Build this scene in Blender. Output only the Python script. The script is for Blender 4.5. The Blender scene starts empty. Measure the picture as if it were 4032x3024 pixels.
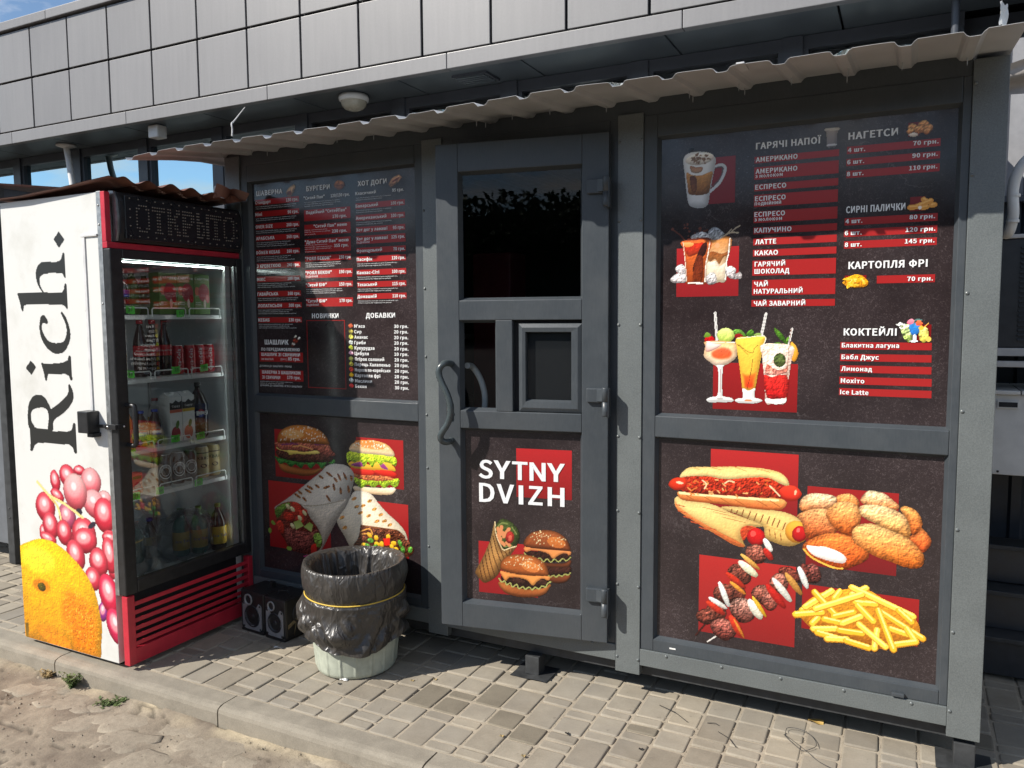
import bpy, bmesh, math, random, os
import numpy as np
from mathutils import Vector, Matrix

R = math.radians
PI = math.pi
scene = bpy.context.scene
COL = scene.collection

# ------------------------------------------------------------------ camera
cam_data = bpy.data.cameras.new('camera')
cam_data.sensor_fit = 'HORIZONTAL'
cam_data.sensor_width = 36.0
cam_data.lens = 27.667
cam_data.clip_start = 0.05
cam_data.clip_end = 3000
camera = bpy.data.objects.new('camera', cam_data)
COL.objects.link(camera)
YAW, PITCH, ROLL = R(26.712), R(4.813), R(0.355)
fwd = Vector((-math.sin(YAW) * math.cos(PITCH), math.cos(YAW) * math.cos(PITCH), -math.sin(PITCH)))
rgt = Vector((math.cos(YAW), math.sin(YAW), 0))
dwn = fwd.cross(rgt)
r2 = rgt * math.cos(ROLL) + dwn * math.sin(ROLL)
d2 = dwn * math.cos(ROLL) - rgt * math.sin(ROLL)
camera.matrix_world = Matrix(((r2.x, -d2.x, -fwd.x, 0.0), (r2.y, -d2.y, -fwd.y, -2.948),
                              (r2.z, -d2.z, -fwd.z, 1.53), (0, 0, 0, 1)))
scene.camera = camera

# ------------------------------------------------------------------ sky and sun
SUN_AZ = R(42.0)      # light travels towards +x,+y : sun stands to the left, behind the viewer
SUN_EL = R(40.0)
world = bpy.data.worlds.new('World')
scene.world = world
world.use_nodes = True
wn = world.node_tree.nodes
wl = world.node_tree.links
wn.clear()
w_out = wn.new('ShaderNodeOutputWorld')
w_bg = wn.new('ShaderNodeBackground')
w_sky = wn.new('ShaderNodeTexSky')
w_sky.sky_type = 'NISHITA'
w_sky.sun_disc = False
w_sky.sun_elevation = SUN_EL
w_sky.sun_rotation = math.pi + SUN_AZ
w_sky.air_density = 1.0
w_sky.dust_density = 0.15
w_sky.ozone_density = 3.0
w_bg.inputs['Strength'].default_value = 0.095
# fair-weather clouds over the whole dome
w_tc = wn.new('ShaderNodeTexCoord')
w_sep = wn.new('ShaderNodeSeparateXYZ')
w_add = wn.new('ShaderNodeMath'); w_add.operation = 'ADD'; w_add.inputs[1].default_value = 0.18
w_dx = wn.new('ShaderNodeMath'); w_dx.operation = 'DIVIDE'
w_dy = wn.new('ShaderNodeMath'); w_dy.operation = 'DIVIDE'
w_cmb = wn.new('ShaderNodeCombineXYZ')
w_noise = wn.new('ShaderNodeTexNoise')
w_noise.inputs['Scale'].default_value = 2.3
w_noise.inputs['Detail'].default_value = 7
w_noise.inputs['Roughness'].default_value = 0.58
w_ramp = wn.new('ShaderNodeValToRGB')
w_ramp.color_ramp.elements[0].position = 0.46
w_ramp.color_ramp.elements[1].position = 0.66
w_mix = wn.new('ShaderNodeMix'); w_mix.data_type = 'RGBA'
w_mix.inputs['B'].default_value = (7.5, 7.6, 7.8, 1)
wl.new(w_tc.outputs['Generated'], w_sep.inputs[0])
wl.new(w_sep.outputs['Z'], w_add.inputs[0])
wl.new(w_sep.outputs['X'], w_dx.inputs[0]); wl.new(w_add.outputs[0], w_dx.inputs[1])
wl.new(w_sep.outputs['Y'], w_dy.inputs[0]); wl.new(w_add.outputs[0], w_dy.inputs[1])
wl.new(w_dx.outputs[0], w_cmb.inputs[0]); wl.new(w_dy.outputs[0], w_cmb.inputs[1])
wl.new(w_cmb.outputs[0], w_noise.inputs['Vector'])
wl.new(w_noise.outputs['Fac'], w_ramp.inputs['Fac'])
wl.new(w_ramp.outputs['Color'], w_mix.inputs['Factor'])
wl.new(w_sky.outputs['Color'], w_mix.inputs['A'])
wl.new(w_mix.outputs['Result'], w_bg.inputs['Color'])
wl.new(w_bg.outputs['Background'], w_out.inputs['Surface'])

sun_data = bpy.data.lights.new('sun', 'SUN')
sun_data.energy = 4.8
sun_data.angle = R(0.53)
sun_data.color = (1.0, 0.945, 0.86)
sun = bpy.data.objects.new('sun', sun_data)
COL.objects.link(sun)
sdir = Vector((math.sin(SUN_AZ) * math.cos(SUN_EL), math.cos(SUN_AZ) * math.cos(SUN_EL), -math.sin(SUN_EL)))
sun.rotation_euler = sdir.to_track_quat('-Z', 'Y').to_euler()
sun.location = (-6, -8, 8)

vs = scene.view_settings
vs.view_transform = 'Standard'
vs.look = 'None'
vs.exposure = 0.5
vs.gamma = 1.0
scene.cycles.max_bounces = 8
scene.cycles.transparent_max_bounces = 12
scene.cycles.caustics_reflective = False
scene.cycles.caustics_refractive = False

# ------------------------------------------------------------------ material helpers
def lin(h):
    if isinstance(h, str):
        c = [int(h[i:i + 2], 16) / 255 for i in (0, 2, 4)]
        return tuple(((v + 0.055) / 1.055) ** 2.4 if v > 0.04045 else v / 12.92 for v in c)
    return tuple(h)

class NT:
    def __init__(self, name):
        self.m = bpy.data.materials.new(name)
        self.m.use_nodes = True
        self.t = self.m.node_tree
        self.b = self.t.nodes['Principled BSDF']
    def n(self, typ, **kw):
        x = self.t.nodes.new(typ)
        for k, v in kw.items():
            if k in x.inputs: x.inputs[k].default_value = v
            else: setattr(x, k, v)
        return x
    def l(self, a, b): self.t.links.new(a, b)
    def noise(self, scale, detail=4, rough=0.55, vec=None, dim='3D'):
        x = self.n('ShaderNodeTexNoise', Scale=scale, Detail=detail, Roughness=rough)
        if vec is not None: self.l(vec, x.inputs['Vector'])
        return x
    def ramp(self, fac, stops):
        x = self.n('ShaderNodeValToRGB')
        e = x.color_ramp.elements
        while len(e) < len(stops): e.new(0.5)
        for i, (p, c) in enumerate(stops):
            e[i].position = p
            e[i].color = (*c, 1) if len(c) == 3 else c
        self.l(fac, x.inputs['Fac'])
        return x
    def mix(self, fac, a, b, blend='MIX'):
        x = self.n('ShaderNodeMix', data_type='RGBA', blend_type=blend)
        for k, v in (('Factor', fac), ('A', a), ('B', b)):
            if isinstance(v, bpy.types.NodeSocket): self.l(v, x.inputs[k])
            elif k == 'Factor': x.inputs[k].default_value = v
            else: x.inputs[k].default_value = (*v, 1)
        return x.outputs['Result']
    def bump(self, h, strength=0.2, dist=0.002):
        x = self.n('ShaderNodeBump', Strength=strength, Distance=dist)
        self.l(h, x.inputs['Height']); self.l(x.outputs['Normal'], self.b.inputs['Normal'])
    def obj(self): return self.n('ShaderNodeTexCoord').outputs['Object']
    def geo(self): return self.n('ShaderNodeNewGeometry').outputs['Position']
    def stretch(self, vec, s):
        x = self.n('ShaderNodeMapping'); x.inputs['Scale'].default_value = s
        self.l(vec, x.inputs['Vector']); return x.outputs['Vector']
    def set(self, **kw):
        for k, v in kw.items():
            k = k.replace('_', ' ')
            self.b.inputs[k].default_value = (*v, 1) if isinstance(v, tuple) and len(v) == 3 else v

MATS = {}
def plain(name, col, rough=0.5, metal=0.0, var=0.12, scale=18, bump=0.0, bscale=200, spec=0.5):
    if name in MATS: return MATS[name]
    t = NT(name); c = lin(col)
    nz = t.noise(scale, 5, 0.6, t.geo())
    a = tuple(v * (1 - var) for v in c); b = tuple(min(1, v * (1 + var)) for v in c)
    r = t.ramp(nz.outputs['Fac'], [(0.3, a), (0.7, b)])
    t.l(r.outputs['Color'], t.b.inputs['Base Color'])
    rr = t.ramp(nz.outputs['Fac'], [(0.3, (max(0, rough - .06),) * 3), (0.7, (min(1, rough + .06),) * 3)])
    t.l(rr.outputs['Color'], t.b.inputs['Roughness'])
    t.set(Metallic=metal)
    t.b.inputs['Specular IOR Level'].default_value = spec
    if bump: t.bump(t.noise(bscale, 3, 0.6, t.geo()).outputs['Fac'], bump)
    MATS[name] = t.m
    return t.m

def mat_frame():
    # anthracite foil-wrapped PVC profile, very fine vertical grain and dust
    t = NT('anthracite_profile')
    g = t.geo()
    n1 = t.noise(9, 5, 0.6, g)
    n2 = t.noise(30, 4, 0.6, t.stretch(g, (6, 6, 1)))
    f = t.mix(0.5, n1.outputs['Color'], n2.outputs['Color'])
    r = t.ramp(f, [(0.35, (0.040, 0.048, 0.056)), (0.65, (0.058, 0.067, 0.075))])
    dust = t.ramp(t.noise(2.3, 6, 0.68, g).outputs['Fac'], [(0.47, (0,) * 3), (0.72, (0.16,) * 3)])
    sc = t.noise(60, 3, 0.6, t.stretch(g, (1, 1, 9))); scf = t.ramp(sc.outputs['Fac'], [(0.70, (0,) * 3), (0.76, (0.10,) * 3)])
    c1 = t.mix(dust.outputs['Color'], r.outputs['Color'], (0.125, 0.122, 0.115))
    t.l(t.mix(scf.outputs['Color'], c1, (0.17, 0.17, 0.165)), t.b.inputs['Base Color'])
    rr = t.ramp(f, [(0.3, (.32,) * 3), (0.7, (.46,) * 3)])
    t.l(rr.outputs['Color'], t.b.inputs['Roughness'])
    t.bump(n2.outputs['Fac'], 0.06, 0.001)
    return t.m

def mat_hammer(name, lo, hi):
    # powder-coated sheet with a hammered, orange-peel sparkle
    t = NT(name); g = t.geo()
    v = t.n('ShaderNodeTexVoronoi', Scale=210.0); t.l(g, v.inputs['Vector'])
    n = t.noise(240, 3, 0.6, g); n2 = t.noise(6, 4, 0.5, g)
    f = t.mix(0.3, n.outputs['Color'], n2.outputs['Color'])
    r = t.ramp(f, [(0.35, lo), (0.65, hi)])
    t.l(r.outputs['Color'], t.b.inputs['Base Color'])
    t.set(Roughness=0.36); t.b.inputs['Specular IOR Level'].default_value = 0.7
    t.bump(n.outputs['Fac'], 0.38, 0.0016)
    return t.m

def mat_poster():
    # printed dark leather-like ground with scratches, glossy film
    t = NT('printed_leather'); g = t.geo()
    d = t.noise(26, 3, 0.5, g)
    gg = t.mix(0.06, g, d.outputs['Color'])
    v = t.n('ShaderNodeTexVoronoi', Scale=95.0, feature='DISTANCE_TO_EDGE'); t.l(gg, v.inputs['Vector'])
    n = t.noise(120, 4, 0.7, g); n.inputs['Distortion'].default_value = 1.6; n2 = t.noise(3.2, 4, 0.55, g)
    base = t.ramp(n2.outputs['Fac'], [(0.3, (0.017, 0.012, 0.013)), (0.7, (0.042, 0.030, 0.031))])
    fl = t.ramp(n.outputs['Fac'], [(0.54, (0, 0, 0)), (0.74, (0.13, 0.105, 0.105))])
    sp = t.ramp(n2.outputs['Fac'], [(0.35, (0.25,) * 3), (0.65, (1,) * 3)])
    c = t.mix(1.0, base.outputs['Color'], t.mix(1.0, fl.outputs['Color'], sp.outputs['Color'], 'MULTIPLY'), 'ADD')
    sc = t.n('ShaderNodeTexVoronoi', Scale=2.6, feature='DISTANCE_TO_EDGE')
    t.l(t.mix(0.22, g, t.noise(5, 6, 0.65, g).outputs['Color']), sc.inputs['Vector'])
    scr = t.ramp(sc.outputs['Distance'], [(0.0, (1,) * 3), (0.006, (0,) * 3)])
    sm = t.mix(1.0, scr.outputs['Color'], t.ramp(t.noise(1.7, 3, 0.6, g).outputs['Fac'], [(0.52, (0,) * 3), (0.62, (0.5,) * 3)]).outputs['Color'], 'MULTIPLY')
    c2 = t.mix(sm, c, (0.16, 0.14, 0.14))
    t.l(c2, t.b.inputs['Base Color'])
    t.l(t.ramp(t.noise(4, 5, 0.6, g).outputs['Fac'], [(0.35, (.09,) * 3), (0.7, (.24,) * 3)]).outputs['Color'], t.b.inputs['Roughness'])
    t.bump(t.mix(0.4, t.noise(46, 2, 0.5, g).outputs['Color'], t.noise(8, 3, 0.5, g).outputs['Color']), 0.07, 0.002)
    return t.m

def mat_print(name='printed_ink', rough=0.22, k=1.0):
    t = NT(name)
    a = t.n('ShaderNodeAttribute', attribute_name='ink')
    g = t.geo()
    n = t.noise(260, 3, 0.7, g)
    c = t.mix(0.16, a.outputs['Color'], t.mix(1.0, a.outputs['Color'], n.outputs['Color'], 'OVERLAY'))
    c2 = t.mix(1.0, c, (k, k, k), 'MULTIPLY')
    t.l(c2, t.b.inputs['Base Color'])
    t.set(Roughness=rough)
    return t.m

def mat_glass(name='pane_glass', tint=(0.93, 0.96, 0.95), refl=1.0, ior=1.5, rough=0.0, mirror=0.0, gcol=(1, 1, 1)):
    m = bpy.data.materials.new(name); m.use_nodes = True
    t = m.node_tree; t.nodes.clear()
    o = t.nodes.new('ShaderNodeOutputMaterial')
    tr = t.nodes.new('ShaderNodeBsdfTransparent'); tr.inputs[0].default_value = (*tint, 1)
    gl = t.nodes.new('ShaderNodeBsdfGlossy'); gl.inputs['Roughness'].default_value = rough; gl.inputs['Color'].default_value = (*gcol, 1)
    fr = t.nodes.new('ShaderNodeFresnel'); fr.inputs[0].default_value = ior
    ml = t.nodes.new('ShaderNodeMath'); ml.operation = 'MULTIPLY_ADD'
    ml.inputs[1].default_value = refl; ml.inputs[2].default_value = mirror; ml.use_clamp = True
    mx = t.nodes.new('ShaderNodeMixShader')
    t.links.new(fr.outputs[0], ml.inputs[0]); t.links.new(ml.outputs[0], mx.inputs[0])
    t.links.new(tr.outputs[0], mx.inputs[1]); t.links.new(gl.outputs[0], mx.inputs[2])
    t.links.new(mx.outputs[0], o.inputs['Surface'])
    return m

def mat_paver():
    t = NT('concrete_paver'); g = t.geo()
    oi = t.n('ShaderNodeObjectInfo')
    n1 = t.noise(11, 6, 0.62, g); n2 = t.noise(160, 4, 0.7, g); n3 = t.noise(2.1, 4, 0.55, g)
    f = t.mix(0.4, n1.outputs['Color'], n2.outputs['Color'])
    base = t.ramp(f, [(0.30, (0.195, 0.168, 0.128)), (0.5, (0.282, 0.248, 0.194)), (0.72, (0.372, 0.332, 0.264))])
    rnd = t.ramp(oi.outputs['Random'], [(0.0, (0.72, 0.70, 0.68)), (0.2, (0.90, 0.89, 0.88)), (0.6, (1.0, 1.0, 1.0)), (1.0, (1.10, 1.08, 1.04))])
    c = t.mix(1.0, base.outputs['Color'], rnd.outputs['Color'], 'MULTIPLY')
    gr = t.mix(t.ramp(n3.outputs['Fac'], [(0.40, (0,) * 3), (0.70, (0.55,) * 3)]).outputs['Color'], c, (0.215, 0.200, 0.175))
    st = t.ramp(t.noise(34, 3, 0.6, g).outputs['Fac'], [(0.66, (0,) * 3), (0.74, (0.6,) * 3)])
    c3 = t.mix(st.outputs['Color'], gr, (0.14, 0.12, 0.095))
    t.l(c3, t.b.inputs['Base Color'])
    t.set(Roughness=0.9)
    t.bump(t.mix(0.5, n2.outputs['Color'], t.noise(420, 2, 0.5, g).outputs['Color']), 0.35, 0.0025)
    return t.m

def mat_concrete(name, lo, hi, bump=0.4, s=14):
    t = NT(name); g = t.geo()
    n1 = t.noise(s, 6, 0.65, g); n2 = t.noise(210, 4, 0.7, g); n3 = t.noise(2.7, 5, 0.6, g)
    f = t.mix(0.35, t.mix(0.5, n1.outputs['Color'], n3.outputs['Color']), n2.outputs['Color'])
    r = t.ramp(f, [(0.34, lo), (0.66, hi)])
    t.l(r.outputs['Color'], t.b.inputs['Base Color'])
    t.set(Roughness=0.93)
    t.bump(t.mix(0.5, n1.outputs['Color'], n2.outputs['Color']), bump, 0.004)
    return t.m

def mat_attr(name, rough=0.9, bump=0.3, att='ink', fine=180):
    t = NT(name); g = t.geo()
    a = t.n('ShaderNodeAttribute', attribute_name=att)
    n = t.noise(fine, 5, 0.7, g); n1 = t.noise(34, 6, 0.7, g)
    m = t.ramp(t.mix(0.5, n.outputs['Color'], n1.outputs['Color']), [(0.3, (0.50,) * 3), (0.7, (1.42,) * 3)])
    t.l(t.mix(1.0, a.outputs['Color'], m.outputs['Color'], 'MULTIPLY'), t.b.inputs['Base Color'])
    t.set(Roughness=rough)
    if bump:
        n4 = t.noise(46, 5, 0.7, g); n4.inputs['Distortion'].default_value = 0.8
        t.bump(t.mix(0.55, n.outputs['Color'], n4.outputs['Color']), bump, 0.010)
    return t.m

def mat_fascia():
    # dusty grey composite panel with faint run-off streaks
    t = NT('composite_panel'); g = t.geo(); oi = t.n('ShaderNodeObjectInfo')
    n1 = t.noise(70, 4, 0.7, g); n2 = t.noise(7, 4, 0.6, t.stretch(g, (4.0, 4.0, 0.25))); n3 = t.noise(1.4, 3, 0.5, g)
    f = t.mix(0.25, t.mix(0.5, n2.outputs['Color'], n3.outputs['Color']), n1.outputs['Color'])
    r = t.ramp(f, [(0.33, (0.160, 0.157, 0.160)), (0.5, (0.190, 0.187, 0.190)), (0.68, (0.222, 0.217, 0.217))])
    rnd = t.ramp(oi.outputs['Random'], [(0, (0.93,) * 3), (1, (1.06,) * 3)])
    t.l(t.mix(1.0, r.outputs['Color'], rnd.outputs['Color'], 'MULTIPLY'), t.b.inputs['Base Color'])
    t.set(Roughness=0.42); t.b.inputs['Specular IOR Level'].default_value = 0.65
    t.bump(n1.outputs['Fac'], 0.12, 0.002)
    return t.m

def mat_bag(name, col, trans=0.0, rough=0.3):
    t = NT(name); g = t.geo(); c = lin(col)
    gg = t.stretch(g, (1, 1, 0.62))
    v1 = t.noise(7.5, 2, 0.5, gg); v1.inputs['Distortion'].default_value = 1.2
    v2 = t.noise(19, 2, 0.5, t.stretch(g, (1, 1, 0.4))); v2.inputs['Distortion'].default_value = 0.8
    cr1 = t.ramp(v1.outputs['Fac'], [(0.40, (0,) * 3), (0.5, (1,) * 3), (0.60, (0,) * 3)])     # crease lines
    cr2 = t.ramp(v2.outputs['Fac'], [(0.42, (0,) * 3), (0.5, (1,) * 3), (0.58, (0,) * 3)])
    n1 = t.noise(16, 5, 0.62, g)
    r = t.ramp(n1.outputs['Fac'], [(0.3, tuple(v * .8 for v in c)), (0.7, tuple(v * 1.25 for v in c))])
    t.l(r.outputs['Color'], t.b.inputs['Base Color'])
    t.set(Roughness=rough)
    t.b.inputs['Specular IOR Level'].default_value = 0.6
    t.bump(t.mix(0.45, cr1.outputs['Color'], cr2.outputs['Color']), 0.42, 0.012)
    if trans: t.b.inputs['Alpha'].default_value = 1 - trans
    return t.m

M = {}
M['frame'] = mat_frame()
M['strip'] = mat_hammer('hammered_anthracite_sheet', (0.082, 0.092, 0.093), (0.150, 0.166, 0.166))
M['poster'] = mat_poster()
M['ink'] = mat_print()
M['rich_ink'] = mat_print('printed_vinyl', 0.3, 0.92)
M['text'] = plain('white_print', (0.80, 0.80, 0.80), 0.22, var=0.02)
M['red'] = mat_print('red_print', 0.2, 0.95)
M['glass'] = mat_glass()
M['door_glass'] = mat_glass('kiosk_glass', (0.80, 0.84, 0.85), 0.62)
M['fridge_glass'] = mat_glass('cooler_glass', (0.88, 0.92, 0.92), 2.8)
M['win_glass'] = mat_glass('coated_window_glass', (0.25, 0.30, 0.32), 1.0, mirror=0.62, gcol=(0.70, 0.92, 1.0))
M['paver'] = mat_paver()
M['kerb'] = mat_concrete('kerb_concrete', (0.13, 0.115, 0.090), (0.35, 0.312, 0.250), 0.6)
M['sand'] = mat_concrete('joint_sand', (0.20, 0.165, 0.12), (0.46, 0.40, 0.31), 0.6, 70)
M['road'] = mat_attr('dirty_road', 0.95, 0.55)
M['fascia'] = mat_fascia()
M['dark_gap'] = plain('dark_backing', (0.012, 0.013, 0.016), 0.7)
M['soffit'] = plain('soffit_sheet', (0.090, 0.108, 0.122), 0.4, var=0.12, scale=3)
M['winframe'] = plain('window_profile', (0.060, 0.066, 0.080), 0.4, var=0.1, scale=6)
M['canopy'] = plain('grey_beige_coated_sheet', (0.44, 0.455, 0.47), 0.42, var=0.10, scale=7, bump=0.05)
M['rust_sheet'] = plain('brown_coated_sheet', (0.165, 0.075, 0.055), 0.5, var=0.25, scale=12, bump=0.1, bscale=60)
M['black_metal'] = plain('black_paint', (0.018, 0.018, 0.019), 0.38, var=0.3, scale=30, bump=0.08)
M['base_beam'] = plain('weathered_black_steel', (0.035, 0.037, 0.039), 0.55, var=0.35, scale=22, bump=0.15, bscale=90)
M['silver'] = plain('brushed_metal', (0.55, 0.55, 0.55), 0.3, 1.0, var=0.1, scale=60)
M['zinc'] = plain('galvanised_steel', (0.42, 0.43, 0.43), 0.42, 0.9, var=0.2, scale=40)
M['foil'] = plain('crinkled_foil', (0.86, 0.90, 0.88), 0.22, 1.0, var=0.08, scale=20, bump=1.0, bscale=30)
M['white'] = plain('white_plastic', (0.74, 0.74, 0.72), 0.4, var=0.06)
def mat_enamel():
    t = NT('white_enamel'); g = t.geo()
    st = t.ramp(t.noise(3.1, 7, 0.7, g).outputs['Fac'], [(0.52, (0,) * 3), (0.74, (0.55,) * 3)])
    sp = t.n('ShaderNodeTexNoise', Scale=34.0, Detail=4.0, Roughness=0.65); t.l(g, sp.inputs['Vector'])
    spr = t.ramp(sp.outputs['Fac'], [(0.69, (0,) * 3), (0.75, (0.8,) * 3)])
    c = t.mix(st.outputs['Color'], (0.68, 0.68, 0.655), (0.50, 0.49, 0.44))
    t.l(t.mix(spr.outputs['Color'], c, (0.36, 0.34, 0.30)), t.b.inputs['Base Color']); t.set(Roughness=0.34)
    return t.m
M['fridge_white'] = mat_enamel()
M['liner'] = plain('cooler_liner', (0.70, 0.73, 0.75), 0.5, var=0.05)
M['red_metal'] = plain('red_enamel', (0.50, 0.025, 0.045), 0.36, var=0.15, scale=14)
M['wire'] = plain('white_coated_wire', (0.72, 0.73, 0.72), 0.4, var=0.05)
M['bucket'] = plain('pale_green_plastic', (0.42, 0.45, 0.37), 0.5, var=0.16, scale=26, bump=0.06)
M['bag'] = mat_bag('black_bin_liner', '3a3734', 0.0, 0.36)
M['clear_bag'] = mat_bag('clear_polythene', '6a6e72', 0.62, 0.25)
M['yellow'] = plain('yellow_elastic', (0.62, 0.42, 0.06), 0.6)
M['speaker'] = plain('black_vinyl', (0.016, 0.016, 0.016), 0.42, var=0.4, scale=40, bump=0.2, bscale=300)
M['spk_silver'] = plain('silver_plastic', (0.24, 0.235, 0.235), 0.38, var=0.15, scale=60)
M['cone'] = plain('speaker_cone', (0.022, 0.022, 0.024), 0.5, var=0.3)
M['green_tag'] = plain('neon_green_paper', (0.10, 0.62, 0.06), 0.7, var=0.06)
M['ink_black'] = plain('black_ink', (0.02, 0.02, 0.02), 0.6)
M['leaf'] = plain('weed_leaf', (0.085, 0.125, 0.035), 0.7, var=0.35, scale=60)
M['dry'] = plain('dry_stalk', (0.30, 0.22, 0.10), 0.8, var=0.25, scale=60)
M['stone'] = mat_concrete('worn_stone', (0.13, 0.105, 0.078), (0.40, 0.345, 0.265), 1.0, 46)
M['asphalt'] = mat_concrete('asphalt', (0.050, 0.048, 0.045), (0.085, 0.080, 0.074), 0.3, 8)
M['wood'] = plain('cardboard', (0.30, 0.20, 0.11), 0.8)
M['paper'] = plain('white_paper', (0.72, 0.72, 0.70), 0.8)
M['grey_sheet'] = plain('light_grey_sheet', (0.50, 0.50, 0.50), 0.45, var=0.08)
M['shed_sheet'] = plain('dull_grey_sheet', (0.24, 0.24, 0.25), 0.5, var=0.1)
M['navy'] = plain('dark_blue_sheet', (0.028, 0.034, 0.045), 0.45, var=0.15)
M['cab'] = plain('grey_cabinet_paint', (0.62, 0.62, 0.60), 0.45, var=0.12, scale=9)
M['ac_black'] = plain('condenser_fins', (0.030, 0.033, 0.038), 0.4, var=0.2)
M['tarp'] = plain('grey_tarpaulin', (0.42, 0.39, 0.37), 0.45, var=0.2, scale=18, bump=0.5, bscale=30)

def mat_emit(name, col, s):
    m = bpy.data.materials.new(name); m.use_nodes = True
    t = m.node_tree; t.nodes.clear()
    o = t.nodes.new('ShaderNodeOutputMaterial'); e = t.nodes.new('ShaderNodeEmission')
    e.inputs[0].default_value = (*col, 1); e.inputs[1].default_value = s
    t.links.new(e.outputs[0], o.inputs['Surface']); return m
M['led'] = mat_emit('lit_led_strip', (0.86, 1.0, 0.94), 45.0)
M['fill_glow'] = mat_emit('added_fill_glow', (0.90, 1.0, 0.97), 4.5)  # soft glow of the bars added inside the fridge to brighten its shelves
M['paver_dark'] = mat_concrete('stained_paver', (0.10, 0.085, 0.062), (0.235, 0.205, 0.155), 0.35, 12)

# ------------------------------------------------------------------ geometry helpers
class MB:
    """collects vertices and faces of ONE part"""
    def __init__(self): self.v = []; self.f = []; self.s = []
    def add(self, vs_, fs, smooth=False):
        o = len(self.v); self.v += [tuple(p) for p in vs_]
        self.f += [tuple(i + o for i in f) for f in fs]; self.s += [smooth] * len(fs); return self
    def box(self, x0, x1, y0, y1, z0, z1):
        return self.add([(x0, y0, z0), (x1, y0, z0), (x1, y1, z0), (x0, y1, z0), (x0, y0, z1), (x1, y0, z1), (x1, y1, z1), (x0, y1, z1)],
                        [(0, 3, 2, 1), (4, 5, 6, 7), (0, 1, 5, 4), (1, 2, 6, 5), (2, 3, 7, 6), (3, 0, 4, 7)])
    def bbox(self, x0, x1, y0, y1, z0, z1, b=0.004, ax=2):
        """box with chamfered edges"""
        bm = bmesh.new()
        bmesh.ops.create_cube(bm, size=1)
        for v in bm.verts:
            v.co = Vector(((x0 + x1) / 2 + v.co.x * (x1 - x0), (y0 + y1) / 2 + v.co.y * (y1 - y0), (z0 + z1) / 2 + v.co.z * (z1 - z0)))
        bmesh.ops.bevel(bm, geom=list(bm.edges), offset=b, segments=2, affect='EDGES', profile=0.6)
        bm.verts.index_update()
        self.add([v.co[:] for v in bm.verts], [[v.index for v in f.verts] for f in bm.faces]); bm.free(); return self
    def quad(self, a, b, c, d): return self.add([a, b, c, d], [(0, 1, 2, 3)])
    def tube(self, pts, r, seg=10, cap=True):
        pts = [Vector(p) for p in pts]; n = len(pts); o = []
        rr = r if hasattr(r, '__len__') else [r] * n
        up = None
        for i, p in enumerate(pts):
            t = (pts[min(i + 1, n - 1)] - pts[max(i - 1, 0)]).normalized()
            if up is None:
                up = Vector((0, 0, 1)) if abs(t.z) < 0.9 else Vector((1, 0, 0))
            a = t.cross(up).normalized(); b = a.cross(t).normalized(); up = b
            o += [p + (a * math.cos(k * 2 * PI / seg) + b * math.sin(k * 2 * PI / seg)) * rr[i] for k in range(seg)]
        f = [(i * seg + k, i * seg + (k + 1) % seg, (i + 1) * seg + (k + 1) % seg, (i + 1) * seg + k) for i in range(n - 1) for k in range(seg)]
        self.add(o, f, True)
        if cap:
            self.add(o[:seg], [tuple(range(seg))]); self.add(o[-seg:], [tuple(range(seg))[::-1]])
        return self
    def lathe(self, prof, c=(0, 0, 0), seg=32, ax='z', smooth=True):
        o = []
        for r, h in prof:
            for k in range(seg):
                a = 2 * PI * k / seg; x, y = r * math.cos(a), r * math.sin(a)
                o.append((c[0] + x, c[1] + y, c[2] + h) if ax == 'z' else (c[0] + h, c[1] + x, c[2] + y) if ax == 'x' else (c[0] + x, c[1] + h, c[2] + y))
        f = [(i * seg + k, i * seg + (k + 1) % seg, (i + 1) * seg + (k + 1) % seg, (i + 1) * seg + k) for i in range(len(prof) - 1) for k in range(seg)]
        return self.add(o, f, smooth)
    def grid(self, nu, nv, fn, closed_u=False, smooth=True):
        o = [fn(i, j) for j in range(nv) for i in range(nu)]
        f = []
        for j in range(nv - 1):
            for i in range(nu if closed_u else nu - 1):
                f.append((j * nu + i, j * nu + (i + 1) % nu, (j + 1) * nu + (i + 1) % nu, (j + 1) * nu + i))
        return self.add(o, f, smooth)
    def mesh(self, name):
        me = bpy.data.meshes.new(name); me.from_pydata(self.v, [], self.f)
        me.polygons.foreach_set('use_smooth', self.s); me.update(); return me
    def build(self, name, mat, parent=None, loc=None, rz=None):
        me = self.mesh(name)
        if isinstance(mat, str): mat = M[mat]
        if mat: me.materials.append(mat)
        return link(name, me, parent, loc, rz)

def link(name, me, parent=None, loc=None, rz=None):
    o = bpy.data.objects.new(name, me); COL.objects.link(o)
    if parent is not None: o.parent = parent
    if loc is not None: o.location = loc
    if rz is not None: o.rotation_euler = (0, 0, rz)
    return o
def thing(name, label, cat, group=None, loc=(0, 0, 0), rz=0.0):
    o = link(name, None, None, loc, rz); tag(o, label, cat, group); return o
def tag(o, label, cat, group=None):
    o['label'] = label; o['category'] = cat
    if group: o['group'] = group
    return o
def structure(o): o['kind'] = 'structure'; return o
def stuff(o): o['kind'] = 'stuff'; return o

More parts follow.
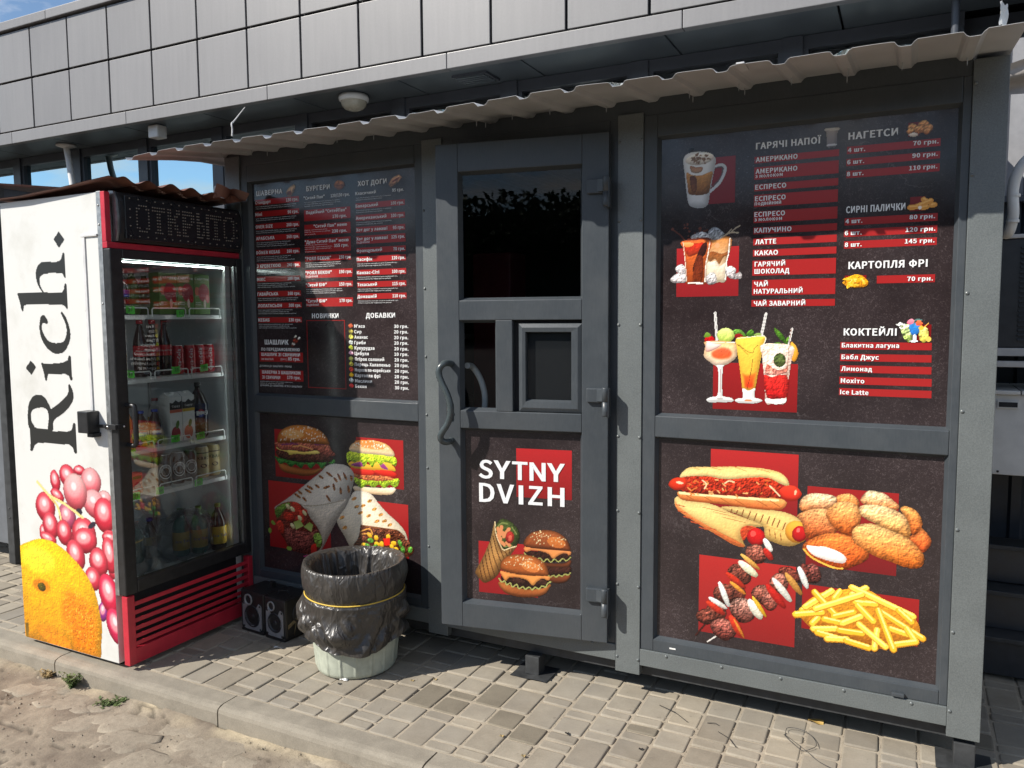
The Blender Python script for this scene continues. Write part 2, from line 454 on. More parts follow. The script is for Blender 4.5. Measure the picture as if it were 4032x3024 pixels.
# value noise for shaping meshes and prints
_rng = np.random.RandomState(11)
_lat = _rng.rand(128, 128)
def vnoise(x, y):
    x = np.asarray(x, float); y = np.asarray(y, float)
    xi = np.floor(x).astype(int); yi = np.floor(y).astype(int); fx = x - xi; fy = y - yi
    fx = fx * fx * (3 - 2 * fx); fy = fy * fy * (3 - 2 * fy)
    g = lambda a, b: _lat[a % 128, b % 128]
    return (g(xi, yi) * (1 - fx) + g(xi + 1, yi) * fx) * (1 - fy) + (g(xi, yi + 1) * (1 - fx) + g(xi + 1, yi + 1) * fx) * fy
def fbm(x, y, oct=4):
    s = 0; a = 0.5
    for k in range(oct): s = s + a * vnoise(x * 2 ** k + 17.3 * k, y * 2 ** k + 5.1 * k); a *= 0.5
    return s
# ------------------------------------------------------------------ print data (millimetres on each board)
TEXTS = {
 'door': [
  ('S',-539,862,61,75.7,2),
  ('Y',-473,863,73,75.2,2),
  ('T',-392,863,65,74.7,2),
  ('N',-317,863,67,74.2,2),
  ('Y',-243,864,74,73.7,2),
  ('D',-538,761,67,78.7,2),
  ('V',-460,761,75,78.2,2),
  ('I',-364,761,18,77.5,2),
  ('Z',-323,762,60,77.2,2),
  ('H',-240,762,69,76.6,2),
 ],
 'left_menu': [
  ('ШАВЕРМА',-2908,2139,167,23.4,1),
  ('БУРГЕРИ',-2590,2138,141,22.6,1),
  ('ХОТ ДОГИ',-2285,2138,160,21.8,1),
  ('Стандарт',-2918,2099,101,14.9,1),
  ('130 грн.',-2718,2099,76,14.888279574514854,1),
  ("(м'ясо курки,вірменський лаваш,соус часниковий,помідор,",-2916,2083,262,4.6,0),
  ('огірок,пекінська капуста,червона цибуля,червоний соус)',-2916,2074,249,4.6,0),
  ('Міні',-2920,2041,43,14.9,1),
  ('90 грн.',-2710,2041,67,14.932542286031776,1),
  ("(м'ясо курки,вірменський лаваш,соус часниковий,помідор,",-2918,2025,263,4.6,0),
  ('огірок,пекінська капуста,червона цибуля,червоний соус)',-2918,2016,249,4.6,0),
  ('OVER SIZE',-2920,1980,111,15.0,1),
  ('200 грн.',-2720,1980,77,14.97619895533785,1),
  ("(м'ясо курки,вірменський лаваш,соус часниковий,помідор,",-2918,1964,263,4.6,0),
  ('огірок,пекінська капуста,червона цибуля,червоний соус)',-2918,1955,249,4.6,0),
  ('АРАБСЬКА',-2920,1923,120,15.0,1),
  ('160 грн.',-2721,1923,77,15.017204444345225,1),
  ("(м'ясо курки,вірменський лаваш,соус часниковий,",-2918,1907,221,4.6,0),
  ('пекінська капуста,морква по-корейськи,сир,',-2918,1898,199,4.6,0),
  ('картопля фрі,огірок солоний,помідор,червона цибуля)',-2918,1889,243,4.6,0),
  ('DÖNER КЕБАБ',-2921,1853,154,15.1,1),
  ('160 грн.',-2722,1853,77,15.070273234157412,1),
  ("(м'ясо курки,вірменський лаваш,соус часниковий,",-2919,1837,222,4.6,0),
  ('пекінська капуста,морква по-корейськи,сир,',-2919,1828,199,4.6,0),
  ('картопля фрі,огірок солоний,помідор,червона цибуля)',-2919,1819,244,4.6,0),
  ('З КРЕВЕТКОЮ',-2921,1787,157,15.1,1),
  ('240 грн.',-2723,1787,77,15.11648442033038,1),
  ("(м'ясо курки,вірменський лаваш,соус часниковий,",-2919,1771,220,4.6,0),
  ('пекінська капуста,морква по-корейськи,сир,',-2919,1762,198,4.6,0),
  ('картопля фрі,огірок солоний,помідор,червона цибуля)',-2919,1753,242,4.6,0),
  ('МІКС',-2922,1721,55,15.2,1),
  ('180 грн.',-2723,1721,78,15.166227704637322,1),
  ("(м'ясо курки,вірменський лаваш,соус часниковий,",-2920,1705,221,4.6,0),
  ('пекінська капуста,морква по-корейськи,сир,',-2920,1696,199,4.6,0),
  ('картопля фрі,огірок солоний,помідор,червона цибуля)',-2920,1687,243,4.6,0),
  ('ГАВАЙСЬКА',-2923,1648,136,15.2,1),
  ('160 грн.',-2724,1648,78,15.22073362930223,1),
  ("(м'ясо курки,вірменський лаваш,соус часниковий,помідор,",-2921,1632,263,4.6,0),
  ('огірок,пекінська капуста,червона цибуля,червоний соус)',-2921,1623,249,4.6,0),
  ('ЛОПАТАСЬОН',-2923,1590,157,15.3,1),
  ('300 грн.',-2721,1590,78,15.262672604835188,1),
  ("(м'ясо курки,вірменський лаваш,соус часниковий,",-2921,1574,224,4.6,0),
  ('пекінська капуста,морква по-корейськи,сир,',-2921,1565,201,4.6,0),
  ('картопля фрі,огірок солоний,помідор,червона цибуля)',-2921,1556,246,4.6,0),
  ('КЕБАБ',-2923,1519,74,15.3,1),
  ('130 грн.',-2723,1519,78,15.315121192278866,1),
  ("(м'ясо курки,вірменський лаваш,соус часниковий,",-2921,1503,223,4.6,0),
  ('пекінська капуста,морква по-корейськи,сир,',-2921,1494,201,4.6,0),
  ('картопля фрі,огірок солоний,помідор,червона цибуля)',-2921,1485,245,4.6,0),
  ('"Ситий Пан"',-2608,2099,127,14.4,1),
  ('120/130 грн.',-2444,2099,110,14.359648476705388,1),
  ('(булочка з кунжутом,котлета яловича,або куряча,',-2606,2083,214,4.6,0),
  ('соус фірмовий,яйце,хрусткий бекон,лист айсберг,',-2606,2074,220,4.6,0),
  ('солоний огірок,помідор,червона цибуля)',-2606,2065,176,4.6,0),
  ('Подвійний "СитийПан"',-2595,2030,241,14.4,1),
  ('170 грн.',-2436,2003,82,14.1,1),
  ('"Ситий Пан" меню',-2551,1963,198,14.4,1),
  ('230 грн.',-2442,1935,88,14.2,1),
  ('"Дуже Ситий Пан" меню',-2608,1891,262,14.5,1),
  ('355 грн.',-2432,1867,85,14.2,1),
  ('(бургер з котлетою на вибір,',-2608,1952,140,4.6,0),
  ('(бургер з котлетою на вибір,',-2608,1943,157,4.6,0),
  ('(бургер з котлетою на вибір,',-2608,1932,67,4.6,0),
  ('картопля фрі,сирні палички 4 шт.,',-2608,1881,140,4.6,0),
  ('картопля фрі,сирні палички 4 шт.,',-2609,1871,168,4.6,0),
  ('картопля фрі,сирні палички 4 шт.,',-2609,1862,162,4.6,0),
  ('картопля фрі,сирні палички 4 шт.,',-2609,1850,67,4.6,0),
  ('"РОЯЛ БЕКОН"',-2609,1812,157,14.6,1),
  ('150 грн',-2403,1812,65,14.562632828716232,1),
  ('(булочка з кунжутом,котлета яловича,або куряча,',-2607,1796,211,4.6,0),
  ('соус фірмовий,яйце,хрусткий бекон,лист айсберг,',-2607,1787,217,4.6,0),
  ('солоний огірок,помідор,червона цибуля)',-2607,1778,173,4.6,0),
  ('"РОЯЛ БЕКОН"',-2609,1744,159,14.6,1),
  ('190 грн.',-2405,1744,75,14.610680440658825,1),
  ('"Ситий БІФ"',-2609,1686,127,14.7,1),
  ('150 грн.',-2406,1686,75,14.652630189178808,1),
  ('(булочка з кунжутом,котлета яловича,або куряча,',-2607,1670,217,4.6,0),
  ('соус фірмовий,яйце,хрусткий бекон,лист айсберг,',-2607,1661,222,4.6,0),
  ('солоний огірок,помідор,червона цибуля)',-2607,1652,178,4.6,0),
  ('"Ситий БІФ"',-2609,1609,126,14.7,1),
  ('170 грн.',-2407,1609,75,14.706245451232007,1),
  ('ПОДВІЙНИЙ',-2609,1729,74,9.2,0),
  ('ПОДВІЙНИЙ',-2609,1593,75,9.3,0),
  ('ПОДВІЙНИЙ',-2300,1877,74,8.8,0),
  ('Класичний',-2300,2098,115,13.8,1),
  ('95 грн.',-2094,2098,62,13.834192684624213,1),
  ('(булочка розрізна,соуси,ковбаска зі свинини,',-2298,2082,198,4.6,0),
  ('морква по-корейськи,сир,зелень)',-2298,2073,147,4.6,0),
  ('Баварський',-2300,2041,126,13.9,1),
  ('100 грн.',-2103,2041,71,13.873519580735774,1),
  ('(булочка розрізна,соуси,ковбаска зі свинини,',-2298,2025,198,4.6,0),
  ('морква по-корейськи,сир,зелень)',-2298,2016,147,4.6,0),
  ('Американський',-2300,1986,171,13.9,1),
  ('100 грн.',-2103,1986,71,13.91296683340579,1),
  ('(булочка розрізна,соуси,ковбаска зі свинини,',-2298,1970,199,4.6,0),
  ('морква по-корейськи,сир,зелень)',-2298,1961,148,4.6,0),
  ('Хот дог у лаваші',-2300,1932,175,13.9,1),
  ('95 грн.',-2094,1932,62,13.948628002700843,1),
  ('Хот дог у лаваші',-2300,1891,176,14.0,1),
  ('125 грн.',-2103,1891,72,13.97749663359673,1),
  ('Французький',-2300,1837,143,14.0,1),
  ('70 грн.',-2094,1837,63,14.015224757857823,1),
  ('Пасифік',-2300,1797,88,14.0,1),
  ('120 грн.',-2103,1797,72,14.04241220056133,1),
  ('(булочка розрізна,соуси для хот доги,часниковий соус,',-2298,1781,225,4.6,0),
  ('ковбаска куряча,сир чеддер,хрустка цибуля)',-2298,1772,188,4.6,0),
  ('Канзас-Сіті',-2301,1736,126,14.1,1),
  ('100 грн.',-2103,1736,72,14.085580731399887,1),
  ('(булочка розрізна,соуси для хот доги,часниковий соус,',-2299,1720,226,4.6,0),
  ('ковбаска куряча,сир чеддер,хрустка цибуля)',-2299,1711,189,4.6,0),
  ('Техаський',-2300,1681,111,14.1,1),
  ('115 грн.',-2103,1681,72,14.122694455774536,1),
  ('(булочка розрізна,соуси для хот доги,часниковий соус,',-2298,1665,226,4.6,0),
  ('ковбаска куряча,сир чеддер,хрустка цибуля)',-2298,1656,188,4.6,0),
  ('Домашній',-2301,1626,109,14.2,1),
  ('110 грн.',-2103,1626,73,14.163655856033301,1),
  ('(булочка розрізна,соуси для хот доги,часниковий соус,',-2299,1610,227,4.6,0),
  ('ковбаска куряча,сир чеддер,хрустка цибуля)',-2299,1601,189,4.6,0),
  ('НОВИНКИ',-2576,1534,160,22.4,1),
  ('ДОБАВКИ',-2255,1534,163,22.3,1),
  ("М'ясо",-2324,1488,61,15.1,1),
  ('30 грн.',-2098,1487,77,14.6,1),
  ('Сир',-2325,1462,42,15.1,1),
  ('20 грн.',-2099,1462,77,14.7,1),
  ('Ананас',-2325,1437,78,15.1,1),
  ('20 грн.',-2099,1436,77,14.7,1),
  ('Гриби',-2325,1411,64,15.1,1),
  ('20 грн.',-2099,1411,77,14.7,1),
  ('Кукурудза',-2325,1386,114,15.1,1),
  ('20 грн.',-2099,1385,77,14.7,1),
  ('Цибуля',-2325,1360,81,15.1,1),
  ('10 грн.',-2099,1360,77,14.7,1),
  ('Огірок солоний',-2325,1334,168,15.2,1),
  ('20 грн.',-2099,1334,77,14.8,1),
  ('Перець Халапеньо',-2326,1309,203,15.2,1),
  ('20 грн.',-2099,1309,77,14.8,1),
  ('Морква по-корейськи',-2326,1283,202,15.2,1),
  ('20 грн.',-2099,1283,77,14.8,1),
  ('Картопля фрі',-2326,1257,145,15.2,1),
  ('20 грн.',-2100,1257,77,14.8,1),
  ('Маслини',-2326,1231,97,15.2,1),
  ('20 грн.',-2100,1232,77,14.8,1),
  ('Бекон',-2326,1206,65,15.3,1),
  ('30 грн.',-2100,1206,77,14.8,1),
  ('ШАШЛИК',-2885,1405,155,23.4,1),
  ('ПО ПЕРЕДЗАМОВЛЕННЮ',-2909,1373,249,14.6,1),
  ('ШАШЛИК ЗІ СВИНИНИ',-2910,1347,251,15.4,1),
  ('НА МАНГАЛІ',-2910,1326,78,9.7,0),
  ('(100 г.)',-2784,1327,42,9.6,0),
  ('85 грн.',-2735,1327,75,15.1,1),
  ('ДОБАВКА ДО ШАШЛИКУ: ЛАВАШ',-2924,1292,209,9.0,0),
  ('ШАВЕРМА З ШАШЛИКОМ',-2909,1258,249,15.5,1),
  ('ЗІ СВИНИНИ',-2910,1232,119,15.5,1),
  ('170 грн.',-2745,1235,85,15.2,1),
  ("ДОБАВКА ДО ШАВЕРМИ: М'ЯСО ШАШЛИКУ",-2924,1194,273,9.0,0),
  ('(шашлик,пекінська капуста,червона цибуля,свіжий огірок,',-2924,1216,215,4.6,0),
  ('помідор,соус часниковий,соус аджичний)',-2924,1207,155,4.6,0),
 ],
 'right_menu': [
  ('ГАРЯЧІ НАПОЇ',-510,2127,218,22.7,1),
  ('АМЕРИКАНО',-510,2082,142,16.5,1),
  ('АМЕРИКАНО',-510,2041,142,16.5,1),
  ('З МОЛОКОМ',-511,2026,94,10.3,1),
  ('ЕСПРЕСО',-510,1985,106,16.6,1),
  ('ЕСПРЕСО',-510,1944,105,16.6,1),
  ('ПОДВІЙНИЙ',-511,1929,91,10.3,1),
  ('ЕСПРЕСО',-511,1888,105,16.7,1),
  ('З МОЛОКОМ',-511,1872,95,10.3,1),
  ('КАПУЧИНО',-510,1831,127,16.7,1),
  ('ЛАТТЕ',-507,1790,73,16.7,1),
  ('КАКАО',-507,1750,80,16.8,1),
  ('ГАРЯЧИЙ',-507,1710,105,16.8,1),
  ('ШОКОЛАД',-507,1684,120,16.8,1),
  ('ЧАЙ',-507,1638,47,16.9,1),
  ('НАТУРАЛЬНИЙ',-508,1612,167,16.9,1),
  ('ЧАЙ ЗАВАРНИЙ',-507,1568,176,16.9,1),
  ('НАГЕТСИ',-204,2129,151,23.7,1),
  ('СИРНІ ПАЛИЧКИ',-205,1882,182,22.4,1),
  ('КАРТОПЛЯ ФРІ',-192,1691,241,24.3,1),
  ('КОКТЕЙЛІ',-201,1462,165,23.9,1),
  ('4 шт.',-205,2087,54,14.1,1),
  ('70 грн.',-6,2090,74,13.6,1),
  ('6 шт.',-206,2047,53,14.1,1),
  ('90 грн.',-7,2050,74,13.6,1),
  ('8 шт.',-206,2007,52,14.1,1),
  ('110 грн.',-15,2010,82,13.7,1),
  ('4 шт.',-206,1847,53,14.2,1),
  ('80 грн.',-9,1849,75,13.8,1),
  ('6 шт.',-207,1807,53,14.3,1),
  ('120 грн.',-19,1808,87,13.8,1),
  ('8 шт.',-206,1767,53,14.3,1),
  ('145 грн.',-20,1770,87,13.9,1),
  ('70 грн.',-9,1645,76,13.9,1),
  ('Блакитна лагуна',-206,1420,179,15.4,1),
  ('Бабл Джус',-206,1379,118,15.4,1),
  ('Лимонад',-206,1338,98,15.4,1),
  ('Мохіто',-206,1296,75,15.5,1),
  ('Ice Latte',-207,1256,90,15.5,1),
 ],
}
RECTS = {
 'door': [(-375,789,-140,993,'b8282b','8a1d1f'),(-544,368,-284,590,'a82226','8f1e22')],
 'left_low': [(-2842,737,-2539,979,'a82424','8c1c1e'),(-2894,369,-2498,712,'a82424','8c1c1e'),(-2331,740,-2061,970,'a82424','8c1c1e'),(-2315,416,-2040,671,'a82424','8c1c1e')],
 'right_low': [(-655,771,-340,1030,'b62a2a','7c1b1e'),(-307,628,-11,919,'9c2222','741a1e'),(-693,311,-339,615,'b02a28','882020'),(-316,389,63,556,'9a2020','861c1c')],
 'right_menu': [(-683,1945,-582,2113,'8a2226','7c1c20'),(-795,1605,-564,1787,'a82628','8c2024'),(-651,1183,-350,1358,'9c2022','82181a'),(-9,1875,36,1922,'7c1a1c','701618'),(-203,1638,-135,1668,'8a1c1c','801818'),(26,1443,68,1499,'7c1818','701414'),(-22,2120,11,2165,'7c1a1c','701618'),(-515,2078,-233,2101,'a32626','a32626'),(-515,2020,-233,2064,'a32626','a32626'),(-514,1979,-233,2004,'a32626','a32626'),(-514,1923,-233,1966,'a32626','a32626'),(-514,1866,-233,1907,'a32626','a32626'),(-514,1826,-233,1850,'a32626','a32626'),(-514,1786,-233,1811,'a32626','a32626'),(-514,1746,-233,1770,'a32626','a32626'),(-515,1677,-233,1731,'a32626','a32626'),(-515,1606,-233,1661,'a32626','a32626'),(-516,1565,-233,1589,'a32626','a32626'),(-208,2081,74,2106,'a32626','a32626'),(-209,2041,74,2065,'a32626','a32626'),(-208,2000,74,2025,'a32626','a32626'),(-209,1840,74,1865,'a32626','a32626'),(-210,1801,74,1826,'a32626','a32626'),(-209,1761,74,1786,'a32626','a32626'),(-102,1639,73,1665,'a32626','a32626'),(-211,1413,71,1438,'a32626','a32626'),(-211,1372,72,1397,'a32626','a32626'),(-210,1332,73,1357,'a32626','a32626'),(-211,1291,75,1317,'a32626','a32626'),(-211,1252,76,1277,'a32626','a32626')],
 'left_menu': [(-2920,2093,-2639,2120,'a32626','a32626'),(-2922,2035,-2640,2062,'a32626','a32626'),(-2922,1974,-2640,2001,'a32626','a32626'),(-2922,1917,-2641,1944,'a32626','a32626'),(-2923,1847,-2642,1874,'a32626','a32626'),(-2923,1781,-2642,1808,'a32626','a32626'),(-2924,1715,-2643,1742,'a32626','a32626'),(-2925,1642,-2643,1669,'a32626','a32626'),(-2925,1584,-2640,1611,'a32626','a32626'),(-2925,1513,-2642,1540,'a32626','a32626'),(-2610,1997,-2333,2050,'a32626','a32626'),(-2610,1929,-2334,1980,'a32626','a32626'),(-2610,1847,-2335,1912,'a32626','a32626'),(-2611,1806,-2335,1833,'a32626','a32626'),(-2611,1738,-2328,1765,'a32626','a32626'),(-2611,1680,-2328,1707,'a32626','a32626'),(-2611,1603,-2329,1630,'a32626','a32626'),(-2610,1726,-2331,1741,'a32626','a32626'),(-2610,1589,-2332,1607,'a32626','a32626'),(-2301,1874,-2028,1889,'a32626','a32626'),(-2302,2035,-2029,2061,'a32626','a32626'),(-2302,1980,-2029,2006,'a32626','a32626'),(-2302,1926,-2029,1952,'a32626','a32626'),(-2302,1885,-2029,1911,'a32626','a32626'),(-2302,1831,-2028,1857,'a32626','a32626'),(-2302,1791,-2028,1817,'a32626','a32626'),(-2303,1730,-2028,1756,'a32626','a32626'),(-2302,1675,-2028,1701,'a32626','a32626'),(-2303,1620,-2028,1646,'a32626','a32626'),(-2924,1318,-2642,1366,'a32626','a32626'),(-2926,1224,-2643,1277,'a32626','a32626'),(-2613,1521,-2381,1524,'a32626','a32626'),(-2613,1196,-2381,1199,'a32626','a32626'),(-2613,1197,-2610,1523,'a32626','a32626'),(-2384,1197,-2381,1523,'a32626','a32626')],
}
PICTURES = {
 'door': [
  ('burger_picture', 25, [
   ('P','8a4a2a','5a2a18',30,0,[-240,466,-196,468,-150,479,-152,461,-170,446,-200,439,-231,443]),
   ('P','4a2820','2c1512',30,25,[-244,503,-196,507,-148,514,-147,490,-174,479,-222,470,-240,475]),
   ('S','9a9a55',4,0,0,[-240,468,-229,461,-218,470,-205,463,-194,474,-181,468,-170,479,-157,476,-145,488]),
   ('P','7a4024','5a2c1a',25,0,[-284,523,-240,519,-174,524,-147,540,-146,523,-161,510,-205,504,-253,504]),
   ('P','38201a','261210',30,30,[-337,563,-262,565,-183,571,-152,570,-150,548,-183,532,-262,525,-315,536,-335,550]),
   ('S','a8a860',4,0,0,[-342,554,-324,538,-306,543,-288,534,-273,538,-260,523,-244,538,-229,524,-213,539,-196,529,-178,544,-163,536,-145,553]),
   ('P','e08a50','f09a50',15,0,[-338,580,-262,576,-150,578,-152,559,-165,568,-191,560,-218,540,-237,558,-271,568,-310,569,-335,559]),
   ('P','a05830','8a4424',35,6,[-344,591,-337,615,-315,639,-284,652,-244,657,-204,652,-174,637,-157,617,-147,587,-152,578,-196,577,-262,578,-315,578,-339,582]),
   ('E','cf7a3c','b8642f',0,4,[-205,609,39,22,-10]),
   ('D','ecd6a0',46,3,3,[-328,607,-297,645,-244,654,-183,641,-157,604,-218,592,-284,598]),
   ('P','4a5a2c','36441f',30,20,[-468,658,-454,681,-436,691,-404,683,-377,661,-363,631,-369,600,-380,579,-409,563,-437,561,-459,584,-471,618]),
   ('S','7e8a4c',4,0,0,[-459,655,-440,674,-413,671]),
   ('S','7e8a4c',4,0,0,[-395,659,-375,630]),
   ('S','7e8a4c',4,0,0,[-428,573,-396,580]),
   ('S','d68a5a',15,0,0,[-457,650,-454,633]),
   ('S','d68a5a',15,0,0,[-441,658,-445,634]),
   ('S','d68a5a',15,0,0,[-464,619,-445,607]),
   ('S','d68a5a',15,0,0,[-409,650,-432,617]),
   ('S','d68a5a',15,0,0,[-450,598,-430,582]),
   ('S','d68a5a',15,0,0,[-432,632,-455,620]),
   ('S','d68a5a',15,0,0,[-418,591,-407,581]),
   ('E','b3342c','8e2420',20,15,[-405,615,19,27,-10]),
   ('E','d86a50','c24a3a',0,0,[-404,612,8,13,-10]),
   ('P','d8a866','a87038',35,6,[-470,678,-476,658,-487,608,-505,562,-529,511,-558,459,-553,439,-521,411,-488,425,-460,450,-442,487,-410,530,-378,579,-405,570,-434,559,-450,584,-464,619,-470,654]),
   ('S','e8d0a0',4,0,0,[-470,678,-470,654,-463,614,-448,582,-433,559,-405,570,-378,579]),
   ('S','4c2a18',4,0,0,[-491,590,-478,529,-453,464]),
   ('S','4c2a18',4,0,0,[-503,562,-492,505,-472,440]),
   ('S','4c2a18',4,0,0,[-515,535,-506,482,-491,429]),
   ('S','4c2a18',4,0,0,[-528,507,-520,462,-509,423]),
   ('S','4c2a18',4,0,0,[-541,481,-534,448,-525,417]),
   ('S','4c2a18',4,0,0,[-480,618,-464,557,-442,501]),
   ('S','4c2a18',4,0,0,[-470,627,-453,575,-428,515]),
   ('S','4c2a18',4,0,0,[-425,551,-414,530]),
   ('S','4c2a18',4,0,0,[-409,563,-405,544]),
   ('S','4c2a18',4,0,0,[-396,569,-396,553]),
   ('P','c87a3e','8a4522',30,5,[-456,419,-447,393,-420,374,-374,365,-329,366,-285,374,-253,390,-236,414,-235,429,-307,405,-374,405,-424,418]),
   ('P','2e1814','231110',30,30,[-442,447,-397,443,-329,445,-262,451,-240,449,-242,422,-284,405,-352,400,-406,411,-438,425]),
   ('E','4a2c22','38201a',20,25,[-369,432,32,12,-8]),
   ('E','4a2c22','38201a',20,25,[-267,435,22,13,5]),
   ('S','a8a860',5,0,0,[-454,435,-442,420,-429,427,-420,410,-404,420,-395,403,-376,416,-367,399,-349,409,-338,399,-322,410,-309,400,-296,412,-280,405,-267,420,-251,417,-242,433,-229,441]),
   ('P','e58f4c','f2a04e',15,0,[-447,467,-396,460,-329,458,-239,464,-239,446,-262,452,-284,440,-307,418,-327,437,-360,446,-406,444,-424,428,-442,450]),
   ('P','b86632','a55527',35,5,[-449,487,-442,510,-419,532,-387,542,-351,546,-306,543,-271,529,-249,509,-239,479,-242,466,-284,461,-351,459,-410,464,-442,474]),
   ('E','e08c48','c87036',0,4,[-315,497,40,22,-10]),
   ('D','f0dca8',55,5,3,[-435,501,-410,530,-351,543,-284,532,-253,496,-315,490,-396,496]),
  ]),
 ],
 'left_low': [
  ('burger_picture', 30, [
   ('P','c98040','8a4a20',25,5,[-2818,814,-2776,801,-2681,788,-2588,791,-2518,815,-2553,789,-2588,768,-2647,756,-2730,758,-2784,765,-2811,782]),
   ('P','4e9040','2c6a2a',20,30,[-2845,840,-2824,835,-2763,825,-2692,824,-2609,830,-2529,841,-2472,852,-2460,842,-2478,818,-2506,834,-2541,799,-2575,824,-2611,794,-2645,816,-2675,791,-2710,809,-2741,792,-2776,813,-2807,801,-2830,818]),
   ('P','64382c','3a1e18',25,40,[-2831,870,-2762,865,-2643,865,-2550,874,-2494,869,-2472,852,-2495,835,-2586,827,-2674,821,-2763,828,-2823,840]),
   ('P','f0d878','e0c050',5,0,[-2834,886,-2791,879,-2726,875,-2643,878,-2567,885,-2562,873,-2643,864,-2714,860,-2744,852,-2762,868,-2804,872]),
   ('P','b86a50','8a4438',15,35,[-2839,909,-2802,909,-2700,916,-2583,921,-2503,924,-2479,895,-2454,874,-2494,866,-2539,872,-2573,888,-2643,876,-2725,877,-2804,876,-2833,893]),
   ('S','7a3a62',7,0,0,[-2797,902,-2724,910,-2689,911]),
   ('S','7a3a62',7,0,0,[-2583,918,-2526,919]),
   ('S','e0a060',6,0,0,[-2725,896,-2671,904,-2596,891]),
   ('P','d88840','c07030',30,5,[-2823,922,-2816,950,-2794,975,-2757,993,-2709,1004,-2650,1007,-2592,1000,-2546,987,-2513,964,-2497,938,-2497,922,-2583,921,-2676,920,-2772,913,-2820,912]),
   ('E','eab070','dca060',0,4,[-2722,960,71,23,0]),
   ('D','f4ecd4',70,7,4,[-2807,946,-2745,994,-2638,1004,-2547,983,-2508,938,-2641,933,-2802,923]),
  ]),
  ('burger_picture', 30, [
   ('P','f6e8d2','e8c090',15,4,[-2350,730,-2282,732,-2202,735,-2113,743,-2119,721,-2150,709,-2230,704,-2310,703,-2343,709]),
   ('P','b0c830','7a9a20',10,35,[-2344,775,-2281,767,-2201,772,-2128,783,-2089,789,-2092,762,-2113,745,-2139,758,-2171,738,-2202,753,-2234,734,-2266,747,-2304,725,-2331,741,-2342,753]),
   ('P','c87848','a05030',10,40,[-2346,791,-2254,792,-2169,793,-2123,788,-2128,779,-2201,769,-2292,766,-2341,776]),
   ('P','e03828','c02018',10,0,[-2367,820,-2307,815,-2232,818,-2233,796,-2297,789,-2357,794]),
   ('P','e83a2a','c01c14',10,0,[-2242,828,-2168,827,-2106,815,-2109,796,-2169,794,-2227,807]),
   ('P','f0c040','e0a830',5,0,[-2380,839,-2344,855,-2306,863,-2253,840,-2188,867,-2136,858,-2106,826,-2169,825,-2253,818,-2351,821]),
   ('P','b04898','883070',5,0,[-2361,836,-2312,851,-2282,849,-2285,831,-2345,829]),
   ('P','b04898','883070',0,0,[-2204,862,-2168,851,-2148,827,-2184,833]),
   ('P','c4d838','8cae22',8,35,[-2384,890,-2332,896,-2251,895,-2172,895,-2115,892,-2099,874,-2106,848,-2126,855,-2168,862,-2189,845,-2215,861,-2237,831,-2263,857,-2285,831,-2311,858,-2344,846,-2371,858,-2383,839]),
   ('P','f0a860','fae0b8',20,4,[-2370,902,-2367,920,-2347,939,-2303,953,-2250,959,-2197,956,-2150,944,-2122,924,-2111,903,-2120,892,-2198,893,-2278,893,-2337,896]),
   ('E','e08840','ec9c58',0,5,[-2250,937,90,18,-4]),
   ('D','fff0d0',45,9,4,[-2353,926,-2303,949,-2223,955,-2145,935,-2166,921,-2277,926]),
  ]),
  ('wrap_picture', 30, [
   ('P','f2e6d0','e4ceaa',18,5,[-2456,548,-2423,606,-2377,665,-2348,704,-2294,711,-2246,700,-2204,660,-2153,617,-2101,583,-2061,545,-2039,491,-2022,462,-2053,423,-2211,402,-2351,420,-2378,430,-2410,476]),
   ('E','b87838','c89048',0,40,[-2349,670,16,7,25]),
   ('E','b87838','c89048',0,40,[-2296,642,16,7,25]),
   ('E','b87838','c89048',0,40,[-2257,668,16,7,25]),
   ('E','b87838','c89048',0,40,[-2231,631,16,7,25]),
   ('E','b87838','c89048',0,40,[-2195,608,15,7,25]),
   ('E','b87838','c89048',0,40,[-2265,596,16,7,25]),
   ('E','b87838','c89048',0,40,[-2313,604,16,7,25]),
   ('E','b87838','c89048',0,40,[-2174,580,15,7,25]),
   ('E','b87838','c89048',0,40,[-2143,566,15,7,25]),
   ('E','b87838','c89048',0,40,[-2217,575,16,7,25]),
   ('E','b87838','c89048',0,40,[-2424,570,16,8,25]),
   ('E','b87838','c89048',0,40,[-2409,522,16,8,25]),
   ('E','b87838','c89048',0,40,[-2334,633,16,7,25]),
   ('P','5a3020','4a2818',5,45,[-2309,547,-2250,544,-2175,546,-2102,546,-2069,526,-2039,486,-2012,464,-2053,423,-2211,402,-2356,426,-2333,476,-2321,509]),
   ('S','8a5a30',4,0,0,[-2315,546,-2250,544,-2175,546,-2102,546]),
   ('E','7a4630','4a2418',15,60,[-2300,480,24,17,0]),
   ('E','7a4630','4a2418',15,60,[-2208,523,24,17,0]),
   ('E','7a4630','4a2418',15,60,[-2134,527,23,17,0]),
   ('E','7a4630','4a2418',15,60,[-2080,512,23,17,0]),
   ('E','7a4630','4a2418',15,60,[-2250,527,24,17,0]),
   ('E','7a4630','4a2418',15,60,[-2165,515,24,17,0]),
   ('E','7a4630','4a2418',15,60,[-2057,488,23,17,0]),
   ('E','f4c838','e0a020',10,0,[-2224,494,13,13,0]),
   ('E','f4c838','e0a020',10,0,[-2193,467,13,14,-20]),
   ('E','f4c838','e0a020',10,0,[-2155,507,12,14,-40]),
   ('E','f4c838','e0a020',10,0,[-2301,449,11,16,-60]),
   ('E','f4c838','e0a020',10,0,[-2124,480,11,16,-80]),
   ('E','f4c838','e0a020',10,0,[-2220,464,11,16,-100]),
   ('E','f4c838','e0a020',10,0,[-2262,503,11,16,-120]),
   ('E','f4c838','e0a020',10,0,[-2109,451,12,14,-140]),
   ('E','f4c838','e0a020',10,0,[-2135,461,12,14,-160]),
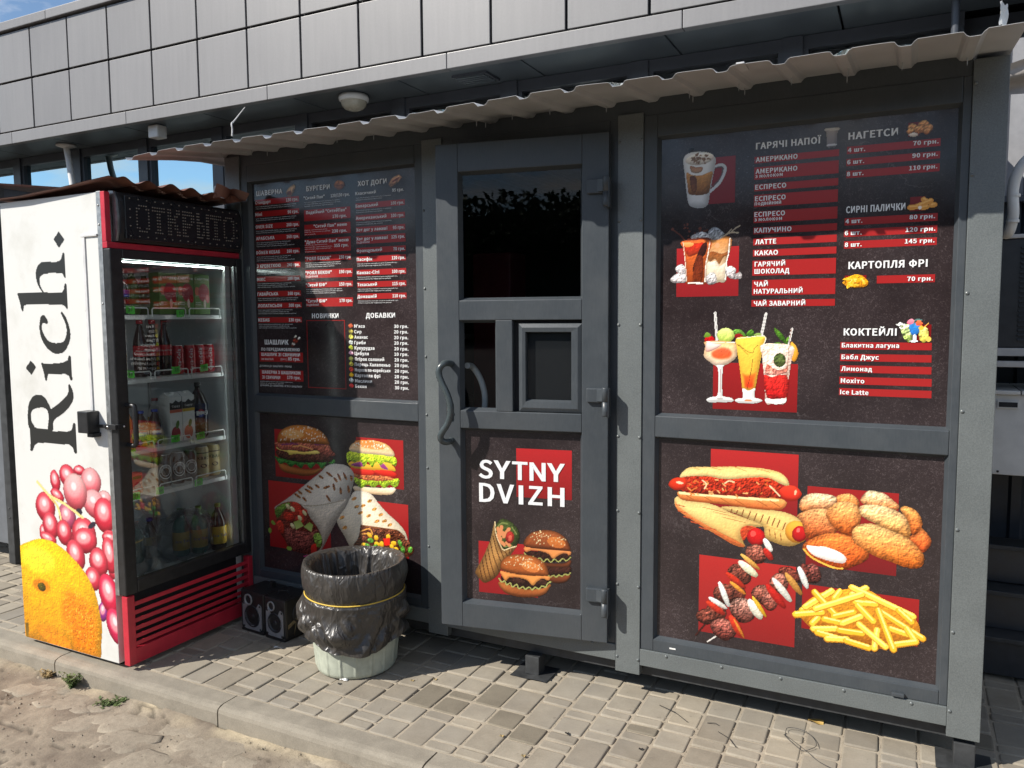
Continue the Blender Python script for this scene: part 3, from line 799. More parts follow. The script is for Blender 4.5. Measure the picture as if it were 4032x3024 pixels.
   ('E','6aa040','3c7a28',10,30,[-2257,477,19,11,0]),
   ('E','6aa040','3c7a28',10,30,[-2274,448,19,11,-30]),
   ('E','6aa040','3c7a28',10,30,[-2088,484,17,12,-60]),
   ('E','6aa040','3c7a28',10,30,[-2073,456,16,12,-90]),
   ('E','6aa040','3c7a28',10,30,[-2032,461,16,12,-120]),
   ('E','6aa040','3c7a28',10,30,[-2231,449,19,11,-150]),
   ('Q','e02c20','e02c20',0,0,[-2184,495,-2147,503,-2146,468,-2177,462]),
   ('S','f0a850',5,0,0,[-2315,514,-2261,534,-2245,509]),
   ('S','f0a850',5,0,0,[-2310,502,-2251,513]),
   ('P','e6dccc','c8b8a4',22,5,[-2856,570,-2821,597,-2759,636,-2685,686,-2613,738,-2553,780,-2512,815,-2467,829,-2416,830,-2378,821,-2351,797,-2349,761,-2371,688,-2395,632,-2435,582,-2476,523,-2518,454,-2549,404,-2585,362,-2662,361,-2718,448,-2805,532]),
   ('E','7a4420','94602e',0,40,[-2548,758,17,7,-20]),
   ('E','7a4420','94602e',0,40,[-2497,776,23,7,-30]),
   ('E','7a4420','94602e',0,40,[-2435,767,20,7,-60]),
   ('E','7a4420','94602e',0,40,[-2458,752,16,7,-40]),
   ('E','7a4420','94602e',0,40,[-2470,715,19,8,-80]),
   ('E','7a4420','94602e',0,40,[-2516,710,23,7,20]),
   ('E','7a4420','94602e',0,40,[-2573,710,17,7,-25]),
   ('E','7a4420','94602e',0,40,[-2620,699,24,7,-20]),
   ('E','7a4420','94602e',0,40,[-2429,700,19,8,-85]),
   ('E','7a4420','94602e',0,40,[-2686,669,17,7,-25]),
   ('E','7a4420','94602e',0,40,[-2632,681,24,7,-20]),
   ('E','7a4420','94602e',0,40,[-2704,651,24,7,-25]),
   ('E','7a4420','94602e',0,40,[-2657,637,17,7,-35]),
   ('E','7a4420','94602e',0,40,[-2506,657,21,7,-50]),
   ('E','7a4420','94602e',0,40,[-2479,618,20,8,-60]),
   ('E','7a4420','94602e',0,40,[-2554,583,15,8,-60]),
   ('E','7a4420','94602e',0,40,[-2607,573,21,8,-60]),
   ('E','7a4420','94602e',0,40,[-2522,518,20,8,-70]),
   ('E','7a4420','94602e',0,40,[-2363,769,14,8,-80]),
   ('E','7a4420','94602e',0,40,[-2381,714,19,8,-80]),
   ('E','7a4420','94602e',0,40,[-2401,775,20,7,-60]),
   ('P','ddd0bc','b8a690',18,8,[-2659,604,-2576,613,-2478,637,-2394,663,-2435,582,-2476,523,-2518,454,-2549,404,-2573,377,-2554,431,-2564,476,-2597,518,-2625,552]),
   ('S','a89880',4,0,0,[-2815,597,-2735,618,-2659,604,-2576,614,-2478,637,-2410,657]),
   ('P','6e2c20','52201a',5,35,[-2850,570,-2815,595,-2760,614,-2700,614,-2653,586,-2620,544,-2586,510,-2558,467,-2551,422,-2584,380,-2626,356,-2667,360,-2721,363,-2769,375,-2792,411,-2815,436,-2838,481,-2848,528]),
   ('P','7a9a3c','4c6a28',15,30,[-2854,563,-2815,591,-2760,610,-2754,595,-2792,567,-2824,530,-2842,524]),
   ('E','c83c2a','a02a1e',12,25,[-2712,594,35,22,-20]),
   ('E','c83c2a','a02a1e',12,25,[-2763,537,36,24,0]),
   ('E','c83c2a','a02a1e',12,25,[-2684,555,28,23,-30]),
   ('E','c83c2a','a02a1e',12,25,[-2691,531,30,19,-10]),
   ('E','c83c2a','a02a1e',12,25,[-2820,479,24,35,20]),
   ('E','c83c2a','a02a1e',12,25,[-2660,572,21,16,0]),
   ('E','c83c2a','a02a1e',12,25,[-2719,565,24,19,0]),
   ('E','e0d4a8','c8b880',5,10,[-2737,578,17,11,-40]),
   ('E','e0d4a8','c8b880',5,10,[-2691,538,16,11,-40]),
   ('E','e0d4a8','c8b880',5,10,[-2660,567,16,10,-40]),
   ('E','e0d4a8','c8b880',5,10,[-2740,492,17,11,-40]),
   ('E','e0d4a8','c8b880',5,10,[-2767,589,17,11,-40]),
   ('Q','8aa048','b8c070',0,0,[-2733,512,-2691,529,-2668,501,-2717,476]),
   ('Q','8aa048','b0b868',0,0,[-2668,496,-2629,524,-2606,513,-2619,476]),
   ('P','8a4a40','5c2c28',15,45,[-2789,477,-2705,473,-2622,473,-2581,492,-2600,430,-2631,384,-2697,361,-2757,377,-2786,411]),
   ('S','3c1a18',3,0,0,[-2766,442,-2718,434,-2670,444]),
   ('S','3c1a18',3,0,0,[-2743,412,-2695,413,-2641,429]),
   ('S','3c1a18',3,0,0,[-2720,382,-2684,396,-2648,395]),
   ('S','3c1a18',3,0,0,[-2753,467,-2694,456,-2622,464]),
   ('P','8aa848','5a7a30',10,35,[-2605,462,-2570,475,-2553,449,-2560,411,-2590,403,-2600,430]),
   ('P','c02c22','98201a',8,0,[-2622,404,-2592,417,-2589,375,-2623,364]),
   ('S','a83c70',4,0,0,[-2674,345,-2638,352,-2603,364]),
   ('E','7a9a3c','7a9a3c',0,0,[-2868,494,15,9,-30]),
   ('E','7a9a3c','7a9a3c',0,0,[-2892,451,10,14,0]),
   ('E','7a9a3c','7a9a3c',0,0,[-2766,373,17,10,0]),
  ]),
 ],
 'right_low': [
  ('hot_dog_picture', 22, [
   ('P','f0cc80','e8b45c',25,5,[-614,806,-579,815,-479,815,-397,815,-349,803,-317,779,-305,747,-315,718,-347,695,-378,690,-411,696,-450,712,-454,746,-478,764,-545,788]),
   ('S','7a4a28',4,0,0,[-552,803,-562,776]),
   ('S','7a4a28',4,0,0,[-529,808,-538,780]),
   ('S','7a4a28',4,0,0,[-505,803,-515,776]),
   ('S','7a4a28',4,0,0,[-482,799,-491,772]),
   ('S','7a4a28',4,0,0,[-459,796,-468,769]),
   ('S','7a4a28',4,0,0,[-436,792,-445,765]),
   ('S','7a4a28',4,0,0,[-418,787,-427,760]),
   ('S','7a4a28',4,0,0,[-400,782,-409,755]),
   ('S','7a4a28',4,0,0,[-380,775,-389,749]),
   ('S','7a4a28',4,0,0,[-573,807,-582,779]),
   ('S','8a5428',3,0,0,[-436,745,-433,721]),
   ('S','8a5428',3,0,0,[-417,738,-413,713]),
   ('S','8a5428',3,0,0,[-397,732,-393,708]),
   ('S','c89048',2,0,0,[-458,756,-412,748,-386,744]),
   ('E','f0b040','d88828',20,0,[-341,746,40,42,-20]),
   ('E','cc2020','a81418',25,0,[-330,740,26,31,-25]),
   ('E','ee6a60','ee6a60',0,0,[-335,753,6,9,-20]),
   ('P','f4d68c','f0b862',22,5,[-792,820,-780,834,-747,819,-648,816,-579,792,-478,764,-463,752,-501,744,-522,724,-532,691,-523,668,-560,670,-629,701,-700,736,-761,769,-786,791]),
   ('P','e89050','d87038',10,5,[-790,818,-779,799,-739,771,-682,741,-612,710,-550,686,-523,668,-563,670,-629,701,-700,736,-761,769,-786,791]),
   ('S','b04a28',3,0,0,[-787,802,-752,797]),
   ('S','b04a28',3,0,0,[-777,778,-743,772]),
   ('S','b04a28',3,0,0,[-755,758,-721,753]),
   ('S','b04a28',3,0,0,[-728,741,-694,736]),
   ('S','b04a28',3,0,0,[-696,722,-663,717]),
   ('S','b04a28',3,0,0,[-664,725,-631,720]),
   ('S','b04a28',3,0,0,[-636,704,-603,699]),
   ('S','b04a28',3,0,0,[-591,684,-558,679]),
   ('S','a06a38',2,0,0,[-683,802,-596,790]),
   ('S','a06a38',2,0,0,[-644,788,-558,776]),
   ('S','a06a38',2,0,0,[-606,771,-521,759]),
   ('P','c84a28','a83820',0,20,[-541,726,-527,745,-501,750,-481,740,-510,729,-523,696,-533,695]),
   ('E','d41c1e','b01418',22,4,[-483,710,33,34,-30]),
   ('E','f05048','f05048',0,0,[-494,721,10,12,-20]),
   ('P','e8a860','c85c28',18,5,[-780,852,-755,849,-684,849,-580,853,-480,858,-402,862,-380,854,-382,837,-397,823,-446,816,-512,816,-597,822,-683,820,-747,821,-774,829]),
   ('S','f6dca0',8,0,0,[-773,849,-684,849,-580,851,-480,853,-408,856]),
   ('S','9a5426',3,0,0,[-747,842,-708,823]),
   ('S','9a5426',3,0,0,[-677,842,-638,823]),
   ('S','9a5426',3,0,0,[-614,843,-576,824]),
   ('S','9a5426',3,0,0,[-563,844,-526,825]),
   ('S','9a5426',3,0,0,[-483,849,-446,830]),
   ('S','9a5426',3,0,0,[-437,852,-401,833]),
   ('P','f4c878','f8e098',20,5,[-773,912,-756,939,-727,953,-650,960,-565,968,-482,970,-417,963,-387,949,-374,930,-374,913,-403,920,-448,937,-514,931,-598,918,-667,923,-727,914,-755,908]),
   ('S','b87838',2,0,0,[-650,958,-616,952]),
   ('S','b87838',2,0,0,[-565,967,-521,955]),
   ('S','b87838',2,0,0,[-488,968,-439,958]),
   ('S','b87838',2,0,0,[-720,952,-699,947]),
   ('P','b8341c','8e2214',8,40,[-766,909,-667,923,-598,917,-514,929,-448,937,-409,920,-396,894,-402,867,-480,863,-580,857,-649,854,-762,857]),
   ('S','e08a48',5,0,0,[-668,904,-665,899]),
   ('S','e08a48',5,0,0,[-741,872,-729,863]),
   ('S','e08a48',5,0,0,[-673,879,-666,874]),
   ('S','e8a868',5,0,0,[-659,856,-644,857]),
   ('S','e8a868',4,0,0,[-485,916,-476,909]),
   ('S','d06a30',5,0,0,[-718,870,-725,862]),
   ('S','e8a868',5,0,0,[-664,894,-681,891]),
   ('S','d06a30',5,0,0,[-745,886,-753,880]),
   ('S','e8a868',5,0,0,[-609,881,-606,875]),
   ('S','e8a868',5,0,0,[-660,865,-647,864]),
   ('S','d06a30',5,0,0,[-574,881,-580,876]),
   ('S','d06a30',5,0,0,[-725,851,-730,843]),
   ('S','e8a868',5,0,0,[-628,871,-620,864]),
   ('S','d06a30',5,0,0,[-714,903,-701,897]),
   ('S','e8a868',5,0,0,[-706,852,-700,848]),
   ('S','e8a868',5,0,0,[-517,872,-532,870]),
   ('S','c04a20',5,0,0,[-742,887,-759,884]),
   ('S','d06a30',4,0,0,[-465,879,-469,874]),
   ('S','d06a30',4,0,0,[-455,913,-445,907]),
   ('S','e8a868',5,0,0,[-637,913,-626,913]),
   ('S','d06a30',4,0,0,[-423,900,-420,894]),
   ('S','d06a30',5,0,0,[-709,903,-720,896]),
   ('S','e08a48',5,0,0,[-546,890,-549,883]),
   ('S','d06a30',5,0,0,[-706,876,-716,870]),
   ('S','c04a20',5,0,0,[-588,904,-586,898]),
   ('S','d06a30',5,0,0,[-599,879,-596,873]),
   ('S','d06a30',5,0,0,[-737,889,-729,885]),
   ('S','e8a868',5,0,0,[-608,901,-599,892]),
   ('S','e08a48',5,0,0,[-559,863,-554,853]),
   ('S','d06a30',5,0,0,[-583,913,-569,907]),
   ('S','c04a20',5,0,0,[-634,875,-647,868]),
   ('S','c04a20',5,0,0,[-571,881,-577,875]),
   ('S','d06a30',4,0,0,[-436,927,-453,924]),
   ('S','e08a48',5,0,0,[-732,852,-715,849]),
   ('S','f0d0a0',5,0,0,[-685,906,-670,893,-677,874]),
   ('S','f0d0a0',5,0,0,[-601,902,-584,913,-567,909]),
   ('S','f0d0a0',5,0,0,[-438,907,-421,891,-402,872]),
   ('P','e03c1e','c42a16',20,0,[-816,876,-806,898,-781,908,-752,907,-744,889,-755,870,-780,859,-802,863]),
   ('E','f8c8a0','f8c8a0',0,0,[-773,889,14,5,-5]),
   ('P','e8402a','cc2a1a',18,0,[-405,893,-383,912,-352,914,-332,899,-328,883,-341,865,-369,859,-394,868]),
   ('E','f8b890','f8b890',0,0,[-348,891,4,10,-10]),
  ]),
  ('nugget_picture', 22, [
   ('P','ffe8bc','e88440',30,22,[-131,884,-113,916,-90,920,-55,914,-29,894,-8,873,-30,858,-68,861,-112,869]),
   ('P','fab870','d06428',30,22,[-208,892,-172,903,-148,895,-136,877,-141,853,-183,862,-207,873]),
   ('P','ffe6bc','e88040',30,22,[-329,864,-309,886,-278,894,-232,893,-208,883,-219,858,-243,842,-283,838,-314,825,-332,833]),
   ('P','ee8c48','c84c1c',30,22,[24,768,51,790,62,806,79,790,91,769,86,743,67,723,47,738]),
   ('P','fab060','d05c20',30,22,[-5,867,9,877,37,869,55,848,62,823,56,794,35,780,22,809,16,831,4,849]),
   ('P','ffdca4','ec9440',30,22,[-132,861,-89,873,-39,867,4,846,19,825,28,797,21,767,-8,780,-51,791,-81,807,-125,828]),
   ('P','f8b878','c04818',30,22,[-340,805,-308,829,-262,842,-231,834,-224,798,-205,770,-222,751,-265,739,-296,723,-309,737,-322,780]),
   ('P','fcc078','c85014',30,22,[-243,822,-225,858,-183,875,-144,866,-130,834,-133,798,-151,773,-156,752,-192,760,-217,778,-233,800]),
   ('P','f08840','c84812',30,22,[-316,702,-290,726,-241,752,-198,757,-150,746,-113,715,-99,690,-112,668,-144,647,-180,628,-213,628,-263,645,-294,657,-314,679]),
   ('P','ffcc84','e46818',30,22,[-156,759,-148,783,-125,799,-86,803,-37,789,21,767,59,730,72,709,69,680,50,665,10,666,-33,679,-77,690,-113,708,-146,730]),
   ('P','fdf6ec','f4e8de',6,4,[-305,700,-280,700,-240,702,-196,690,-173,673,-174,657,-189,650,-226,653,-273,664,-295,678]),
   ('S','f0b848',6,0,0,[-314,685,-291,661,-257,645,-213,631,-183,631]),
  ]),
  ('kebab_picture', 22, [
   ('S','3c1c18',5,0,0,[-703,293,-664,348]),
   ('S','d8d0c8',5,0,0,[-657,275,-621,306]),
   ('E','b06a58','5c2a20',32,45,[-483,644,37,37,0]),
   ('E','8a4a3c','4a2018',32,45,[-523,613,1,1,0]),
   ('E','8a4a3c','4a2018',32,45,[-540,557,43,38,-30]),
   ('E','8a4a3c','4a2018',32,45,[-554,486,37,32,-20]),
   ('E','8a4a3c','4a2018',32,45,[-600,473,39,39,-10]),
   ('E','8a4a3c','4a2018',32,45,[-627,398,38,33,0]),
   ('E','8a4a3c','4a2018',32,45,[-664,373,35,30,0]),
   ('E','f4f2ea','d8d4c8',12,8,[-440,684,11,28,30]),
   ('E','cc2c22','98201a',12,8,[-439,650,12,25,35]),
   ('E','e8b860','c88838',12,8,[-503,613,43,9,-35]),
   ('E','f4f0d8','d8d0a8',12,8,[-510,585,43,15,-35]),
   ('E','cc3420','a02818',12,8,[-555,534,44,12,-35]),
   ('E','f0a840','d07828',12,8,[-546,505,36,8,-35]),
   ('E','f6f6f0','d4d4cc',12,8,[-597,473,11,51,22]),
   ('E','f2f0e8','d0ccc0',12,8,[-620,435,39,10,-25]),
   ('E','d03a22','98241a',12,8,[-628,414,42,13,-30]),
   ('E','8a4c44','4a221e',32,45,[-279,600,24,35,15]),
   ('E','7a3c34','4a2018',32,45,[-305,596,16,37,20]),
   ('E','8a4436','4a1e18',32,45,[-360,583,38,27,-25]),
   ('E','b47868','6a3024',32,45,[-397,546,32,36,0]),
   ('E','a86858','4c2018',32,45,[-450,491,44,35,-20]),
   ('E','b87868','6a2c22',32,45,[-430,473,27,35,0]),
   ('E','c09080','5c2820',32,45,[-527,420,48,48,-10]),
   ('E','b06a5c','4a1a16',32,45,[-598,335,45,44,0]),
   ('E','f8f8f4','d8d6cc',12,8,[-314,579,11,43,22]),
   ('E','d8a050','a87030',12,8,[-347,551,12,48,38]),
   ('E','f6f4ea','d4d0c0',12,8,[-387,522,13,53,40]),
   ('E','cc2820','9c1c18',12,8,[-409,495,15,53,40]),
   ('E','f4f2e4','ccc8b0',12,8,[-482,433,17,42,35]),
   ('E','f0c040','d09820',12,8,[-467,446,8,44,35]),
   ('E','d43c24','a42818',12,8,[-551,357,15,45,30]),
   ('E','e89838','c06820',12,8,[-539,348,5,40,30]),
  ]),
  ('fries_picture', 22, [
   ('P','d89428','b86a1c',5,12,[-323,454,-263,525,-195,549,-105,568,-16,520,45,495,68,450,57,399,-11,372,-77,359,-167,368,-284,398]),
   ('S','b87a1c',24,0,0,[-314,456,-267,492]),
   ('S','f6c43c',20,0,0,[-314,458,-267,494]),
   ('S','ffe488',6,0,0,[-314,463,-267,499]),
   ('S','b87a1c',23,0,0,[-217,543,-304,470]),
   ('S','fad050',20,0,0,[-217,545,-304,472]),
   ('S','ffe488',6,0,0,[-217,550,-305,477]),
   ('S','b87a1c',24,0,0,[-273,530,-197,452]),
   ('S','f0b830',20,0,0,[-273,532,-197,454]),
   ('S','ffe488',6,0,0,[-273,536,-197,459]),
   ('S','b87a1c',23,0,0,[-190,545,-207,517]),
   ('S','f6c43c',20,0,0,[-190,547,-207,519]),
   ('S','ffe488',6,0,0,[-190,552,-208,523]),
   ('S','b87a1c',23,0,0,[-105,571,-149,541]),
   ('S','fad050',19,0,0,[-105,573,-149,543]),
   ('S','ffe488',6,0,0,[-105,577,-149,548]),
   ('S','b87a1c',23,0,0,[-206,451,-143,477]),
   ('S','f0b830',20,0,0,[-206,453,-143,479]),
   ('S','ffe488',6,0,0,[-206,457,-143,483]),
   ('S','b87a1c',23,0,0,[-135,513,-72,518]),
   ('S','f6c43c',20,0,0,[-135,515,-73,520]),
   ('S','ffe488',6,0,0,[-135,520,-73,525]),
   ('S','b87a1c',23,0,0,[-150,566,45,493]),
   ('S','fad050',20,0,0,[-150,568,45,495]),
   ('S','ffe488',6,0,0,[-150,573,45,500]),
   ('S','b87a1c',23,0,0,[2,506,41,473]),
   ('S','f0b830',19,0,0,[2,508,41,475]),
   ('S','ffe488',6,0,0,[2,512,41,479]),
   ('S','b87a1c',24,0,0,[-279,413,-261,436]),
   ('S','f6c43c',20,0,0,[-279,415,-261,438]),
   ('S','ffe488',6,0,0,[-279,419,-261,443]),
   ('S','b87a1c',24,0,0,[-274,393,-200,406]),
   ('S','fad050',20,0,0,[-274,395,-200,408]),
   ('S','ffe488',6,0,0,[-274,399,-200,413]),
   ('S','b87a1c',24,0,0,[-260,382,-190,372]),
   ('S','f0b830',20,0,0,[-260,384,-190,374]),
   ('S','ffe488',6,0,0,[-260,389,-190,379]),
   ('S','b87a1c',24,0,0,[-337,436,-248,459]),
   ('S','f6c43c',20,0,0,[-337,439,-248,461]),
   ('S','ffe488',6,0,0,[-337,443,-248,466]),
   ('S','b87a1c',24,0,0,[-269,469,-118,546]),
   ('S','fad050',20,0,0,[-269,471,-118,548]),
   ('S','ffe488',6,0,0,[-269,475,-118,553]),
   ('S','b87a1c',24,0,0,[-238,435,-178,430]),
   ('S','f0b830',20,0,0,[-238,437,-178,432]),
   ('S','ffe488',6,0,0,[-238,442,-178,437]),
   ('S','b87a1c',23,0,0,[-130,504,-79,455]),
   ('S','f6c43c',20,0,0,[-130,506,-79,457]),
   ('S','ffe488',6,0,0,[-130,511,-80,461]),
   ('S','b87a1c',23,0,0,[-178,430,-120,465]),
   ('S','fad050',20,0,0,[-178,432,-120,467]),
   ('S','ffe488',6,0,0,[-178,437,-120,472]),
   ('S','b87a1c',23,0,0,[-186,403,-114,404]),
   ('S','f0b830',20,0,0,[-186,405,-114,406]),
   ('S','ffe488',6,0,0,[-186,410,-114,410]),
   ('S','b87a1c',23,0,0,[-22,437,30,427]),
   ('S','f6c43c',19,0,0,[-22,439,30,429]),
   ('S','ffe488',6,0,0,[-22,444,30,433]),
   ('S','b87a1c',23,0,0,[-65,425,-72,358]),
   ('S','fad050',19,0,0,[-65,427,-72,360]),
   ('S','ffe488',6,0,0,[-65,431,-72,365]),
   ('S','b87a1c',23,0,0,[-63,497,77,421]),
   ('S','f0b830',19,0,0,[-63,499,77,423]),
   ('S','ffe488',6,0,0,[-63,504,77,427]),
   ('S','b87a1c',23,0,0,[29,446,56,407]),
   ('S','f6c43c',19,0,0,[29,448,56,409]),
   ('S','ffe488',6,0,0,[29,453,56,413]),
   ('S','b87a1c',24,0,0,[-227,365,-162,374]),
   ('S','fad050',20,0,0,[-227,367,-162,376]),
   ('S','ffe488',6,0,0,[-227,372,-163,381]),
   ('S','b87a1c',23,0,0,[-162,369,-90,357]),
   ('S','f0b830',20,0,0,[-162,371,-90,359]),
   ('S','ffe488',6,0,0,[-162,376,-90,364]),
   ('S','b87a1c',23,0,0,[-12,382,56,405]),
   ('S','f6c43c',19,0,0,[-12,384,56,407]),
   ('S','ffe488',6,0,0,[-12,389,56,411]),
   ('S','b87a1c',23,0,0,[-123,435,-37,370]),
   ('S','fad050',20,0,0,[-123,437,-37,372]),
   ('S','ffe488',6,0,0,[-124,441,-37,376]),
   ('S','b87a1c',23,0,0,[-63,497,-11,365]),
   ('S','f0b830',19,0,0,[-63,499,-11,367]),
   ('S','ffe488',6,0,0,[-63,504,-11,371]),
  ]),
 ],
 'right_menu': [
  ('coffee_picture', 22, [
   ('S','c8ccd0',10,0,0,[-659,2077,-640,2084,-624,2081,-619,2068,-625,2045,-639,2020,-657,2003,-671,1992]),
   ('S','5a4648',4,0,0,[-655,2074,-640,2078,-629,2074,-627,2065,-632,2046,-645,2026,-666,2008]),
   ('P','dcdcda','e6e8ea',14,0,[-773,2117,-763,2133,-739,2139,-709,2138,-679,2131,-658,2115,-654,2100,-659,2068,-666,2031,-673,1991,-678,1956,-685,1939,-706,1934,-730,1937,-748,1946,-755,1967,-761,2009,-767,2063,-772,2096]),
   ('P','c08a48','8a5420',12,8,[-762,2066,-738,2056,-705,2053,-665,2063,-670,2026,-677,1988,-701,1981,-731,1982,-752,1989,-757,2018]),
   ('P','5a3018','8a5020',30,8,[-747,2052,-726,2048,-722,2021,-725,1995,-740,1996,-746,2026]),
   ('P','a06a48','c8a080',20,5,[-747,2091,-726,2084,-702,2082,-705,2066,-726,2062,-744,2070]),
   ('E','f2ece2','e0d2c0',6,4,[-713,2113,53,22,3]),
   ('D','8a6a50',40,2,5,[-745,2120,-715,2132,-679,2117,-676,2096,-714,2097,-738,2106]),
  ]),
  ('iced_drink_picture', 22, [
   ('P','c07a3c','e8dcc4',18,6,[-669,1813,-595,1820,-600,1760,-607,1734,-610,1664,-631,1658,-678,1665,-682,1725,-674,1760]),
   ('P','8a4a20','a87040',10,10,[-665,1772,-626,1761,-600,1772,-602,1757,-620,1747,-635,1723,-650,1742,-667,1734,-678,1746]),
   ('P','e8dcc8','e2cfae',12,5,[-679,1728,-661,1733,-647,1736,-632,1717,-608,1728,-611,1665,-631,1660,-677,1667]),
   ('E','e8a070','e8a070',0,0,[-643,1792,10,10,0]),
   ('S','f6f2ea',3,0,0,[-597,1817,-602,1760,-608,1734,-612,1667]),
   ('P','d86a30','a8481c',15,8,[-774,1813,-669,1812,-675,1761,-682,1725,-684,1657,-693,1652,-751,1654,-757,1662,-764,1752,-771,1789]),
   ('P','c82a18','a83a1c',15,10,[-765,1797,-716,1804,-692,1803,-704,1774,-728,1760,-752,1758]),
   ('P','f0b870','e0803c',0,0,[-771,1808,-735,1806,-734,1796,-759,1791]),
   ('P','3a1812','2c1410',10,10,[-698,1800,-680,1802,-686,1764,-709,1738,-727,1697,-733,1712,-719,1756]),
   ('P','5a2414','7a3014',10,15,[-722,1750,-695,1749,-696,1666,-720,1661,-733,1667]),
   ('S','f4ead8',3,0,0,[-670,1808,-677,1761,-684,1725,-687,1660]),
   ('S','e8d8c4',2,0,0,[-771,1810,-763,1752,-756,1664]),
   ('S','f6f0e6',5,0,0,[-748,1657,-696,1655]),
   ('P','f4f0ee','b8aeae',25,25,[-798,1717,-776,1727,-762,1716,-762,1692,-782,1692,-794,1699]),
   ('P','f4f0ee','b8aeae',25,25,[-819,1669,-804,1687,-782,1694,-760,1689,-759,1662,-782,1658,-806,1660]),
   ('P','f4f0ee','b8aeae',25,25,[-683,1678,-661,1695,-646,1682,-645,1656,-675,1650]),
   ('P','f4f0ee','b8aeae',25,25,[-611,1705,-594,1715,-575,1704,-576,1686,-558,1692,-552,1671,-572,1667,-596,1672,-611,1687]),
   ('S','5a3024',5,0,0,[-809,1858,-796,1848,-781,1836,-765,1818]),
   ('S','5a3024',5,0,0,[-707,1857,-706,1842,-714,1823]),
   ('S','5a3024',5,0,0,[-679,1823,-662,1838,-653,1850]),
   ('S','5a3024',5,0,0,[-696,1847,-681,1850]),
   ('E','6a3a2c','6a3a2c',0,0,[-812,1861,5,5,0]),
   ('E','6a3a2c','6a3a2c',0,0,[-707,1858,6,5,0]),
   ('D','6a3a2c',12,8,4,[-772,1875,-741,1877,-702,1877,-681,1858,-741,1832,-765,1842]),
   ('P','a8aab0','d0ccc8',10,30,[-744,1826,-723,1840,-699,1845,-675,1834,-669,1819,-711,1819]),
   ('P','8a9098','b0b0b0',10,30,[-675,1846,-655,1860,-634,1850,-619,1834,-633,1815,-666,1816]),
   ('S','b8a890',4,0,0,[-627,1820,-607,1834,-593,1849]),
   ('S','b8a890',4,0,0,[-616,1828,-593,1837,-567,1834]),
   ('S','b8a890',4,0,0,[-593,1839,-576,1853,-561,1860]),
   ('S','6a3020',7,0,0,[-753,1818,-723,1819,-693,1821,-672,1817]),
  ]),
  ('cocktail_picture', 22, [
   ('S','d8d4d0',8,0,0,[-647,1544,-639,1442]),
   ('S','d8d4d0',8,0,0,[-464,1539,-478,1461]),
   ('S','6a6462',1,0,0,[-646,1544,-638,1442]),
   ('S','6a6462',1,0,0,[-464,1539,-478,1461]),
   ('P','5a8a2c','3c6a1c',15,20,[-433,1487,-416,1475,-401,1458,-395,1435,-409,1443,-427,1464]),
   ('P','6a9a34','4a7a24',10,20,[-442,1426,-420,1436,-398,1430,-388,1455,-382,1449,-390,1426,-417,1419]),
   ('P','6a9a3c','4a7a2c',10,25,[-585,1469,-572,1481,-549,1478,-534,1457,-557,1456]),
   ('P','5c9030','3c6c20',10,20,[-531,1469,-514,1481,-506,1472,-508,1457,-528,1457]),
   ('E','98b060','7a9444',0,0,[-491,1462,13,6,0]),
   ('E','981c20','7a1018',15,0,[-560,1457,16,10,0]),
   ('E','dce890','b8d050',15,8,[-607,1460,32,27,0]),
   ('E','cc1c1c','a81014',15,15,[-665,1442,19,16,-10]),
   ('P','7aa03c','5a8028',0,0,[-687,1454,-679,1470,-666,1466,-662,1457,-675,1452]),
   ('P','f8c080','fce4cc',22,4,[-678,1437,-573,1433,-566,1389,-569,1377,-585,1362,-605,1351,-626,1346,-644,1347,-668,1363,-683,1375,-686,1390,-681,1417]),
   ('P','e06848','ee5a28',45,8,[-657,1405,-621,1421,-586,1412,-576,1389,-591,1370,-626,1364,-656,1372,-665,1390]),
   ('P','fbeae4','f4b8a8',20,0,[-676,1434,-645,1430,-621,1424,-656,1402,-679,1399]),
   ('S','fdf4ee',2,0,0,[-678,1436,-627,1433,-573,1433]),
   ('P','e8e6e2','f4f2ee',10,0,[-641,1347,-611,1348,-617,1334,-617,1243,-609,1231,-582,1226,-573,1218,-582,1213,-624,1210,-666,1209,-674,1217,-663,1225,-639,1230,-632,1240,-629,1273,-632,1334]),
   ('S','9a5450',2,0,0,[-625,1334,-624,1246]),
   ('E','b8b0aa','b8b0aa',0,0,[-624,1223,12,4,0]),
   ('P','f2c84c','f6b83c',12,4,[-568,1448,-528,1454,-466,1458,-471,1425,-481,1367,-491,1307,-499,1266,-519,1257,-541,1264,-544,1276,-552,1335,-562,1395]),
   ('P','f07a28','e02c18',40,4,[-550,1327,-526,1321,-489,1328,-495,1292,-499,1267,-519,1259,-539,1266,-544,1291]),
   ('S','3a2410',2,0,0,[-564,1427,-545,1410,-524,1389]),
   ('S','3a2410',2,0,0,[-557,1425,-527,1401,-508,1396,-502,1413,-490,1424]),
   ('S','3a2410',2,0,0,[-507,1372,-514,1321,-525,1265]),
   ('S','faf2dc',2,0,0,[-568,1448,-528,1453,-466,1457,-471,1425]),
   ('P','dcdcd8','f2f0ec',8,0,[-541,1264,-519,1256,-499,1266,-501,1239,-495,1230,-475,1225,-473,1219,-495,1212,-524,1210,-556,1211,-568,1217,-562,1224,-541,1228,-539,1240]),
   ('S','f6f4f0',5,0,0,[-539,1261,-519,1254,-500,1263]),
   ('E','e88858','e88858',0,0,[-521,1220,14,4,0]),
   ('P','f0b040','e89a2c',15,0,[-376,1435,-359,1424,-351,1398,-356,1375,-364,1367,-374,1380]),
   ('P','f6d8c4','f4c8b8',12,18,[-475,1427,-370,1423,-375,1363,-384,1281,-391,1218,-410,1212,-438,1212,-457,1215,-465,1308,-473,1381]),
   ('P','d83028','c81c1c',22,22,[-465,1314,-440,1309,-412,1318,-383,1310,-388,1237,-422,1230,-455,1235]),
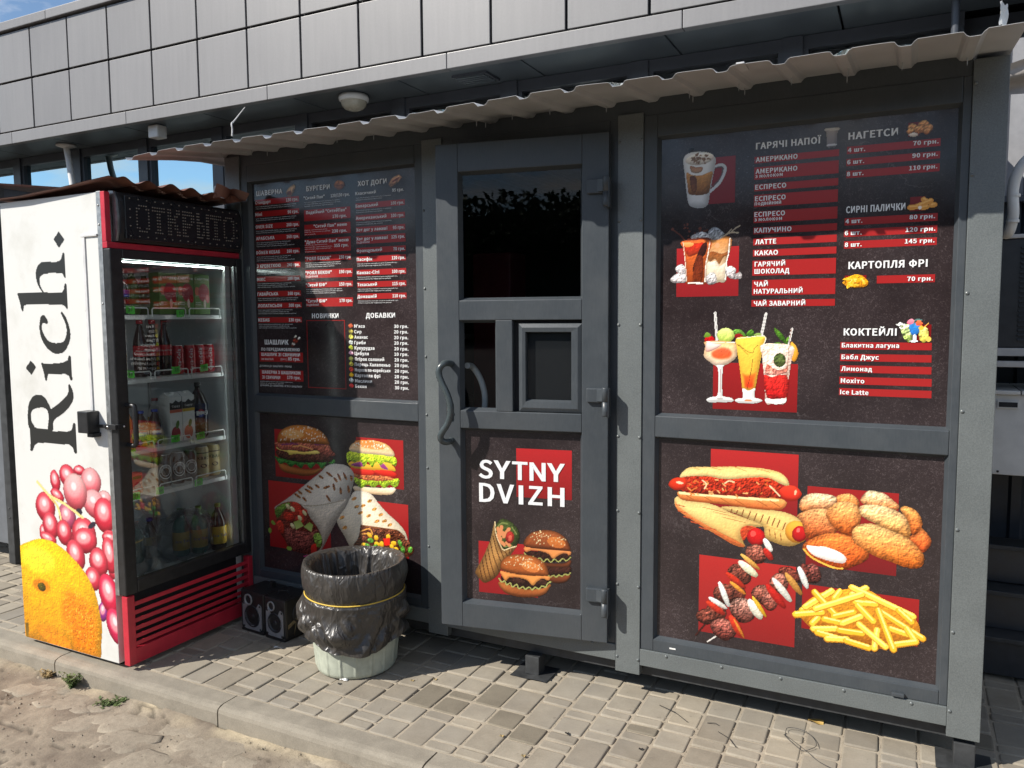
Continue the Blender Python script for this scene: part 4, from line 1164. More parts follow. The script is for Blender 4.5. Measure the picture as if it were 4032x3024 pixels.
   ('E','46582c','5a6434',30,30,[-413,1371,22,26,0]),
   ('P','e06a50','f0a898',20,35,[-455,1355,-429,1338,-396,1339,-385,1351,-390,1325,-440,1315,-463,1323]),
   ('P','f2f2ee','e4e2de',0,0,[-458,1230,-427,1228,-390,1233,-391,1218,-410,1212,-438,1212,-457,1215]),
   ('S','e0dcd8',6,0,0,[-373,1485,-383,1426]),
   ('S','8a5a40',2,0,0,[-374,1484,-380,1441,-387,1310]),
  ]),
  ('cup_picture', 22, [
   ('P','a89c92','8e8a90',10,0,[-279,2174,-236,2173,-236,2164,-240,2160,-243,2112,-256,2110,-271,2112,-274,2157,-278,2165]),
   ('S','c8c0b4',7,0,0,[-277,2170,-237,2169]),
   ('S','d4d4d8',6,0,0,[-269,2117,-245,2117]),
  ]),
  ('nugget_picture', 22, [
   ('E','e8b070','b86a38',25,30,[-10,2149,14,12,0]),
   ('E','e8b070','b86a38',25,30,[23,2155,16,13,0]),
   ('E','e8b070','b86a38',25,30,[37,2142,13,13,0]),
   ('E','e8b070','b86a38',25,30,[9,2140,17,13,0]),
   ('E','e8b070','b86a38',25,30,[-14,2137,12,10,0]),
   ('E','e8b070','b86a38',25,30,[33,2132,12,9,0]),
   ('E','f4e8dc','e8d4c0',8,0,[-6,2125,13,6,-5]),
  ]),
  ('cheese_stick_picture', 22, [
   ('S','e09a44',15,0,0,[31,1912,40,1905]),
   ('S','f2bc68',5,0,0,[31,1916,40,1908]),
   ('S','e09a44',15,0,0,[8,1889,52,1906]),
   ('S','f2bc68',5,0,0,[8,1892,52,1909]),
   ('S','e09a44',15,0,0,[-9,1888,13,1889]),
   ('S','f2bc68',5,0,0,[-9,1891,13,1892]),
   ('S','e09a44',15,0,0,[29,1885,41,1887]),
   ('S','f2bc68',5,0,0,[29,1888,41,1890]),
   ('S','e09a44',15,0,0,[55,1891,64,1893]),
   ('S','f2bc68',5,0,0,[55,1894,64,1896]),
   ('E','fff4e4','fff4e4',0,0,[21,1886,5,6,0]),
  ]),
  ('fries_picture', 22, [
   ('P','e8a020','d88a18',5,30,[-209,1645,-190,1663,-165,1671,-142,1662,-129,1643,-141,1629,-187,1630]),
   ('S','f0b020',4,0,0,[-184,1635,-170,1631]),
   ('S','f0b020',4,0,0,[-195,1660,-208,1655]),
   ('S','ffdc60',4,0,0,[-186,1645,-183,1635]),
   ('S','ffdc60',4,0,0,[-176,1646,-190,1644]),
   ('S','ffdc60',4,0,0,[-193,1657,-177,1656]),
   ('S','f0b020',4,0,0,[-168,1649,-183,1647]),
   ('S','f8c83c',4,0,0,[-191,1656,-207,1656]),
   ('S','f8c83c',4,0,0,[-176,1639,-161,1635]),
   ('S','f0b020',4,0,0,[-178,1643,-178,1633]),
   ('S','f0b020',4,0,0,[-169,1657,-181,1652]),
   ('S','f8c83c',4,0,0,[-194,1636,-193,1626]),
   ('S','f0b020',4,0,0,[-189,1638,-187,1629]),
   ('S','ffdc60',4,0,0,[-148,1654,-141,1645]),
   ('S','f0b020',4,0,0,[-190,1641,-175,1638]),
   ('S','ffdc60',4,0,0,[-180,1653,-186,1644]),
   ('S','f0b020',4,0,0,[-170,1657,-156,1652]),
   ('S','f0b020',4,0,0,[-181,1644,-194,1639]),
   ('S','f8c83c',4,0,0,[-146,1647,-139,1638]),
   ('S','ffdc60',4,0,0,[-181,1657,-166,1655]),
   ('S','f8c83c',4,0,0,[-176,1639,-190,1636]),
   ('S','f8c83c',4,0,0,[-161,1659,-176,1658]),
   ('S','f8c83c',4,0,0,[-186,1641,-177,1633]),
   ('S','f0b020',4,0,0,[-153,1651,-166,1647]),
   ('S','ffdc60',4,0,0,[-173,1656,-169,1647]),
   ('S','f0b020',4,0,0,[-175,1661,-160,1658]),
   ('S','f0b020',4,0,0,[-193,1661,-178,1657]),
  ]),
  ('cocktail_picture', 22, [
   ('P','c8d8a0','98b050',12,40,[-24,1491,-3,1499,9,1491,9,1445,-9,1447]),
   ('P','3c90d8','2870c0',12,10,[3,1501,29,1501,32,1481,27,1466,17,1462,6,1470]),
   ('P','e8ecee','ffffff',0,0,[15,1464,22,1464,24,1447,31,1444,18,1440,4,1443,15,1447]),
   ('P','f0e080','d8c850',10,30,[34,1486,56,1486,56,1444,36,1446]),
   ('E','f0c860','f0c860',0,0,[61,1450,8,8,0]),
   ('E','f4c040','f4c040',0,0,[38,1487,7,8,0]),
   ('E','f8a0b0','e86880',0,0,[6,1508,11,8,30]),
   ('E','f08050','e05030',0,0,[31,1503,10,9,0]),
   ('S','58807c',3,0,0,[16,1499,19,1514,39,1514]),
   ('S','f0b050',3,0,0,[47,1491,59,1503]),
   ('D','f2f4ee',14,3,4,[-38,1499,-16,1508,-8,1489,-25,1486]),
  ]),
  ('bean_picture', 22, [
   ('E','161414','302828',0,0,[-745,2148,10,5,25]),
   ('D','606068',5,6,2,[-814,2109,-787,2106,-786,2065,-814,2067]),
   ('D','70707a',8,5,2,[-580,2122,-518,2098,-517,2053,-573,2058]),
  ]),
 ],
 'left_menu': [
  ('wrap_picture', 30, [
   ('P','c8a880','a87858',20,30,[-2717,2146,-2696,2164,-2668,2176,-2660,2167,-2664,2150,-2677,2132,-2690,2121,-2708,2124]),
   ('E','8a3c28','6a2c20',10,30,[-2698,2137,15,10,0]),
  ]),
  ('burger_picture', 30, [
   ('P','b07040','8a5030',20,20,[-2422,2159,-2412,2169,-2393,2172,-2372,2166,-2364,2154,-2363,2145,-2380,2132,-2404,2132,-2422,2146]),
   ('S','5a2c1c',4,0,0,[-2422,2153,-2363,2147]),
  ]),
  ('hot_dog_picture', 30, [
   ('P','c89468','a87048',20,30,[-2112,2136,-2094,2157,-2059,2169,-2046,2162,-2048,2150,-2072,2133,-2099,2122,-2110,2125]),
   ('S','7a3020',8,0,0,[-2090,2143,-2061,2156]),
  ]),
  ('kebab_picture', 30, [
   ('E','6a3428','6a3428',10,20,[-2704,1402,9,5,30]),
   ('E','d8d4c8','d8d4c8',10,20,[-2700,1411,9,5,30]),
   ('E','5c2c22','5c2c22',10,20,[-2696,1419,9,5,30]),
   ('E','a83c2c','a83c2c',10,20,[-2692,1428,9,5,30]),
   ('E','6a3428','6a3428',10,20,[-2689,1436,9,5,30]),
   ('E','d0ccc0','d0ccc0',10,20,[-2685,1445,9,5,30]),
   ('E','6a3428','6a3428',10,20,[-2702,1401,9,5,30]),
   ('E','d8d4c8','d8d4c8',10,20,[-2694,1408,9,5,30]),
   ('E','5c2c22','5c2c22',10,20,[-2686,1415,9,5,30]),
   ('E','a83c2c','a83c2c',10,20,[-2678,1422,9,5,30]),
   ('E','6a3428','6a3428',10,20,[-2670,1429,9,5,30]),
   ('E','d0ccc0','d0ccc0',10,20,[-2663,1436,9,5,30]),
  ]),
  ('topping_picture', 30, [
   ('E','b0583c','b0583c',15,35,[-2345,1497,13,9,0]),
  ]),
  ('topping_picture', 30, [
   ('E','988c48','988c48',15,35,[-2345,1471,13,9,0]),
  ]),
  ('topping_picture', 30, [
   ('E','d8d060','d8d060',15,35,[-2345,1446,13,9,0]),
  ]),
  ('topping_picture', 30, [
   ('E','c8ccc8','c8ccc8',15,35,[-2345,1420,13,9,0]),
  ]),
  ('topping_picture', 30, [
   ('E','a8b040','a8b040',15,35,[-2346,1395,13,9,0]),
  ]),
  ('topping_picture', 30, [
   ('E','f0b0c8','f0b0c8',15,35,[-2346,1369,13,9,0]),
  ]),
  ('topping_picture', 30, [
   ('E','d8d870','d8d870',15,35,[-2346,1343,13,9,0]),
  ]),
  ('topping_picture', 30, [
   ('E','d8c850','d8c850',15,35,[-2346,1318,13,9,0]),
  ]),
  ('topping_picture', 30, [
   ('E','e04838','e04838',15,35,[-2346,1292,13,9,0]),
  ]),
  ('topping_picture', 30, [
   ('E','f0b020','f0b020',15,35,[-2346,1266,13,9,0]),
  ]),
  ('topping_picture', 30, [
   ('E','c8d0cc','c8d0cc',15,35,[-2347,1241,13,9,0]),
  ]),
  ('topping_picture', 30, [
   ('E','d84040','d84040',15,35,[-2347,1215,13,9,0]),
  ]),
 ],
 'fridge': [
  ('lettering', 35, [
   ('P','2c2c2a','2c2c2a',0,0,[-3598,1033,-3609,1075,-3605,1118,-3593,1156,-3565,1183,-3527,1193,-3485,1187,-3455,1159,-3437,1126,-3433,1084,-3437,1032,-3524,1032]),
   ('H',0,0,0,0,[-3571,1055,-3588,1076,-3587,1103,-3571,1124,-3532,1136,-3490,1138,-3462,1125,-3452,1083,-3455,1041,-3499,1039,-3557,1041]),
   ('P','2c2c2a','2c2c2a',0,0,[-3441,1128,-3390,1154,-3326,1195,-3304,1224,-3306,1245,-3297,1248,-3284,1230,-3275,1200,-3292,1163,-3344,1124,-3412,1090,-3432,1063,-3440,1032,-3466,1030,-3457,1083]),
   ('Q','2c2c2a','2c2c2a',0,0,[-3598,1034,-3567,1031,-3441,1031,-3320,1037,-3297,1048,-3286,1077,-3273,1078,-3274,991,-3272,943,-3286,942,-3298,968,-3324,981,-3487,978,-3546,974,-3573,959,-3588,934,-3605,933,-3598,980]),
   ('Q','2c2c2a','2c2c2a',0,0,[-3490,1341,-3456,1334,-3342,1342,-3301,1355,-3292,1374,-3282,1374,-3280,1326,-3278,1271,-3289,1270,-3299,1288,-3322,1296,-3441,1293,-3451,1280,-3456,1263,-3466,1263,-3472,1296]),
   ('P','2c2c2a','2c2c2a',0,0,[-3601,1316,-3583,1333,-3565,1346,-3545,1335,-3532,1321,-3546,1302,-3564,1287,-3586,1301]),
   ('P','2c2c2a','2c2c2a',0,0,[-3479,1532,-3486,1501,-3478,1455,-3449,1414,-3402,1389,-3362,1386,-3321,1395,-3287,1431,-3275,1466,-3281,1506,-3301,1547,-3323,1568,-3331,1562,-3321,1547,-3300,1511,-3297,1476,-3318,1441,-3350,1430,-3398,1430,-3438,1445,-3467,1481,-3472,1507,-3455,1522,-3435,1517,-3427,1524,-3437,1545,-3457,1554,-3474,1545]),
   ('Q','2c2c2a','2c2c2a',0,0,[-3634,1653,-3615,1606,-3609,1576,-3599,1575,-3593,1599,-3564,1606,-3432,1604,-3320,1601,-3297,1592,-3290,1581,-3284,1582,-3285,1621,-3285,1691,-3294,1691,-3298,1671,-3316,1651,-3444,1653,-3593,1653]),
   ('P','2c2c2a','2c2c2a',0,0,[-3450,1653,-3481,1691,-3491,1732,-3483,1762,-3456,1784,-3415,1787,-3344,1785,-3311,1796,-3297,1820,-3287,1821,-3287,1785,-3286,1718,-3294,1719,-3302,1732,-3324,1739,-3403,1740,-3444,1735,-3466,1720,-3469,1690,-3440,1653]),
   ('P','2c2c2a','2c2c2a',0,0,[-3351,1884,-3334,1900,-3317,1914,-3299,1898,-3283,1881,-3299,1864,-3318,1848,-3337,1866]),
  ]),
  ('fruit_picture', 40, [
   ('E','e85060','bc1c34',24,3,[-3262,868,39,22,0]),
   ('E','fac4c4','f09a9c',75,4,[-3267,872,28,14,0]),
   ('E','fff0f0','ffe8ea',80,0,[-3267,874,12,7,0]),
   ('E','e85060','bc1c34',24,3,[-3436,806,34,50,10]),
   ('E','fac4c4','f09a9c',75,4,[-3440,815,25,33,10]),
   ('E','fff0f0','ffe8ea',80,0,[-3439,820,10,15,10]),
   ('E','e85060','bc1c34',24,3,[-3345,835,59,52,-20]),
   ('E','fac4c4','f09a9c',75,4,[-3351,843,43,34,-20]),
   ('E','fff0f0','ffe8ea',80,0,[-3351,849,18,16,-20]),
   ('E','f4b0b0','d84858',24,3,[-3188,823,68,63,15]),
   ('E','fac4c4','f09a9c',75,4,[-3196,833,49,42,15]),
   ('E','fff0f0','ffe8ea',80,0,[-3195,840,21,19,15]),
   ('E','e85060','bc1c34',24,3,[-3426,741,48,28,-20]),
   ('E','fac4c4','f09a9c',75,4,[-3431,745,34,18,-20]),
   ('E','fff0f0','ffe8ea',80,0,[-3431,748,14,8,-20]),
   ('E','f6c0c0','e06068',24,3,[-3101,760,45,31,0]),
   ('E','fac4c4','f09a9c',75,4,[-3106,765,33,20,0]),
   ('E','fff0f0','ffe8ea',80,0,[-3106,768,14,9,0]),
   ('E','f6b8b8','d84858',24,3,[-3172,727,75,63,-10]),
   ('E','fac4c4','f09a9c',75,4,[-3181,738,54,42,-10]),
   ('E','fff0f0','ffe8ea',80,0,[-3180,744,23,19,-10]),
   ('E','e85060','bc1c34',24,3,[-3519,676,70,71,15]),
   ('E','fac4c4','f09a9c',75,4,[-3526,687,51,47,15]),
   ('E','fff0f0','ffe8ea',80,0,[-3525,695,21,21,15]),
   ('E','c87088','a83058',24,3,[-3364,650,58,62,35]),
   ('E','fac4c4','f09a9c',75,4,[-3371,658,42,41,35]),
   ('E','fff0f0','ffe8ea',80,0,[-3371,664,18,19,35]),
   ('E','e84a5c','c81c34',24,3,[-3107,683,72,78,0]),
   ('E','fac4c4','f09a9c',75,4,[-3115,696,52,52,0]),
   ('E','fff0f0','ffe8ea',80,0,[-3114,705,22,23,0]),
   ('E','f8ccc6','d84050',24,3,[-3298,769,82,83,10]),
   ('E','fac4c4','f09a9c',75,4,[-3307,783,60,55,10]),
   ('E','fff0f0','ffe8ea',80,0,[-3306,792,25,25,10]),
   ('E','e85060','bc1c34',24,3,[-3546,560,24,34,0]),
   ('E','fac4c4','f09a9c',75,4,[-3548,565,17,22,0]),
   ('E','fff0f0','ffe8ea',80,0,[-3548,569,7,10,0]),
   ('E','e85060','bc1c34',24,3,[-3488,593,56,65,10]),
   ('E','fac4c4','f09a9c',75,4,[-3494,604,41,43,10]),
   ('E','fff0f0','ffe8ea',80,0,[-3493,611,17,20,10]),
   ('E','e85060','bc1c34',24,3,[-3510,532,60,27,-10]),
   ('E','fac4c4','f09a9c',75,4,[-3517,535,43,18,-10]),
   ('E','fff0f0','ffe8ea',80,0,[-3517,538,18,8,-10]),
   ('E','e85060','bc1c34',24,3,[-3076,595,45,26,0]),
   ('E','fac4c4','f09a9c',75,4,[-3081,599,33,17,0]),
   ('E','fff0f0','ffe8ea',80,0,[-3081,602,14,8,0]),
   ('E','e85060','bc1c34',24,3,[-3347,520,37,27,0]),
   ('E','fac4c4','f09a9c',75,4,[-3351,524,26,18,0]),
   ('E','fff0f0','ffe8ea',80,0,[-3350,527,11,8,0]),
   ('E','e85060','bc1c34',24,3,[-3254,586,82,71,10]),
   ('E','fac4c4','f09a9c',75,4,[-3263,598,59,47,10]),
   ('E','fff0f0','ffe8ea',80,0,[-3262,605,25,21,10]),
   ('E','e85060','bc1c34',24,3,[-3384,553,53,40,0]),
   ('E','fac4c4','f09a9c',75,4,[-3390,560,38,27,0]),
   ('E','fff0f0','ffe8ea',80,0,[-3390,564,16,12,0]),
   ('E','e85060','bc1c34',24,3,[-3391,573,53,59,8]),
   ('E','fac4c4','f09a9c',75,4,[-3396,582,38,39,8]),
   ('E','fff0f0','ffe8ea',80,0,[-3396,589,16,18,8]),
   ('E','302838','302838',0,0,[-3196,627,12,29,-60]),
   ('E','302838','302838',0,0,[-3278,680,20,16,0]),
   ('E','e85060','bc1c34',24,3,[-3248,554,82,58,10]),
   ('E','fac4c4','f09a9c',75,4,[-3257,563,59,38,10]),
   ('E','fff0f0','ffe8ea',80,0,[-3257,569,25,17,10]),
   ('E','e85060','bc1c34',24,3,[-3077,585,53,26,0]),
   ('E','fac4c4','f09a9c',75,4,[-3083,589,38,17,0]),
   ('E','fff0f0','ffe8ea',80,0,[-3083,592,16,8,0]),
   ('E','e85060','bc1c34',24,3,[-3154,566,1,1,0]),
   ('E','fac4c4','f09a9c',75,4,[-3154,566,1,0,0]),
   ('E','fff0f0','ffe8ea',80,0,[-3154,566,0,0,0]),
   ('E','e85060','bc1c34',24,3,[-3318,477,61,74,25]),
   ('E','fac4c4','f09a9c',75,4,[-3325,488,44,49,25]),
   ('E','fff0f0','ffe8ea',80,0,[-3324,495,18,22,25]),
   ('E','e85060','bc1c34',24,3,[-3065,439,34,36,0]),
   ('E','fac4c4','f09a9c',75,4,[-3069,445,25,24,0]),
   ('E','fff0f0','ffe8ea',80,0,[-3068,448,10,11,0]),
   ('E','e85060','bc1c34',24,3,[-3086,507,47,82,10]),
   ('E','fac4c4','f09a9c',75,4,[-3091,521,34,54,10]),
   ('E','fff0f0','ffe8ea',80,0,[-3090,530,14,24,10]),
   ('E','e85060','bc1c34',24,3,[-3162,466,63,65,10]),
   ('E','fac4c4','f09a9c',75,4,[-3169,477,45,43,10]),
   ('E','fff0f0','ffe8ea',80,0,[-3168,484,19,20,10]),
   ('E','e85060','bc1c34',24,3,[-3207,384,54,54,25]),
   ('E','fac4c4','f09a9c',75,4,[-3213,392,39,35,25]),
   ('E','fff0f0','ffe8ea',80,0,[-3213,397,16,16,25]),
   ('E','a83890','7a1c78',24,3,[-3148,244,32,47,-15]),
   ('E','fac4c4','f09a9c',75,4,[-3151,252,23,31,-15]),
   ('E','fff0f0','ffe8ea',80,0,[-3151,257,10,14,-15]),
   ('E','ec3458','c8103c',24,3,[-3103,330,65,93,18]),
   ('E','fac4c4','f09a9c',75,4,[-3110,344,47,61,18]),
   ('E','fff0f0','ffe8ea',80,0,[-3109,354,20,28,18]),
   ('E','e83460','c41448',24,3,[-3068,190,57,84,22]),
   ('E','fac4c4','f09a9c',75,4,[-3074,203,41,55,22]),
   ('E','fff0f0','ffe8ea',80,0,[-3073,211,17,25,22]),
   ('S','f0dc90',12,0,0,[-3567,789,-3492,737,-3430,690,-3410,634]),
   ('S','f0dc90',12,0,0,[-3484,733,-3380,706,-3256,656]),
   ('S','d8b860',4,0,0,[-3468,724,-3423,681]),
   ('P','fbc81c','f09a10',12,14,[-3743,451,-3659,495,-3579,519,-3494,521,-3422,500,-3351,467,-3290,428,-3238,382,-3203,330,-3181,270,-3167,210,-3166,147,-3177,81,-3200,11,-3372,12,-3548,9,-3722,8,-3729,80,-3732,192,-3736,332]),
   ('P','f48c14','e87808',60,22,[-3410,341,-3314,323,-3229,294,-3185,259,-3168,199,-3168,136,-3184,69,-3212,14,-3372,15,-3399,83,-3460,149,-3469,235]),
   ('E','ffe83c','ffd828',60,14,[-3597,418,145,83,0]),
   ('E','d87a14','e08a10',50,12,[-3582,296,73,42,0]),
   ('E','e88a10','f08c14',60,18,[-3509,63,134,51,-10]),
   ('E','5a5010','40400c',25,50,[-3578,291,31,20,0]),
   ('D','f8c040',130,11,4,[-3410,341,-3253,290,-3190,195,-3210,43,-3399,83]),
   ('Q','6a5018','8a6a20',0,0,[-3721,93,-3696,100,-3701,29,-3723,22]),
  ]),
 ],
}# ------------------------------------------------------------------ print helpers (flat graphics on posters)
def smooth_poly(p):
    p = np.array(p, float).reshape(-1, 2)
    a = np.roll(p, 1, 0); c = np.roll(p, -1, 0); d = np.roll(p, -2, 0); out = []
    for t in (0, .25, .5, .75):
        out.append(.5 * (2 * p + (c - a) * t + (2 * a - 5 * p + 4 * c - d) * t * t + (3 * p - a - 3 * c + d) * t ** 3))
    return np.stack(out, 1).reshape(-1, 2)
def inside(P, X, Y):
    n = len(P); r = np.zeros(X.shape, bool)
    for i in range(n):
        x0, y0 = P[i]; x1, y1 = P[(i + 1) % n]
        if y0 == y1: continue
        c = ((y0 > Y) != (y1 > Y)) & (X < (x1 - x0) * (Y - y0) / (y1 - y0) + x0)
        r ^= c
    return r
def segdist(P, X, Y, closed=True):
    d = np.full(X.shape, 1e9); n = len(P)
    for i in range(n if closed else n - 1):
        a = P[i]; b = P[(i + 1) % n]; ab = b - a; L = ab @ ab + 1e-9
        t = np.clip(((X - a[0]) * ab[0] + (Y - a[1]) * ab[1]) / L, 0, 1)
        d = np.minimum(d, (X - a[0] - t * ab[0]) ** 2 + (Y - a[1] - t * ab[1]) ** 2)
    return np.sqrt(d)
def hexc(h): return np.array([int(h[i:i + 2], 16) / 255 for i in (0, 2, 4)])

def picture(layers, res):
    """paints flat shapes (millimetres) and returns (grid x, grid z, colours, mask)"""
    res = res / 10.0
    xs = []; zs = []
    for L in layers:
        if L[0] == 'H': continue
        p = L[5]
        if L[0] == 'E': xs += [p[0] - max(p[2:4]), p[0] + max(p[2:4])]; zs += [p[1] - max(p[2:4]), p[1] + max(p[2:4])]
        else: xs += p[0::2]; zs += p[1::2]
    x0, x1, z0, z1 = min(xs) - 12, max(xs) + 12, min(zs) - 12, max(zs) + 12
    gx = np.arange(x0, x1, res); gz = np.arange(z0, z1, res)
    X, Y = np.meshgrid(gx, gz)
    colr = np.zeros(X.shape + (3,)); mask = np.zeros(X.shape, bool)
    def win(px0, px1, py0, py1):
        i0 = max(0, int((px0 - x0) / res) - 1); i1 = min(len(gx), int((px1 - x0) / res) + 3)
        j0 = max(0, int((py0 - z0) / res) - 1); j1 = min(len(gz), int((py1 - z0) / res) + 3)
        return slice(j0, j1), slice(i0, i1)
    for L in layers:
        k = L[0]
        if k in 'PQHE':
            if k == 'E':
                cx, cz, rx, rz, rot = L[5]; rx = max(rx, 1); rz = max(rz, 1); rot = math.radians(rot)
                a = np.linspace(0, 2 * PI, 21)[:-1]
                if L[4] >= 40:
                    a = np.linspace(0, 2 * PI, 29)[:-1]; lump = 1 + .34 * (fbm(np.cos(a) * 1.3 + cx * .7, np.sin(a) * 1.3 + cz * .7, 3) - .42)
                else: lump = 1
                u = rx * np.cos(a) * lump; v = rz * np.sin(a) * lump
                P = np.stack([cx + u * math.cos(rot) - v * math.sin(rot), cz + u * math.sin(rot) + v * math.cos(rot)], 1)
            else: P = smooth_poly(L[5]) if k in 'PH' else np.array(L[5], float).reshape(-1, 2)
            w = win(P[:, 0].min(), P[:, 0].max(), P[:, 1].min(), P[:, 1].max())
            x = X[w]; y = Y[w]
            ins = inside(P, x, y)
            if k == 'H': mask[w] &= ~ins; continue
            if L[3] >= 40: ins = ins & mask[w]
            cxs = float(P[0, 0]) * .37
            c1 = hexc(L[1]); c2 = hexc(L[2]); e = L[3] / 100.0; nz = L[4] / 100.0
            t = np.clip((P[:, 1].max() - y) / (np.ptp(P[:, 1]) + 1e-6), 0, 1)[..., None]
            c = c1 * (1 - t) + c2 * t
            if nz:
                n = (fbm(x / 16.0 + cxs, y / 16.0, 3) - .44) * 2.2 + (vnoise(x / 6.0 + 31, y / 5.0) - .5) * .5
                h1 = lambda a, b: fbm(a / 8.0 + cxs, b / 7.0, 2) + .35 * vnoise(a / 3.6, b / 3.6)
                emb = h1(x - 1.3, y + 1.3) - h1(x + 1.3, y - 1.3)      # printed photo grain: small lit bumps
                c = c * (1 + nz * (.9 * n - 4.2 * emb))[..., None]
            alpha = ins
            if e:
                d = segdist(P, x, y); wd = 0.22 * min(np.ptp(P[:, 0]), np.ptp(P[:, 1])) + 1
                f = np.clip(d / wd, 0, 1)
                if e >= .4:       # soft patch that fades into what lies below
                    f = (f * f * (3 - 2 * f) * min(1, 1.6 - e))[..., None]
                    c = colr[w] * (1 - f) + c * f
                else:
                    c = c * (1 - e * 1.3 * (1 - f) ** 1.5)[..., None]
                    # printed photo: rounded form, brighter towards its upper left
                    if min(d.shape) > 2:
                        gy, gx_ = np.gradient(np.minimum(d, wd))
                        c = c * (1 + .16 * np.clip(gx_ / res * .6 - gy / res * .9, -1, 1) * (1 - f))[..., None]
                    c = c * (1 + .18 * np.clip((y - P[:, 1].mean()) / (np.ptp(P[:, 1]) + 1), -.6, .6))[..., None]
            cw = colr[w]; cw[ins] = np.clip(c, 0, 1)[ins]; mask[w] |= ins
        elif k == 'S':
            P = np.array(L[5], float).reshape(-1, 2); r = L[2] / 2.0
            w = win(P[:, 0].min() - r, P[:, 0].max() + r, P[:, 1].min() - r, P[:, 1].max() + r)
            if len(P) > 2:
                q = []
                for i in range(len(P) - 1):
                    a = P[max(i - 1, 0)]; b = P[i]; c_ = P[i + 1]; d_ = P[min(i + 2, len(P) - 1)]
                    for t in (0, .33, .66): q.append(.5 * (2 * b + (c_ - a) * t + (2 * a - 5 * b + 4 * c_ - d_) * t * t + (3 * b - a - 3 * c_ + d_) * t ** 3))
                P = np.array(q + [P[-1]])
            d = segdist(P, X[w], Y[w], False); ins = d < r
            cw = colr[w]; cw[ins] = hexc(L[1]); mask[w] |= ins
        elif k == 'D':
            rng = random.Random(L[3]); P = smooth_poly(L[5]); n = 0; tries = 0
            while n < L[2] and tries < 4000:
                tries += 1
                px = rng.uniform(P[:, 0].min(), P[:, 0].max()); py = rng.uniform(P[:, 1].min(), P[:, 1].max())
                if not inside(P, np.array([px]), np.array([py]))[0]: continue
                n += 1; r = L[4] * rng.uniform(.45, .8); a = rng.uniform(0, PI)
                w = win(px - 2 * r, px + 2 * r, py - 2 * r, py + 2 * r)
                u = (X[w] - px) * math.cos(a) + (Y[w] - py) * math.sin(a); v = -(X[w] - px) * math.sin(a) + (Y[w] - py) * math.cos(a)
                ins = (u / (1.5 * r)) ** 2 + (v / r) ** 2 < 1
                cw = colr[w]; cw[ins] = hexc(L[1]) * rng.uniform(.85, 1.05); mask[w] |= ins
    return gx, gz, np.clip(colr, 0, 1), mask

def build_picture(name, layers, res, y, mat, parent, clip=None):
    gx, gz, c, m = picture(layers, res)
    if clip:
        m &= ((gx >= clip[0]) & (gx <= clip[2]))[None, :] & ((gz >= clip[1]) & (gz <= clip[3]))[:, None]
    # spread colour one cell outwards so that rims keep their colour
    cc = c.copy(); mm = m.copy()
    for dj, di in ((0, 1), (0, -1), (1, 0), (-1, 0), (1, 1), (-1, -1), (1, -1), (-1, 1)):
        s = np.roll(np.roll(m, dj, 0), di, 1) & ~mm
        cc[s] = np.roll(np.roll(c, dj, 0), di, 1)[s]; mm |= s
    cnt = m[:-1, :-1].astype(int) + m[1:, :-1] + m[:-1, 1:] + m[1:, 1:]
    cell = cnt >= 2
    W = len(gx); J, I_ = np.nonzero(cell)
    idx = np.stack([J * W + I_, J * W + I_ + 1, (J + 1) * W + I_ + 1, (J + 1) * W + I_], 1)
    used = np.unique(idx); remap = np.full(W * len(gz), -1); remap[used] = np.arange(len(used))
    X, Zg = np.meshgrid(gx, gz)
    V = np.stack([X.ravel()[used] / 1000, np.full(len(used), y), Zg.ravel()[used] / 1000], 1)
    me = bpy.data.meshes.new(name)
    me.vertices.add(len(V)); me.vertices.foreach_set('co', V.ravel())
    F = remap[idx]
    me.loops.add(F.size); me.loops.foreach_set('vertex_index', F.ravel())
    me.polygons.add(len(F)); me.polygons.foreach_set('loop_start', np.arange(0, F.size, 4)); me.polygons.foreach_set('loop_total', np.full(len(F), 4))
    me.update(); me.validate()
    s = cc.reshape(-1, 3)[used]
    l = np.where(s > .04045, ((s + .055) / 1.055) ** 2.4, s / 12.92)
    at = me.color_attributes.new('ink', 'FLOAT_COLOR', 'POINT')
    at.data.foreach_set('color', np.concatenate([l, np.ones((len(l), 1))], 1).ravel().astype(np.float32))
    me.materials.append(M[mat] if isinstance(mat, str) else mat)
    return link(name, me, parent)

def build_rect(name, r, y, mat, parent, clip=None):
    x0, z0, x1, z1 = [v / 1000 for v in r[:4]]
    me = bpy.data.meshes.new(name)
    me.from_pydata([(x0, y, z0), (x1, y, z0), (x1, y, z1), (x0, y, z1)], [], [(0, 1, 2, 3)])
    at = me.color_attributes.new('ink', 'FLOAT_COLOR', 'POINT')
    a = lin(r[4]); b = lin(r[5])
    at.data.foreach_set('color', np.array([*b, 1, *b, 1, *a, 1, *a, 1], np.float32))
    me.materials.append(M[mat]); return link(name, me, parent)

